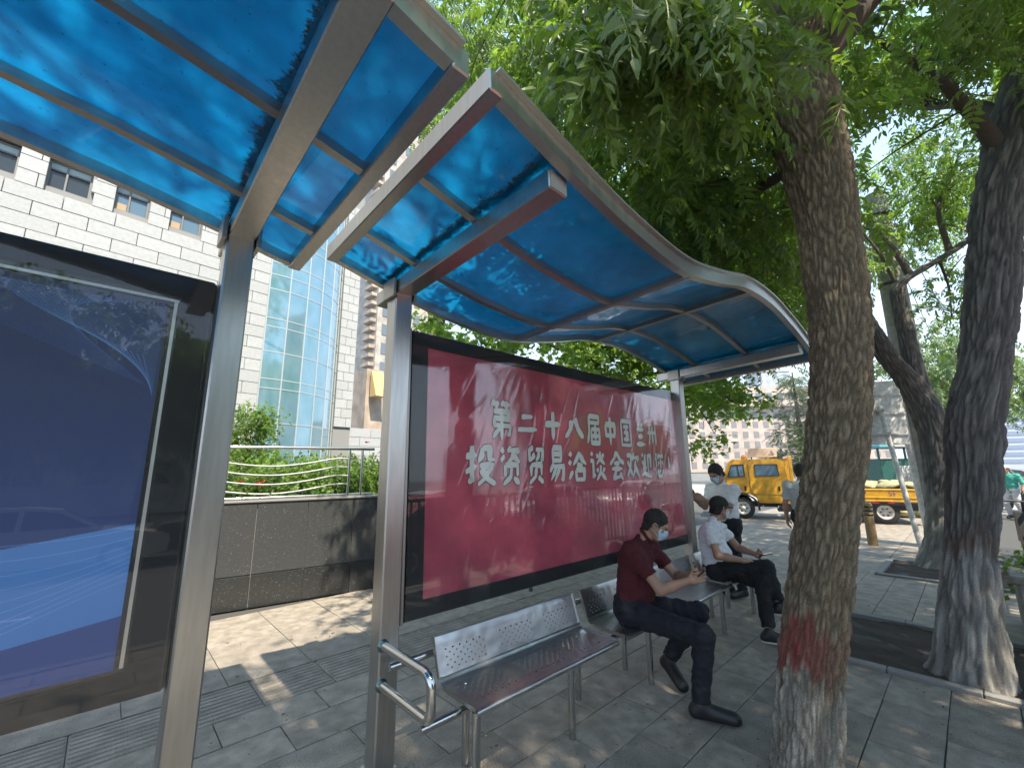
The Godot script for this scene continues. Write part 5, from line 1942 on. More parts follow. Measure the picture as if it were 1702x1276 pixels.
	lathe(s, [Vector2(0.1, 1.87), Vector2(0.1, 1.95), Vector2(0.06, 2.02), Vector2(0, 2.02)], 14, Transform3D(Basis.IDENTITY, Vector3(0.18, 0, -0.5)))
	obj("beacon", s, mat(0.6, 0.25, 0.05, 0.3), w)
	# headboard with bars behind the cab
	s = ST()
	for z in [-0.02, -W + 0.02]:
		box(s, Vector3(1.42, 1.2, z), Vector3(0.09, 1.5, 0.07), Basis.IDENTITY, 0.01)
	for y in [1.0, 1.92]:
		box(s, Vector3(1.42, y, zc), Vector3(0.08, 0.07, W))
	obj("headboard", s, M.yellow, w)
	for k in 7:
		s = ST()
		box(s, Vector3(1.42, 1.45, -0.2 - k * 0.215), Vector3(0.03, 0.9, 0.03))
		obj("headboard_bar", s, M.yellow, w)
	# load bed: floor and drop sides with pressed ribs
	s = ST()
	box(s, Vector3(3.05, 0.56, zc), Vector3(3.2, 0.08, W + 0.06))
	obj("bed_floor", s, M.dark_metal, w)
	for z in [0.03, -W - 0.03]:
		s = ST()
		box(s, Vector3(3.05, 0.80, z), Vector3(3.18, 0.36, 0.04), Basis.IDENTITY, 0.006)
		var sd := obj("drop_side", s, M.yellow, w)
		for y in [0.645, 0.74, 0.955]:
			s = ST()
			box(s, Vector3(3.05, y, z + 0.028 * signf(z + 0.5)), Vector3(3.12, 0.035, 0.02), Basis.IDENTITY, 0.007)
			obj("rib", s, M.yellow, sd)
		if z > 0:
			s = ST()
			for k in 9:
				box(s, Vector3(1.65 + k * 0.34, 0.595, z + 0.023), Vector3(0.15, 0.03, 0.006))
			obj("reflector_strip", s, M.red_paint, sd)
	s = ST()
	box(s, Vector3(4.62, 0.78, zc), Vector3(0.05, 0.40, W), Basis.IDENTITY, 0.006)
	box(s, Vector3(4.62, 0.80, 0.04), Vector3(0.07, 0.42, 0.06))
	obj("tailboard", s, M.yellow, w)
	# characters on the side of the bed, dark with pale edges
	var ink := mat(0.30, 0.10, 0.03, 0.6)
	var pale := mat(0.62, 0.5, 0.3, 0.6)
	brush(w, "1.5,2.4 8.5,2.4 8.5,7 1.5,7 1.5,2.4|1.5,4.7 8.5,4.7|5,0.6 5,8.8 9.4,8.8 9.4,7.4", 2.20, 0.77, 0.20, 0.16, 0.053, ink, pale, 1.0)
	brush(w, "3,0.6 0.8,4|2.2,3 2.2,9.6|6.2,0.4 6.6,1.8|4,2.6 9.4,2.6|4.6,4.2 9,4.2|4.6,5.6 9,5.6|4.8,7 8.8,7 8.8,9.4 4.8,9.4 4.8,7", 2.92, 0.77, 0.20, 0.16, 0.053, ink, pale, 1.0)
	brush(w, "1,1 4.4,1|2.6,1 1.2,5.4|1.6,4 4.2,4 4,8.4 1.6,8.4|5.6,1 9.4,1|7.4,1 5.6,4.4|7.4,3 7.4,9.6|7.6,4.4 9.4,6", 3.64, 0.77, 0.20, 0.16, 0.053, ink, pale, 1.0)
	# the load: pale sacks heaped over the side
	var sack := bumped(grain(mat(0.55, 0.50, 0.27, 0.85), M.blotch, Vector3.ONE * 1.5), M.nm_fine, 0.8)
	var B := w.transform
	for k in 14:
		var lx := 1.9 + 0.2 * k + rng.randf_range(-0.05, 0.05)
		s = ST()
		ellipsoid(s, Vector3.ZERO, Vector3(rng.randf_range(0.24, 0.34), rng.randf_range(0.09, 0.15), rng.randf_range(0.2, 0.28)), Basis.IDENTITY, 14, 9, 0.16)
		var o := obj("cement_sack", s, sack)
		o.transform = Transform3D(B.basis * Basis.from_euler(Vector3(rng.randf_range(-0.3, 0.3), rng.randf() * 3.0, rng.randf_range(-0.3, 0.3))), B * Vector3(lx, 1.0 + rng.randf_range(-0.02, 0.1), -0.28 - 0.25 * (k % 3)))
		tag(o, "pale yellowish sack heaped on the lorry's load bed, the %s from the cab" % ["nearest", "second", "third", "fourth", "fifth", "sixth", "seventh", "eighth", "ninth", "tenth", "eleventh", "twelfth", "thirteenth", "last and farthest"][k], "sack", "sacks on the lorry")
	# sacks on the ground beyond it
	for k in 7:
		s = ST()
		ellipsoid(s, Vector3.ZERO, Vector3(0.34, 0.14, 0.26), Basis.IDENTITY, 14, 9, 0.16)
		var o := obj("cement_sack", s, sack)
		o.transform = Transform3D(Basis.from_euler(Vector3(rng.randf_range(-0.2, 0.2), rng.randf() * 3.0, rng.randf_range(-0.2, 0.2))), Vector3(18.2 + 0.28 * (k % 4), 0.13 + 0.22 * (k / 4), -2.75 + 0.5 * (k % 4)))
		tag(o, "pale yellowish sack seen under the lorry's bed, %s" % ["lowest at the front", "lowest, second from the front", "lowest, third from the front", "lowest at the back", "on top at the front", "on top in the middle", "on top at the back"][k], "sack", "sacks on the ground under the lorry's bed")


func pole(parent: Node3D, called: String, a: Vector3, b: Vector3, r: float, m: Material) -> void:
	var s := ST()
	tube(s, [a, b], r, 14)
	obj(called, s, m, parent)


func make_street_things() -> void:
	var s := ST()
	# bollard: ochre with dark bands
	var w := thing("bollard", "ochre bollard with dark bands on the pavement before the lorry", "bollard", Vector3(11.9, 0, -1.65))
	var prof := [Vector2(0.088, 0.0), Vector2(0.086, 0.83), Vector2(0.07, 0.86), Vector2(0.0, 0.865)]
	s = ST()
	lathe(s, prof, 18)
	obj("post", s, grain(mat(0.30, 0.20, 0.09, 0.7), M.blotch, Vector3.ONE * 2.0), w)
	for y in [0.62, 0.70, 0.78]:
		s = ST()
		lathe(s, [Vector2(0.086, y - 0.016), Vector2(0.092, y - 0.014), Vector2(0.092, y + 0.014), Vector2(0.086, y + 0.016)], 18)
		obj("band", s, M.black, w)
	# sign board seen from behind, on two pipes
	w = thing("road_sign", "grey back of a large road sign on two leaning steel pipes", "sign", Vector3.ZERO)
	s = ST()
	var bx := Basis(Vector3(0.62, 0, 0.78).normalized(), Vector3.UP, Vector3(0.62, 0, 0.78).normalized().cross(Vector3.UP))
	box(s, Vector3(11.92, 2.74, -1.14), Vector3(0.86, 1.36, 0.025), bx, 0.01)
	obj("board", s, M.galv, w)
	for y in [2.28, 2.72, 3.12]:
		s = ST()
		box(s, Vector3(11.92, y, -1.14) + bx.z * 0.03, Vector3(0.84, 0.035, 0.03), bx)
		obj("stiffener", s, M.galv, w)
	pole(w, "pipe", Vector3(11.36, 0, -0.865), Vector3(11.80, 2.86, -1.16), 0.045, M.galv)
	for y in [0.8, 0.97]:
		s = ST()
		box(s, Vector3(11.36, 0, -0.865).lerp(Vector3(11.80, 2.86, -1.16), y), Vector3(0.14, 0.05, 0.14))
		obj("clamp", s, M.steel_dull, w)
	pole(w, "pipe", Vector3(12.35, 0, -0.78), Vector3(12.28, 3.2, -0.86), 0.075, M.galv)
	# concrete utility pole and its wires
	w = thing("utility_pole", "bare pale utility pole rising between the near trunk and the forked tree", "pole", Vector3.ZERO)
	s = ST()
	tube(s, [Vector3(12.46, 0, -0.60), Vector3(12.46, 4.4, -0.62), Vector3(12.45, 7.9, -0.63)], [0.27, 0.245, 0.205], 20)
	obj("shaft", s, M.concrete, w)
	s = ST()
	for y in [5.6, 7.3]:
		lathe(s, [Vector2(0.225, y), Vector2(0.25, y + 0.01), Vector2(0.25, y + 0.06), Vector2(0.225, y + 0.07)], 18, Transform3D(Basis.IDENTITY, Vector3(12.44, 0, -0.63)))
	obj("band", s, M.dark_metal, w)
	s = ST()
	bar(s, Vector3(11.9, 7.2, -0.9), Vector3(13.0, 7.2, -0.35), 0.06, 0.06)
	obj("crossarm", s, M.dark_metal, w)
	for k in 3:
		var a := Vector3(12.1 + 0.4 * k, 7.3, -0.8 + 0.2 * k)
		var pts := []
		for i in 13:
			var t := i / 12.0
			pts.append(a.lerp(a + Vector3(26, 0.6, 1.2 * k - 0.6), t) - Vector3(0, 4.0 * t * (1.0 - t) * 0.7, 0))
		s = ST()
		tube(s, pts, 0.012, 5)
		obj("wire", s, M.black, w)
	# dark green kiosk with a blue and pink banner rail
	w = thing("green_kiosk", "dark teal kiosk behind the lorry's load bed", "kiosk", Vector3(25.4, 0, -2.4), deg_to_rad(-43))
	s = ST()
	box(s, Vector3(0, 0.95, 0), Vector3(2.4, 1.9, 1.6), Basis.IDENTITY, 0.02)
	obj("wall", s, M.teal, w)
	for x in [-1.15, 0.0, 1.15]:
		s = ST()
		box(s, Vector3(x, 2.1, 0.7), Vector3(0.06, 0.5, 0.06))
		obj("post", s, M.teal, w)
	s = ST()
	box(s, Vector3(0, 2.42, 0.1), Vector3(2.8, 0.12, 2.0), Basis.IDENTITY, 0.02)
	obj("roof", s, mat(0.10, 0.36, 0.42, 0.5), w)
	s = ST()
	box(s, Vector3(0.2, 2.42, 1.112), Vector3(2.2, 0.06, 0.02))
	obj("stripe", s, mat(0.6, 0.4, 0.38, 0.6), w)
	# white site panels standing behind the lorry
	for e in [[Vector3(23.0, 0, -1.75), "white ribbed site panel standing right of the green kiosk"], [Vector3(22.6, 0, -3.9), "white ribbed site panel standing left of the green kiosk"], [Vector3(22.9, 0, -0.75), "white site panel with a pale blue mark beside the sign pipe"]]:
		w = thing("site_panel", e[1], "panel", e[0], deg_to_rad(-43), "white site panels behind the lorry")
		s = ST()
		box(s, Vector3(0, 0.85, 0), Vector3(0.95, 1.5, 0.04), Basis.IDENTITY, 0.008)
		obj("sheet", s, M.paint_white, w)
		for k in 6:
			s = ST()
			box(s, Vector3(-0.4 + 0.16 * k, 0.85, 0.03), Vector3(0.03, 1.44, 0.022))
			obj("rib", s, M.paint_white, w)
		s = ST()
		box(s, Vector3(0, 0.05, 0), Vector3(1.0, 0.1, 0.4))
		obj("foot", s, M.concrete, w)
		if e[0].z > -1.0:
			s = ST()
			box(s, Vector3(0, 1.1, 0.042), Vector3(0.5, 0.14, 0.004))
			obj("mark", s, mat(0.25, 0.3, 0.6, 0.7), w)
	# white picket barrier beyond the standing man
	w = thing("white_fence", "white picket fence with an arched green-backed top left of the lorry", "fence", Vector3(17.2, 0, -8.6), deg_to_rad(40))
	for y in [0.2, 0.95]:
		s = ST()
		box(s, Vector3(0, y, 0), Vector3(3.0, 0.05, 0.04))
		obj("rail", s, M.paint_white, w)
	for k in 20:
		s = ST()
		var x := -1.45 + 0.153 * k
		var top := 1.05 + 0.45 * sqrt(maxf(0.0, 1.0 - pow((x - 0.4) / 1.9, 2.0)))
		box(s, Vector3(x, top * 0.5, 0.0), Vector3(0.03, top, 0.03))
		obj("picket", s, M.paint_white, w)
	s = ST()
	box(s, Vector3(0.2, 0.82, -0.06), Vector3(2.6, 0.9, 0.02))
	obj("green_backing", s, mat(0.05, 0.22, 0.2, 0.7), w)
	# planter box with a clipped hedge, right edge
	w = thing("planter_box", "stone planter box with a clipped dark hedge at the right edge", "planter", Vector3(6.72, 0, 0.52))
	s = ST()
	box(s, Vector3(0, 0.30, 0), Vector3(1.2, 0.6, 0.8), Basis.IDENTITY, 0.02)
	obj("box", s, M.concrete, w)
	s = ST()
	for e in [[Vector3(0, 0.62, 0.38), Vector3(1.26, 0.07, 0.1)], [Vector3(0, 0.62, -0.38), Vector3(1.26, 0.07, 0.1)], [Vector3(-0.58, 0.62, 0), Vector3(0.1, 0.07, 0.66)], [Vector3(0.58, 0.62, 0), Vector3(0.1, 0.07, 0.66)]]:
		box(s, e[0], e[1], Basis.IDENTITY, 0.01)
	obj("rim", s, M.concrete, w)
	s = ST()
	box(s, Vector3(0, 0.6, 0), Vector3(1.0, 0.04, 0.6))
	obj("earth", s, M.soil, w)
	var anchors := []
	s = ST()
	for k in 10:
		var p := Vector3(rng.randf_range(-0.5, 0.5), 0.85, rng.randf_range(-0.3, 0.3))
		tube(s, [Vector3(p.x * 0.8, 0.6, p.z * 0.8), p], [0.01, 0.005], 5)
	obj("stem", s, M.limb, w)
	make_crown(w, [[Vector3(-0.1, 0.82, -0.05), Vector3(0.72, 0.26, 0.5), 260]], [lobed_bunch(9, 9, 0.07)], [M.leaf[2], M.leaf[0]], 0.6, 1.0, 61, [], func(_p: Vector3) -> bool: return true, 0.08)
	# parked scooters down the street at right
	for e in [[Vector3(11.6, 0, 0.62), "dark parked scooter behind the planter at the right edge", 0.2], [Vector3(20.4, 0, 1.35), "white parked scooter near the green-clad walker", -0.4], [Vector3(24.0, 0, 1.0), "far dark scooter at the right edge of the picture", 0.5]]:
		make_scooter(e[1], e[0], e[2], M.white_car if e[1].begins_with("white") else M.dark_metal)
	# far street furniture
	w = thing("parked_car", "white hatchback parked far down the street at the right edge", "car", Vector3(34.0, 0, 1.2), deg_to_rad(95))
	car_parts(w, M.white_car)
	w = thing("parked_car", "dark car half hidden beyond the feathery tree at right", "car", Vector3(40.0, 0, -0.6), deg_to_rad(80))
	car_parts(w, M.dark_metal)
	w = thing("delivery_van", "pale van standing behind the green-clad walker", "van", Vector3(30.0, 0, -0.2), deg_to_rad(92))
	s = ST()
	prism(s, PackedVector2Array([Vector2(-1.9, 0.3), Vector2(-1.95, 0.95), Vector2(-1.5, 1.15), Vector2(-1.1, 1.75), Vector2(-0.9, 1.85), Vector2(1.9, 1.85), Vector2(1.95, 0.3)]), -0.8, 0.8)
	obj("body", s, mat(0.35, 0.42, 0.42, 0.4), w)
	for e in [[Vector2(-1.42, 1.15), Vector2(-1.05, 1.7), Vector2(-0.3, 1.7), Vector2(-0.3, 1.15)], [Vector2(-0.2, 1.15), Vector2(-0.2, 1.7), Vector2(0.7, 1.7), Vector2(0.7, 1.15)]]:
		for z in [[0.801, 0.81], [-0.81, -0.801]]:
			s = ST()
			prism(s, PackedVector2Array(e), z[0], z[1])
			obj("side_window", s, M.win_dark, w)
	for x in [-1.2, 1.2]:
		for z in [-0.72, 0.72]:
			wheel(w, Vector3(x, 0.3, z), 0.3, 0.18, M.galv)


func make_scooter(label: String, at: Vector3, turn: float, paint: Material) -> void:
	var w := thing("parked_scooter", label, "scooter", at, turn, "scooters parked down the street")
	for x in [-0.6, 0.6]:
		wheel(w, Vector3(x, 0.22, 0), 0.22, 0.1, M.galv)
	var s := ST()
	prism(s, PackedVector2Array([Vector2(-0.75, 0.42), Vector2(-0.6, 0.62), Vector2(-0.1, 0.72), Vector2(0.02, 0.36), Vector2(0.3, 0.3), Vector2(0.42, 0.8), Vector2(0.52, 0.8), Vector2(0.56, 0.3), Vector2(0.1, 0.2), Vector2(-0.4, 0.24)]), -0.13, 0.13)
	obj("body", s, paint, w)
	s = ST()
	box(s, Vector3(-0.34, 0.73, 0), Vector3(0.62, 0.09, 0.26), Basis.IDENTITY, 0.035)
	obj("saddle", s, M.black, w)
	s = ST()
	tube(s, [Vector3(0.6, 0.22, 0), Vector3(0.46, 0.98, 0)], 0.025, 8)
	tube(s, [Vector3(0.4, 1.0, -0.32), Vector3(0.47, 0.98, 0), Vector3(0.4, 1.0, 0.32)], 0.016, 8)
	obj("handlebar", s, M.dark_metal, w)


# a saloon car: body, cabin, windows, wheels, lamps; x along the car, front at -x
func car_parts(w: Node3D, paint: Material) -> void:
	var hw := 0.9
	var s := ST()
	prism(s, PackedVector2Array([Vector2(-2.3, 0.32), Vector2(-2.34, 0.62), Vector2(-2.2, 0.74), Vector2(-1.2, 0.92), Vector2(1.5, 0.96), Vector2(2.2, 0.92), Vector2(2.36, 0.72), Vector2(2.32, 0.34), Vector2(1.75, 0.24), Vector2(-1.75, 0.24)]), -hw, hw)
	obj("body", s, paint, w)
	s = ST()
	prism(s, PackedVector2Array([Vector2(-1.15, 0.90), Vector2(-0.4, 1.38), Vector2(0.1, 1.45), Vector2(0.8, 1.42), Vector2(1.65, 0.94)]), -hw + 0.14, hw - 0.14)
	obj("cabin", s, paint, w)
	for z in [[hw - 0.139, hw - 0.13], [-hw + 0.13, -hw + 0.139]]:
		for e in [[Vector2(-0.95, 0.97), Vector2(-0.38, 1.32), Vector2(0.12, 1.38), Vector2(0.14, 0.98)], [Vector2(0.22, 0.98), Vector2(0.2, 1.38), Vector2(0.78, 1.35), Vector2(1.35, 1.0)]]:
			s = ST()
			prism(s, PackedVector2Array(e), z[0], z[1])
			obj("side_window", s, M.win_dark, w)
	s = ST()
	face(s, [Vector3(-1.13, 0.935, -0.7), Vector3(-1.13, 0.935, 0.7), Vector3(-0.44, 1.375, 0.62), Vector3(-0.44, 1.375, -0.62)], Vector3(0, 0.5, 0))
	obj("windscreen", s, M.win_dark, w)
	for z in [-0.62, 0.62]:
		s = ST()
		box(s, Vector3(-2.29, 0.64, z), Vector3(0.06, 0.13, 0.4), Basis.IDENTITY, 0.02)
		obj("headlight", s, M.alu, w)
		s = ST()
		box(s, Vector3(2.33, 0.74, z), Vector3(0.05, 0.12, 0.36), Basis.IDENTITY, 0.02)
		obj("tail_light", s, M.red_paint, w)
	for x in [-1.4, 1.42]:
		for z in [-hw + 0.1, hw - 0.1]:
			wheel(w, Vector3(x, 0.32, z), 0.32, 0.22, M.alu)


# ============================================================ what the poster glass mirrors: the street behind the camera
func make_street_behind() -> void:
	var s: SurfaceTool
	# kerbside railing
	for k in 6:
		var w := thing("kerb_railing", ["dark kerbside railing section mirrored left in the red poster's glass", "dark kerbside railing section mirrored below the parked saloon in the glass", "dark kerbside railing section mirrored at the middle of the red poster", "dark kerbside railing section mirrored behind the maroon-shirted man", "pale kerbside railing section mirrored at the poster's right end", "farthest kerbside railing section mirrored in the poster's right border"][k], "railing", Vector3(1.2 + 2.02 * k, -0.0, 0.86), 0.0, "kerbside railing sections")
		var m: Material = M.dark_metal if k < 4 else M.paint_white
		for y in [0.15, 1.28]:
			s = ST()
			box(s, Vector3(1.0, y, 0), Vector3(2.0, 0.05, 0.05))
			obj("rail", s, m, w)
		for j in 14:
			s = ST()
			box(s, Vector3(0.07 + 0.143 * j, 0.72, 0), Vector3(0.03, 1.1, 0.03))
			obj("railing_bar", s, m, w)
		for j in 3:
			s = ST()
			var c := Vector3(0.43 + 0.57 * j, 1.0, 0)
			var ring := []
			for i in 17:
				ring.append(c + Vector3(cos(TAU * i / 16.0), sin(TAU * i / 16.0), 0) * 0.075)
			tube(s, ring, 0.014, 6, false)
			obj("ring", s, m, w)
		s = ST()
		box(s, Vector3(0, 0.68, 0), Vector3(0.07, 1.36, 0.07), Basis.IDENTITY, 0.01)
		obj("post", s, m, w)
	# cars in the street
	var cars := [[Vector3(7.2, -0.18, 6.3), 0.0, M.white_car, "white saloon in the street mirrored at the middle of the red poster"], [Vector3(12.6, -0.18, 6.4), 0.05, M.white_car, "second white saloon mirrored right of the first in the poster glass"], [Vector3(-1.0, -0.18, 9.4), PI, M.white_car, "white saloon mirrored in the blue poster at the left edge"], [Vector3(5.6, -0.18, 3.1), PI, M.red_paint, "red taxi passing close by, mirrored low in the red poster"], [Vector3(3.4, -0.18, 9.6), PI, M.dark_metal, "dark saloon mirrored in the blue poster's border"], [Vector3(19.5, -0.18, 6.4), 0.0, M.white_car, "white saloon farthest down the street mirrored at the poster's right end"]]
	for c in cars:
		var w := thing("street_car", c[3], "car", c[0], c[1], "cars driving in the street")
		car_parts(w, c[2])
	# buildings across the street
	var brick := grain(mat(0.36, 0.17, 0.12, 0.85), M.blotch, Vector3.ONE * 0.1)
	var pale := grain(mat(0.52, 0.48, 0.44, 0.85), M.blotch, Vector3.ONE * 0.1)
	far_block("apartment_block", "red brick apartment block across the street, mirrored in the poster glass", Vector3(62.0, 0, 34.0), PI, Vector3(12, 30, 12), 9, 5, 0, Vector2(1.3, 1.4), brick, mat(0.1, 0.1, 0.11, 0.2), 3.0)
	far_block("apartment_block", "pale apartment block across the street, mirrored at the poster's right end", Vector3(74.0, 0, 38.0), PI, Vector3(24, 20, 12), 6, 8, 0, Vector2(1.6, 1.5), pale, mat(0.1, 0.1, 0.11, 0.2), 3.0)
	far_block("apartment_block", "low pale block across the street, mirrored at the left of the red poster", Vector3(13.0, 0, 33.0), PI, Vector3(24, 9, 10), 3, 8, 0, Vector2(1.6, 1.4), pale, mat(0.1, 0.1, 0.11, 0.2), 1.5)
	# trees over there
	var sp := [pinnate(8, 0.5, 6, 0.13, 0.06)]
	for e in [[Vector3(-2.6, 0, 14.5), "broad street tree across the road mirrored in the middle of the blue poster"], [Vector3(5.2, 0, 18.5), "leafy street tree across the road mirrored in the border of the blue poster"], [Vector3(-6.0, 0, 19.0), "round street tree across the road mirrored in the blue poster"], [Vector3(1.0, 0, 17.0), "round street tree across the road mirrored beside the blue poster's border"], [Vector3(38.0, 0, 22.0), "round street tree across the road mirrored above the white saloon"], [Vector3(52.0, 0, 23), "round street tree across the road mirrored at the poster's right end"]]:
		var t := thing("opposite_tree", e[1], "tree", e[0], 0.0, "trees across the road")
		s = ST()
		tube(s, [Vector3.ZERO, Vector3(0.1, 2.2, 0), Vector3(0, 4.4, 0.1)], [0.18, 0.14, 0.07], 8)
		obj("trunk", s, M.limb, t)
		make_crown(t, [[Vector3(0, 4.6, 0), Vector3(2.6, 2.2, 2.2), 20], [Vector3(0.8, 6.9, 0.3), Vector3(2.0, 1.5, 1.7), 18]], sp, M.leaf, 1.2, 1.8, int(e[0].x) + 90, [], func(_p: Vector3) -> bool: return true, 0.4)


# ============================================================ people: smooth bodies meshed from joined, tapered limbs
class Field:
	var lo: Vector3
	var h: float
	var nx: int
	var ny: int
	var nz: int
	var d := PackedFloat32Array()

	func _init(a: Vector3, b: Vector3, cell: float) -> void:
		lo = a
		h = cell
		nx = int((b.x - a.x) / cell) + 2
		ny = int((b.y - a.y) / cell) + 2
		nz = int((b.z - a.z) / cell) + 2
		d.resize(nx * ny * nz)
		d.fill(0.2)

	# a limb from a to b with radii ra, rb, blended over k; flat = cut square at b
	func cap(a: Vector3, b: Vector3, ra: float, rb: float, k := 0.03, flat := false) -> void:
		var m := maxf(ra, rb) + k + h * 2.0
		var i0 := maxi(0, int((minf(a.x, b.x) - m - lo.x) / h))
		var i1 := mini(nx - 1, int((maxf(a.x, b.x) + m - lo.x) / h) + 1)
		var j0 := maxi(0, int((minf(a.y, b.y) - m - lo.y) / h))
		var j1 := mini(ny - 1, int((maxf(a.y, b.y) + m - lo.y) / h) + 1)
		var k0 := maxi(0, int((minf(a.z, b.z) - m - lo.z) / h))
		var k1 := mini(nz - 1, int((maxf(a.z, b.z) + m - lo.z) / h) + 1)
		var ba := b - a
		var l2 := maxf(ba.length_squared(), 1e-9)
		var ax := ba / sqrt(l2)
		for z in range(k0, k1 + 1):
			for y in range(j0, j1 + 1):
				var at := (z * ny + y) * nx
				for x in range(i0, i1 + 1):
					var p := Vector3(lo.x + x * h, lo.y + y * h, lo.z + z * h) - a
					var t := clampf(p.dot(ba) / l2, 0.0, 1.0)
					var v := (p - ba * t).length() - ra - (rb - ra) * t
					if flat:
						v = maxf(v, (p - ba).dot(ax))
					var o := d[at + x]
					var g := maxf(k - absf(o - v), 0.0) / k
					d[at + x] = minf(o, v) - g * g * k * 0.25

	func ell(c: Vector3, b: Basis, r: Vector3, k := 0.02, minus := false) -> void:
		var m := maxf(r.x, maxf(r.y, r.z)) + k + h * 2.0
		var i0 := maxi(0, int((c.x - m - lo.x) / h))
		var i1 := mini(nx - 1, int((c.x + m - lo.x) / h) + 1)
		var j0 := maxi(0, int((c.y - m - lo.y) / h))
		var j1 := mini(ny - 1, int((c.y + m - lo.y) / h) + 1)
		var k0 := maxi(0, int((c.z - m - lo.z) / h))
		var k1 := mini(nz - 1, int((c.z + m - lo.z) / h) + 1)
		var inv := b.transposed()
		for z in range(k0, k1 + 1):
			for y in range(j0, j1 + 1):
				var at := (z * ny + y) * nx
				for x in range(i0, i1 + 1):
					var p: Vector3 = inv * (Vector3(lo.x + x * h, lo.y + y * h, lo.z + z * h) - c)
					var e := (p / r).length()
					var f := (p / (r * r)).length()
					var v := e * (e - 1.0) / maxf(f, 1e-4)
					var o := d[at + x]
					if minus:
						d[at + x] = maxf(o, -v)
					else:
						var g := maxf(k - absf(o - v), 0.0) / k
						d[at + x] = minf(o, v) - g * g * k * 0.25

	# takes away what lies on the side of n
	func cut(p0: Vector3, n: Vector3) -> void:
		n = n.normalized()
		for z in nz:
			for y in ny:
				var at := (z * ny + y) * nx
				for x in nx:
					var v := (Vector3(lo.x + x * h, lo.y + y * h, lo.z + z * h) - p0).dot(n)
					if v > d[at + x]:
						d[at + x] = v

	func ruffle(sd: int, freq: Vector3, amp: float, crease := false) -> void:
		var n := FastNoiseLite.new()
		if crease:
			n.fractal_type = FastNoiseLite.FRACTAL_RIDGED
		n.seed = sd
		n.frequency = 1.0
		n.fractal_octaves = 2
		for z in nz:
			for y in ny:
				var at := (z * ny + y) * nx
				for x in nx:
					if absf(d[at + x]) < h * 2.5:
						d[at + x] += amp * n.get_noise_3d((lo.x + x * h) * freq.x, (lo.y + y * h) * freq.y, (lo.z + z * h) * freq.z)

	# surface nets into a SurfaceTool that holds count vertices so far; returns the new count
	func mesh(st: SurfaceTool, count := 0) -> int:
		var id := PackedInt32Array()
		id.resize(d.size())
		id.fill(-1)
		var sx := 1
		var sy := nx
		var sz := nx * ny
		var off := [0, sx, sy, sx + sy, sz, sx + sz, sy + sz, sx + sy + sz]
		var e := [[0, 1], [2, 3], [4, 5], [6, 7], [0, 2], [1, 3], [4, 6], [5, 7], [0, 4], [1, 5], [2, 6], [3, 7]]
		for z in nz - 1:
			for y in ny - 1:
				var at := (z * ny + y) * nx
				for x in nx - 1:
					var i := at + x
					if absf(d[i]) > h * 2.0:
						continue
					var v := [d[i], d[i + sx], d[i + sy], d[i + sx + sy], d[i + sz], d[i + sx + sz], d[i + sy + sz], d[i + sx + sy + sz]]
					var neg := 0
					for c in 8:
						if v[c] < 0.0:
							neg += 1
					if neg == 0 or neg == 8:
						continue
					var sum := Vector3.ZERO
					var n := 0
					for g in e:
						var a: float = v[g[0]]
						var b: float = v[g[1]]
						if (a < 0.0) != (b < 0.0):
							var t := a / (a - b)
							var pa := Vector3(g[0] & 1, (g[0] >> 1) & 1, g[0] >> 2)
							var pb := Vector3(g[1] & 1, (g[1] >> 1) & 1, g[1] >> 2)
							sum += pa.lerp(pb, t)
							n += 1
					var q := sum / n
					var nr := Vector3(v[1] + v[3] + v[5] + v[7] - v[0] - v[2] - v[4] - v[6], v[2] + v[3] + v[6] + v[7] - v[0] - v[1] - v[4] - v[5], v[4] + v[5] + v[6] + v[7] - v[0] - v[1] - v[2] - v[3])
					st.set_normal(nr.normalized())
					st.add_vertex(lo + (Vector3(x, y, z) + q) * h)
					id[i] = count
					count += 1
		for z in range(1, nz - 1):
			for y in range(1, ny - 1):
				var at := (z * ny + y) * nx
				for x in range(1, nx - 1):
					var i := at + x
					if id[i] < 0:
						continue
					var a := d[i] < 0.0
					for ax in 3:
						var s: int = [sx, sy, sz][ax]
						if a == (d[i + s] < 0.0):
							continue
						var u: int = [sy, sz, sx][ax]
						var w: int = [sz, sx, sy][ax]
						var p := [id[i - u - w], id[i - w], id[i], id[i - u]]
						if p[0] < 0 or p[1] < 0 or p[2] < 0 or p[3] < 0:
							continue
						# clockwise seen from outside
						for m in ([0, 2, 1, 0, 3, 2] if a else [0, 1, 2, 0, 2, 3]):
							st.add_index(p[m])
		return count


func fst() -> SurfaceTool:
	var s := SurfaceTool.new()
	s.begin(Mesh.PRIMITIVE_TRIANGLES)
	return s


func fobj(called: String, f: Field, m: Material, parent: Node) -> MeshInstance3D:
	var s := fst()
	f.mesh(s)
	return mesh_obj(called, s.commit(), m, parent)


func bounds(pts: Array, m: float) -> Array:
	var lo: Vector3 = pts[0]
	var hi: Vector3 = pts[0]
	for p in pts:
		lo = lo.min(p)
		hi = hi.max(p)
	return [lo - Vector3.ONE * m, hi + Vector3.ONE * m]


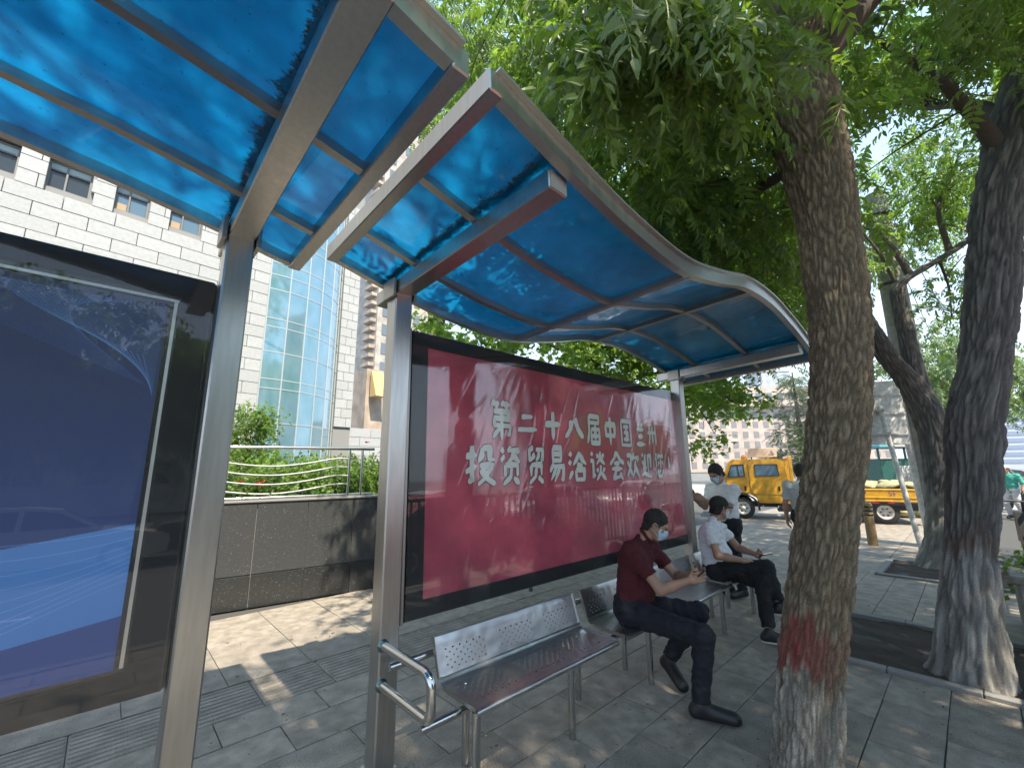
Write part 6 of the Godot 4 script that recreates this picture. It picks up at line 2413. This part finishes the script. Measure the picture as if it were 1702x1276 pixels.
# skull, jaw, nose, brow, ears; hb: x = the person's left, y up, z forward
func head_field(c: Vector3, hb: Basis, cell: float, sc := 1.0) -> Field:
	var f := Field.new(c - Vector3.ONE * 0.175 * sc, c + Vector3.ONE * 0.165 * sc, cell)
	var P := func(x: float, y: float, z: float) -> Vector3: return c + hb * (Vector3(x, y, z) * sc)
	f.ell(P.call(0, 0.035, -0.012), hb, Vector3(0.073, 0.088, 0.094) * sc)
	f.cap(P.call(0, -0.015, 0.03), P.call(0, -0.08, 0.048), 0.060 * sc, 0.036 * sc, 0.03)
	for s in [-1, 1]:
		f.cap(P.call(0.047 * s, -0.035, 0.0), P.call(0.012 * s, -0.088, 0.052), 0.026 * sc, 0.022 * sc, 0.025)
		f.cap(P.call(0.012 * s, 0.028, 0.082), P.call(0.045 * s, 0.026, 0.066), 0.013 * sc, 0.012 * sc, 0.015)
		f.ell(P.call(0.036 * s, -0.015, 0.066), hb, Vector3(0.022, 0.02, 0.018) * sc, 0.015)
		f.ell(P.call(0.077 * s, 0.002, -0.008), hb * Basis.from_euler(Vector3(0, 0.45 * s, 0)), Vector3(0.010, 0.032, 0.019) * sc, 0.008)
		f.ell(P.call(0.083 * s, 0.004, -0.002), hb, Vector3(0.006, 0.018, 0.009) * sc, 0.01, true)
		f.ell(P.call(0.031 * s, 0.010, 0.094), hb, Vector3(0.016, 0.009, 0.012) * sc, 0.01, true)
	f.cap(P.call(0, 0.012, 0.086), P.call(0, -0.024, 0.104), 0.011 * sc, 0.015 * sc, 0.012)
	f.cap(P.call(-0.016, -0.054, 0.083), P.call(0.016, -0.054, 0.083), 0.0075 * sc, 0.0075 * sc, 0.008)
	f.cap(P.call(0, -0.06, -0.02), P.call(0, -0.15, -0.045), 0.052 * sc, 0.056 * sc, 0.03)
	return f


# palm, four fingers of their own lengths, thumb; curl bends the fingers towards pn
func hand_field(wr: Vector3, fw: Vector3, pn: Vector3, th: Vector3, curl: float, cell: float) -> Field:
	fw = fw.normalized()
	th = (th - fw * th.dot(fw)).normalized()
	pn = fw.cross(th).normalized() * signf(fw.cross(th).dot(pn))
	var c := wr + fw * 0.08
	var f := Field.new(c - Vector3.ONE * 0.125, c + Vector3.ONE * 0.125, cell)
	f.cap(wr - fw * 0.03, wr + fw * 0.015, 0.025, 0.023, 0.015)
	var lens := [0.86, 1.0, 0.95, 0.76]
	for j in 4:
		var o := 1.5 - j
		var base := wr + fw * (0.088 - 0.004 * absf(o - 0.5)) + th * o * 0.0195
		f.cap(wr + th * o * 0.013 + fw * 0.012, base, 0.0155, 0.0115, 0.014)
		var a := base
		var ang := 0.0
		for k in 3:
			ang += curl * [0.8, 1.0, 0.7][k] * (1.0 + 0.08 * j)
			var dir := (fw * cos(ang) + pn * sin(ang) + th * o * 0.05).normalized()
			var b: Vector3 = a + dir * [0.042, 0.027, 0.021][k] * lens[j]
			f.cap(a, b, [0.0098, 0.0090, 0.0082][k], [0.0090, 0.0082, 0.0072][k], 0.004)
			a = b
	var t0 := wr + fw * 0.025 + th * 0.022
	var t1 := t0 + (fw * 0.62 + th * 0.62 + pn * 0.35).normalized() * 0.042
	var t2 := t1 + (fw * 0.8 + th * 0.15 + pn * 0.5).normalized() * 0.032
	var t3 := t2 + (fw * 0.85 - th * 0.1 + pn * 0.45).normalized() * 0.024
	f.cap(wr + fw * 0.015, t0, 0.017, 0.015, 0.012)
	f.cap(t0, t1, 0.0145, 0.0115, 0.008)
	f.cap(t1, t2, 0.0110, 0.0098, 0.004)
	f.cap(t2, t3, 0.0098, 0.0078, 0.003)
	return f


# J: joints (L, R are the person's own sides). k: look
func make_person(label: String, J: Dictionary, k: Dictionary) -> Node3D:
	var foot: Vector3 = (J.ankL + J.ankR) * 0.5
	var root := thing("person", label, "person", Vector3(foot.x, 0, foot.z))
	var inv := Vector3(foot.x, 0, foot.z)
	for key in J.keys():
		J[key] = J[key] - inv
	var cell: float = k.get("cell", 0.013)
	var hb: Basis = k.head
	var tb: Basis = k.torso
	var pts := J.values()
	# ---- body
	var bb := bounds(pts, 0.14)
	var f := Field.new(bb[0], bb[1], cell * 1.15)
	var rt := tb.x
	f.cap(J.pelvis - rt * 0.06, J.chest - rt * 0.06, 0.085, 0.085, 0.05)
	f.cap(J.pelvis + rt * 0.06, J.chest + rt * 0.06, 0.085, 0.085, 0.05)
	f.cap(J.shL, J.shR, 0.045, 0.045, 0.05)
	f.cap(J.chest, J.neck, 0.07, 0.054, 0.05)
	f.cap(J.neck, J.head - hb.y * 0.07 - hb.z * 0.02, 0.055, 0.05, 0.03)
	for s in ["L", "R"]:
		f.cap(J["sh" + s], J["el" + s], 0.047, 0.039, 0.03)
		f.cap(J["el" + s], J["el" + s].lerp(J["wr" + s], 0.35), 0.038, 0.040, 0.02)
		f.cap(J["el" + s].lerp(J["wr" + s], 0.35), J["wr" + s], 0.040, 0.026, 0.02)
		f.cap(J["hip" + s], J["knee" + s], 0.072, 0.05, 0.04)
		f.cap(J["knee" + s], J["ank" + s], 0.049, 0.036, 0.03)
		f.cap(J["ank" + s], J["toe" + s], 0.034, 0.026, 0.02)
	var st := fst()
	var n := f.mesh(st)
	var hf := head_field(J.head, hb, k.get("head_cell", 0.0055))
	n = hf.mesh(st, n)
	for s in ["L", "R"]:
		if k.has("hand" + s):
			var g: Array = k["hand" + s]
			var pf := hand_field(J["wr" + s], g[0], g[1], g[2], g[3], k.get("hand_cell", 0.0048))
			n = pf.mesh(st, n)
	mesh_obj("body", st.commit(), M.skin, root)
	# ---- shirt
	f = Field.new(bb[0], bb[1], cell)
	var chest: Vector3 = J.chest
	for s in [-1, 1]:
		f.cap(J.pelvis + rt * 0.065 * s - tb.y * 0.06, chest + rt * 0.082 * s, 0.118, 0.115, 0.06)
		f.cap(chest + rt * 0.08 * s, (J.shL if s > 0 else J.shR) + tb.y * 0.0, 0.10, 0.068, 0.06)
	f.cap(J.shL, J.shR, 0.056, 0.056, 0.06)
	f.cap(chest, J.neck, 0.10, 0.064, 0.06)
	f.ell(J.pelvis.lerp(chest, 0.35) + tb.z * 0.06, tb, Vector3(0.12, 0.16, 0.09 + k.get("belly", 0.0)), 0.06)
	var sl: float = k.get("sleeve", 0.72)
	for s in ["L", "R"]:
		f.cap(J["sh" + s], J["sh" + s].lerp(J["el" + s], sl), 0.062, 0.061, 0.05, true)
	f.cut(J.neck + tb.y * 0.012, (J.head - J.neck).normalized() + tb.y * 0.4)
	f.cut(Vector3(0, k.hem, 0), Vector3(0, -1, 0))
	f.ruffle(3, Vector3(9, 14, 9), 0.011)
	f.ruffle(4, Vector3(7, 11, 7), 0.0075, true)
	f.ruffle(6, Vector3(22, 8, 22), 0.004)
	fobj("shirt", f, k.shirt, root)
	if k.get("collar", true):
		var s2 := ST()
		var ring := []
		var up: Vector3 = (J.head - J.neck).normalized()
		var side := up.cross(tb.z).normalized()
		var fr := side.cross(up)
		for i in 19:
			var a := TAU * i / 18.0
			ring.append(J.neck + up * (0.022 + 0.012 * cos(a)) * 1.0 + side * sin(a) * 0.066 - fr * cos(a) * 0.064)
		tube(s2, ring, 0.014, 8, false)
		obj("collar", s2, k.shirt, root)
	# ---- trousers
	f = Field.new(bb[0], bb[1], cell)
	f.cap(J.pelvis - rt * 0.06, J.pelvis + rt * 0.06, 0.125, 0.125, 0.05)
	for s in ["L", "R"]:
		f.cap(J.pelvis.lerp(J["hip" + s], 0.6), J["hip" + s], 0.115, 0.108, 0.05)
		f.cap(J["hip" + s], J["knee" + s], 0.102, 0.078, 0.05)
		var end: Vector3 = J["knee" + s].lerp(J["ank" + s], k.get("leg_to", 0.97))
		f.cap(J["knee" + s], end, 0.076, 0.062, 0.03, true)
	f.ruffle(8, Vector3(10, 9, 10), 0.014)
	f.ruffle(9, Vector3(8, 12, 8), 0.009, true)
	fobj("trousers", f, k.trousers, root)
	# ---- shoes
	for s in ["L", "R"]:
		var an: Vector3 = J["ank" + s]
		var to: Vector3 = J["toe" + s]
		var along: Vector3 = (to - an).normalized()
		var sn: Vector3 = (Vector3.UP - along * along.y).normalized() * 0.965 - along * 0.26
		sn = sn.normalized()
		var heel: Vector3 = an - sn * 0.045 - (to - an).slide(sn).normalized() * 0.03
		var sb := bounds([an, to, heel], 0.09)
		var sf := Field.new(sb[0], sb[1], 0.008)
		sf.cap(heel, to, 0.042, 0.042, 0.03)
		sf.cap(heel + sn * 0.01, an + sn * 0.01, 0.042, 0.042, 0.03)
		sf.cap(an - sn * 0.01, to + sn * 0.005, 0.042, 0.03, 0.03)
		sf.cut(heel - sn * 0.03, -sn)
		var sh := fobj("shoe", sf, k.get("shoe", M.shoe), root)
		if k.get("white_sole", false):
			sf = Field.new(sb[0], sb[1], 0.007)
			sf.cap(heel - sn * 0.012, to - sn * 0.012, 0.046, 0.046, 0.03)
			sf.cut(heel - sn * 0.034, -sn)
			sf.cut(heel - sn * 0.016, sn)
			fobj("sole", sf, M.sole, sh)
	# ---- hair, cap, mask, eyes
	var c: Vector3 = J.head
	var P := func(x: float, y: float, z: float) -> Vector3: return c + hb * Vector3(x, y, z)
	f = Field.new(c - Vector3.ONE * 0.17, c + Vector3.ONE * 0.17, 0.0055)
	var hr: float = k.get("hair_size", 0.008)
	f.ell(P.call(0, 0.037, -0.016), hb, Vector3(0.074 + hr, 0.088 + hr * 1.4, 0.095 + hr), 0.01)
	f.cap(P.call(-0.03, -0.045, -0.065), P.call(0.03, -0.045, -0.065), 0.032 + hr, 0.032 + hr, 0.03)
	f.cut(P.call(0, 0.058, 0.078), hb * Vector3(0, -0.55, 0.83))
	f.cut(P.call(0, -0.006, 0.03), hb * Vector3(0, -0.8, 0.6))
	f.cut(P.call(0, -0.075, 0), hb * Vector3(0, -1, -0.15))
	f.ruffle(5, Vector3(70, 50, 70), 0.009)
	fobj("hair", f, k.get("hair", M.hair), root)
	if k.has("cap"):
		f = Field.new(c - Vector3.ONE * 0.2, c + Vector3.ONE * 0.2, 0.006)
		f.ell(P.call(0, 0.05, -0.012), hb, Vector3(0.09, 0.092, 0.108), 0.01)
		f.cut(P.call(0, 0.034, 0), hb * Vector3(0, -1, 0.08))
		var cp := fobj("cap", f, k.cap, root)
		var s3 := ST()
		var brim := PackedVector2Array()
		for i in 13:
			var a := lerpf(-1.15, 1.15, i / 12.0)
			brim.append(Vector2(sin(a) * 0.088, 0.06 + cos(a) * 0.105))
		for i in 9:
			var a := lerpf(1.0, -1.0, i / 8.0)
			brim.append(Vector2(sin(a) * 0.086, cos(a) * 0.085))
		prism(s3, brim, -0.003, 0.003, Transform3D(Basis(hb.x, (hb.z - hb.y * 0.18).normalized(), hb.x.cross((hb.z - hb.y * 0.18).normalized())), P.call(0, 0.045, 0)))
		obj("peak", s3, k.cap, cp)
	if k.has("mask"):
		f = Field.new(c - Vector3.ONE * 0.17, c + Vector3.ONE * 0.17, 0.0045)
		f.cap(P.call(0, -0.012, 0.036), P.call(0, -0.082, 0.052), 0.064, 0.042, 0.02)
		f.ell(P.call(0, -0.035, 0.082), hb, Vector3(0.05, 0.045, 0.034), 0.02)
		f.cut(P.call(0, -0.002, 0.1), hb * Vector3(0, 1, 0.12))
		f.cut(P.call(0, -0.1, 0.05), hb * Vector3(0, -1, 0.3))
		f.cut(P.call(0, 0, 0.034), hb * Vector3(0, 0, -1))
		var mk := fobj("face_mask", f, k.mask, root)
		for s in [-1, 1]:
			var s4 := ST()
			tube(s4, [P.call(0.056 * s, -0.012, 0.045), P.call(0.074 * s, 0.02, 0.012), P.call(0.082 * s, 0.03, -0.012)], 0.0022, 5)
			tube(s4, [P.call(0.052 * s, -0.07, 0.045), P.call(0.074 * s, -0.035, 0.005), P.call(0.078 * s, -0.028, -0.018)], 0.0022, 5)
			obj("ear_loop", s4, k.mask, mk)
	for s in [-1, 1]:
		var s5 := ST()
		ellipsoid(s5, P.call(0.031 * s, 0.010, 0.080), Vector3(0.012, 0.009, 0.011), hb, 10, 8)
		obj("eye", s5, M.hair, root)
	return root


# bases: forward and up to x (the person's left), y, z (forward)
func facing(fw: Vector3, up := Vector3.UP) -> Basis:
	var z := fw.normalized()
	var x := up.cross(z).normalized()
	return Basis(x, z.cross(x), z)


func smartphone(label: String, c: Vector3, b: Basis) -> void:
	var w := thing("smartphone", label, "phone", c)
	w.basis = b
	var s := ST()
	box(s, Vector3.ZERO, Vector3(0.074, 0.155, 0.008), Basis.IDENTITY, 0.0035)
	obj("case", s, M.black, w)
	s = ST()
	box(s, Vector3(0, 0, 0.0045), Vector3(0.068, 0.147, 0.001))
	obj("screen", s, M.black_gloss, w)


func make_people() -> void:
	# ---- man in maroon on the second bench, bent over his phone
	var tb := facing(Vector3(0.22, 0.10, 1.0), Vector3(0.08, 1, 0.16))
	make_person("seated man in a maroon polo shirt and dark trousers looking down at his phone", {
		"pelvis": Vector3(3.28, 0.55, -2.08), "chest": Vector3(3.345, 0.89, -2.05), "neck": Vector3(3.40, 1.065, -1.985), "head": Vector3(3.455, 1.165, -1.905),
		"shR": Vector3(3.185, 0.985, -1.985), "shL": Vector3(3.535, 0.985, -2.035), "elR": Vector3(3.20, 0.725, -1.765), "wrR": Vector3(3.345, 0.80, -1.60), "elL": Vector3(3.64, 0.74, -1.85), "wrL": Vector3(3.47, 0.80, -1.645),
		"hipR": Vector3(3.19, 0.515, -2.03), "kneeR": Vector3(3.125, 0.505, -1.43), "ankR": Vector3(3.085, 0.095, -1.47), "toeR": Vector3(3.17, 0.04, -1.29),
		"hipL": Vector3(3.38, 0.515, -2.03), "kneeL": Vector3(3.63, 0.50, -1.68), "ankL": Vector3(3.44, 0.15, -1.87), "toeL": Vector3(3.345, 0.04, -1.72)}, {
		"head": facing(Vector3(0.42, -0.48, 0.9), Vector3(0.15, 1, 0.45)), "torso": tb, "shirt": M.maroon, "trousers": M.navy, "hem": 0.455, "belly": 0.03, "sleeve": 0.66, "mask": M.mask_blue, "hair_size": 0.006,
		"handR": [Vector3(0.45, 0.22, 0.55), Vector3(0.75, 0.1, -0.45), Vector3(0.1, 0.9, -0.1), 0.55], "handL": [Vector3(-0.35, 0.2, 0.6), Vector3(-0.8, 0.1, -0.4), Vector3(0.1, 0.9, -0.1), 0.55]})
	smartphone("black phone held in both hands by the man in maroon", Vector3(3.425, 0.86, -1.535), facing(Vector3(-0.25, 0.75, -0.6)) * Basis.from_euler(Vector3(0, 0, PI * 0.5)))
	# ---- man in the white t-shirt and cap on the third bench, legs crossed
	tb = facing(Vector3(0.12, 0.0, 1.0), Vector3(-0.02, 1, 0.08))
	make_person("seated man in a white t-shirt and dark cap with crossed legs", {
		"pelvis": Vector3(5.13, 0.555, -2.13), "chest": Vector3(5.11, 0.885, -2.14), "neck": Vector3(5.125, 1.06, -2.09), "head": Vector3(5.185, 1.175, -2.05),
		"shR": Vector3(4.935, 0.965, -2.085), "shL": Vector3(5.30, 0.97, -2.12), "elR": Vector3(4.86, 0.715, -1.99), "wrR": Vector3(5.03, 0.67, -1.77), "elL": Vector3(5.42, 0.73, -1.98), "wrL": Vector3(5.25, 0.71, -1.74),
		"hipR": Vector3(5.03, 0.52, -2.08), "kneeR": Vector3(5.08, 0.625, -1.60), "ankR": Vector3(4.985, 0.30, -1.49), "toeR": Vector3(5.03, 0.25, -1.33),
		"hipL": Vector3(5.22, 0.515, -2.07), "kneeL": Vector3(4.97, 0.49, -1.62), "ankL": Vector3(4.755, 0.10, -1.54), "toeL": Vector3(4.83, 0.045, -1.37)}, {
		"head": facing(Vector3(0.95, -0.10, 0.55), Vector3(0, 1, 0.05)), "torso": tb, "shirt": M.white_cloth, "trousers": M.black_cloth, "hem": 0.47, "belly": 0.035, "sleeve": 0.6, "mask": M.mask_white, "cap": M.olive_cap, "collar": false, "white_sole": true, "leg_to": 0.9,
		"handR": [Vector3(0.55, -0.05, 0.5), Vector3(0, -1, 0.1), Vector3(0.4, 0.1, -0.6), 0.35], "handL": [Vector3(-0.45, 0.05, 0.5), Vector3(0.1, -0.6, -0.6), Vector3(0.3, 0.8, 0.2), 0.5]})
	smartphone("dark phone held over the crossed knee of the man in white", Vector3(5.16, 0.735, -1.625), facing(Vector3(-0.1, 0.95, -0.25)))
	# ---- standing man behind him, in a white shirt, reading his phone
	tb = facing(Vector3(-0.85, 0.0, -0.30), Vector3.UP)
	make_person("standing man in a white short-sleeved shirt and mask reading a phone beyond the bench's end", {
		"pelvis": Vector3(6.170, 0.930, -2.370), "chest": Vector3(6.164, 1.250, -2.378), "neck": Vector3(6.143, 1.420, -2.387), "head": Vector3(6.070, 1.545, -2.403),
		"shR": Vector3(6.243, 1.340, -2.562), "shL": Vector3(6.084, 1.340, -2.193), "elR": Vector3(6.179, 1.090, -2.639), "wrR": Vector3(5.904, 1.220, -2.655), "elL": Vector3(5.917, 1.080, -2.236), "wrL": Vector3(5.811, 1.220, -2.486),
		"hipR": Vector3(6.199, 0.880, -2.460), "kneeR": Vector3(6.186, 0.480, -2.475), "ankR": Vector3(6.211, 0.090, -2.430), "toeR": Vector3(6.061, 0.040, -2.500),
		"hipL": Vector3(6.141, 0.880, -2.280), "kneeL": Vector3(6.113, 0.480, -2.283), "ankL": Vector3(6.145, 0.090, -2.244), "toeL": Vector3(5.987, 0.040, -2.308)}, {
		"head": facing(Vector3(-0.85, -0.45, -0.2), Vector3(-0.4, 1, -0.1)), "torso": tb, "shirt": M.white_cloth, "trousers": M.navy, "hem": 0.84, "sleeve": 0.7, "mask": M.mask_blue, "cell": 0.015, "head_cell": 0.006, "hair_size": 0.014,
		"handR": [Vector3(-0.7, 0.3, -0.1), Vector3(0.0, 0.1, 0.8), Vector3(0.1, 1, 0), 0.5], "handL": [Vector3(-0.6, 0.3, -0.5), Vector3(-0.3, 0.1, -0.8), Vector3(0.1, 1, 0), 0.5], "hand_cell": 0.006})
	smartphone("phone held up by the standing man in the white shirt", Vector3(5.786, 1.290, -2.609), facing(Vector3(0.75, 0.6, 0.2)))
	# ---- man seen from behind beyond the near trunk
	tb = facing(Vector3(0.9, 0.0, -0.4), Vector3.UP)
	make_person("person in a loose pale grey shirt seen from behind beside the lorry's cab", {
		"pelvis": Vector3(8.000, 0.930, -1.860), "chest": Vector3(8.000, 1.250, -1.860), "neck": Vector3(8.010, 1.420, -1.870), "head": Vector3(8.050, 1.540, -1.880),
		"shR": Vector3(8.070, 1.340, -1.680), "shL": Vector3(7.930, 1.340, -2.050), "elR": Vector3(8.080, 1.070, -1.620), "wrR": Vector3(8.160, 0.840, -1.640), "elL": Vector3(7.920, 1.070, -2.110), "wrL": Vector3(7.980, 0.840, -2.130),
		"hipR": Vector3(8.040, 0.880, -1.780), "kneeR": Vector3(8.050, 0.480, -1.770), "ankR": Vector3(8.000, 0.090, -1.760), "toeR": Vector3(8.160, 0.040, -1.820),
		"hipL": Vector3(7.960, 0.880, -1.950), "kneeL": Vector3(7.970, 0.480, -1.960), "ankL": Vector3(7.930, 0.090, -1.960), "toeL": Vector3(8.090, 0.040, -2.030)}, {
		"head": facing(Vector3(0.9, -0.1, -0.4)), "torso": tb, "shirt": M.grey_cloth, "trousers": M.black_cloth, "hem": 0.76, "sleeve": 0.8, "cell": 0.015, "head_cell": 0.007, "hair_size": 0.012, "collar": false,
		"handR": [Vector3(0.1, -1, 0), Vector3(0, 0, -1), Vector3(1, 0, 0), 0.3], "handL": [Vector3(0.1, -1, 0), Vector3(0, 0, 1), Vector3(1, 0, 0), 0.3], "hand_cell": 0.007})
	# ---- walker in green far to the right
	tb = facing(Vector3(-0.7, 0.0, -0.5), Vector3.UP)
	make_person("walker in a green jacket and pale trousers with a white hat at the right edge", {
		"pelvis": Vector3(20.35, 0.90, 0.72), "chest": Vector3(20.33, 1.2, 0.72), "neck": Vector3(20.31, 1.36, 0.71), "head": Vector3(20.28, 1.48, 0.69),
		"shR": Vector3(20.40, 1.28, 0.53), "shL": Vector3(20.24, 1.28, 0.90), "elR": Vector3(20.3, 1.03, 0.42), "wrR": Vector3(20.1, 0.98, 0.42), "elL": Vector3(20.2, 1.02, 1.0), "wrL": Vector3(20.1, 0.9, 0.95),
		"hipR": Vector3(20.38, 0.85, 0.64), "kneeR": Vector3(20.3, 0.47, 0.56), "ankR": Vector3(20.42, 0.1, 0.62), "toeR": Vector3(20.28, 0.04, 0.54),
		"hipL": Vector3(20.31, 0.85, 0.80), "kneeL": Vector3(20.28, 0.46, 0.80), "ankL": Vector3(20.3, 0.09, 0.86), "toeL": Vector3(20.17, 0.04, 0.77)}, {
		"head": facing(Vector3(-0.7, -0.1, -0.5)), "torso": tb, "shirt": M.green_cloth, "trousers": mat(0.5, 0.5, 0.52, 0.9), "hem": 0.74, "sleeve": 0.95, "cell": 0.022, "head_cell": 0.01, "cap": M.paint_white, "collar": false,
		"handR": [Vector3(-1, -0.2, 0), Vector3(0, 0, 1), Vector3(0, 1, 0), 0.4], "handL": [Vector3(-0.4, -1, 0), Vector3(0, 0, -1), Vector3(-1, 0, 0), 0.3], "hand_cell": 0.008})
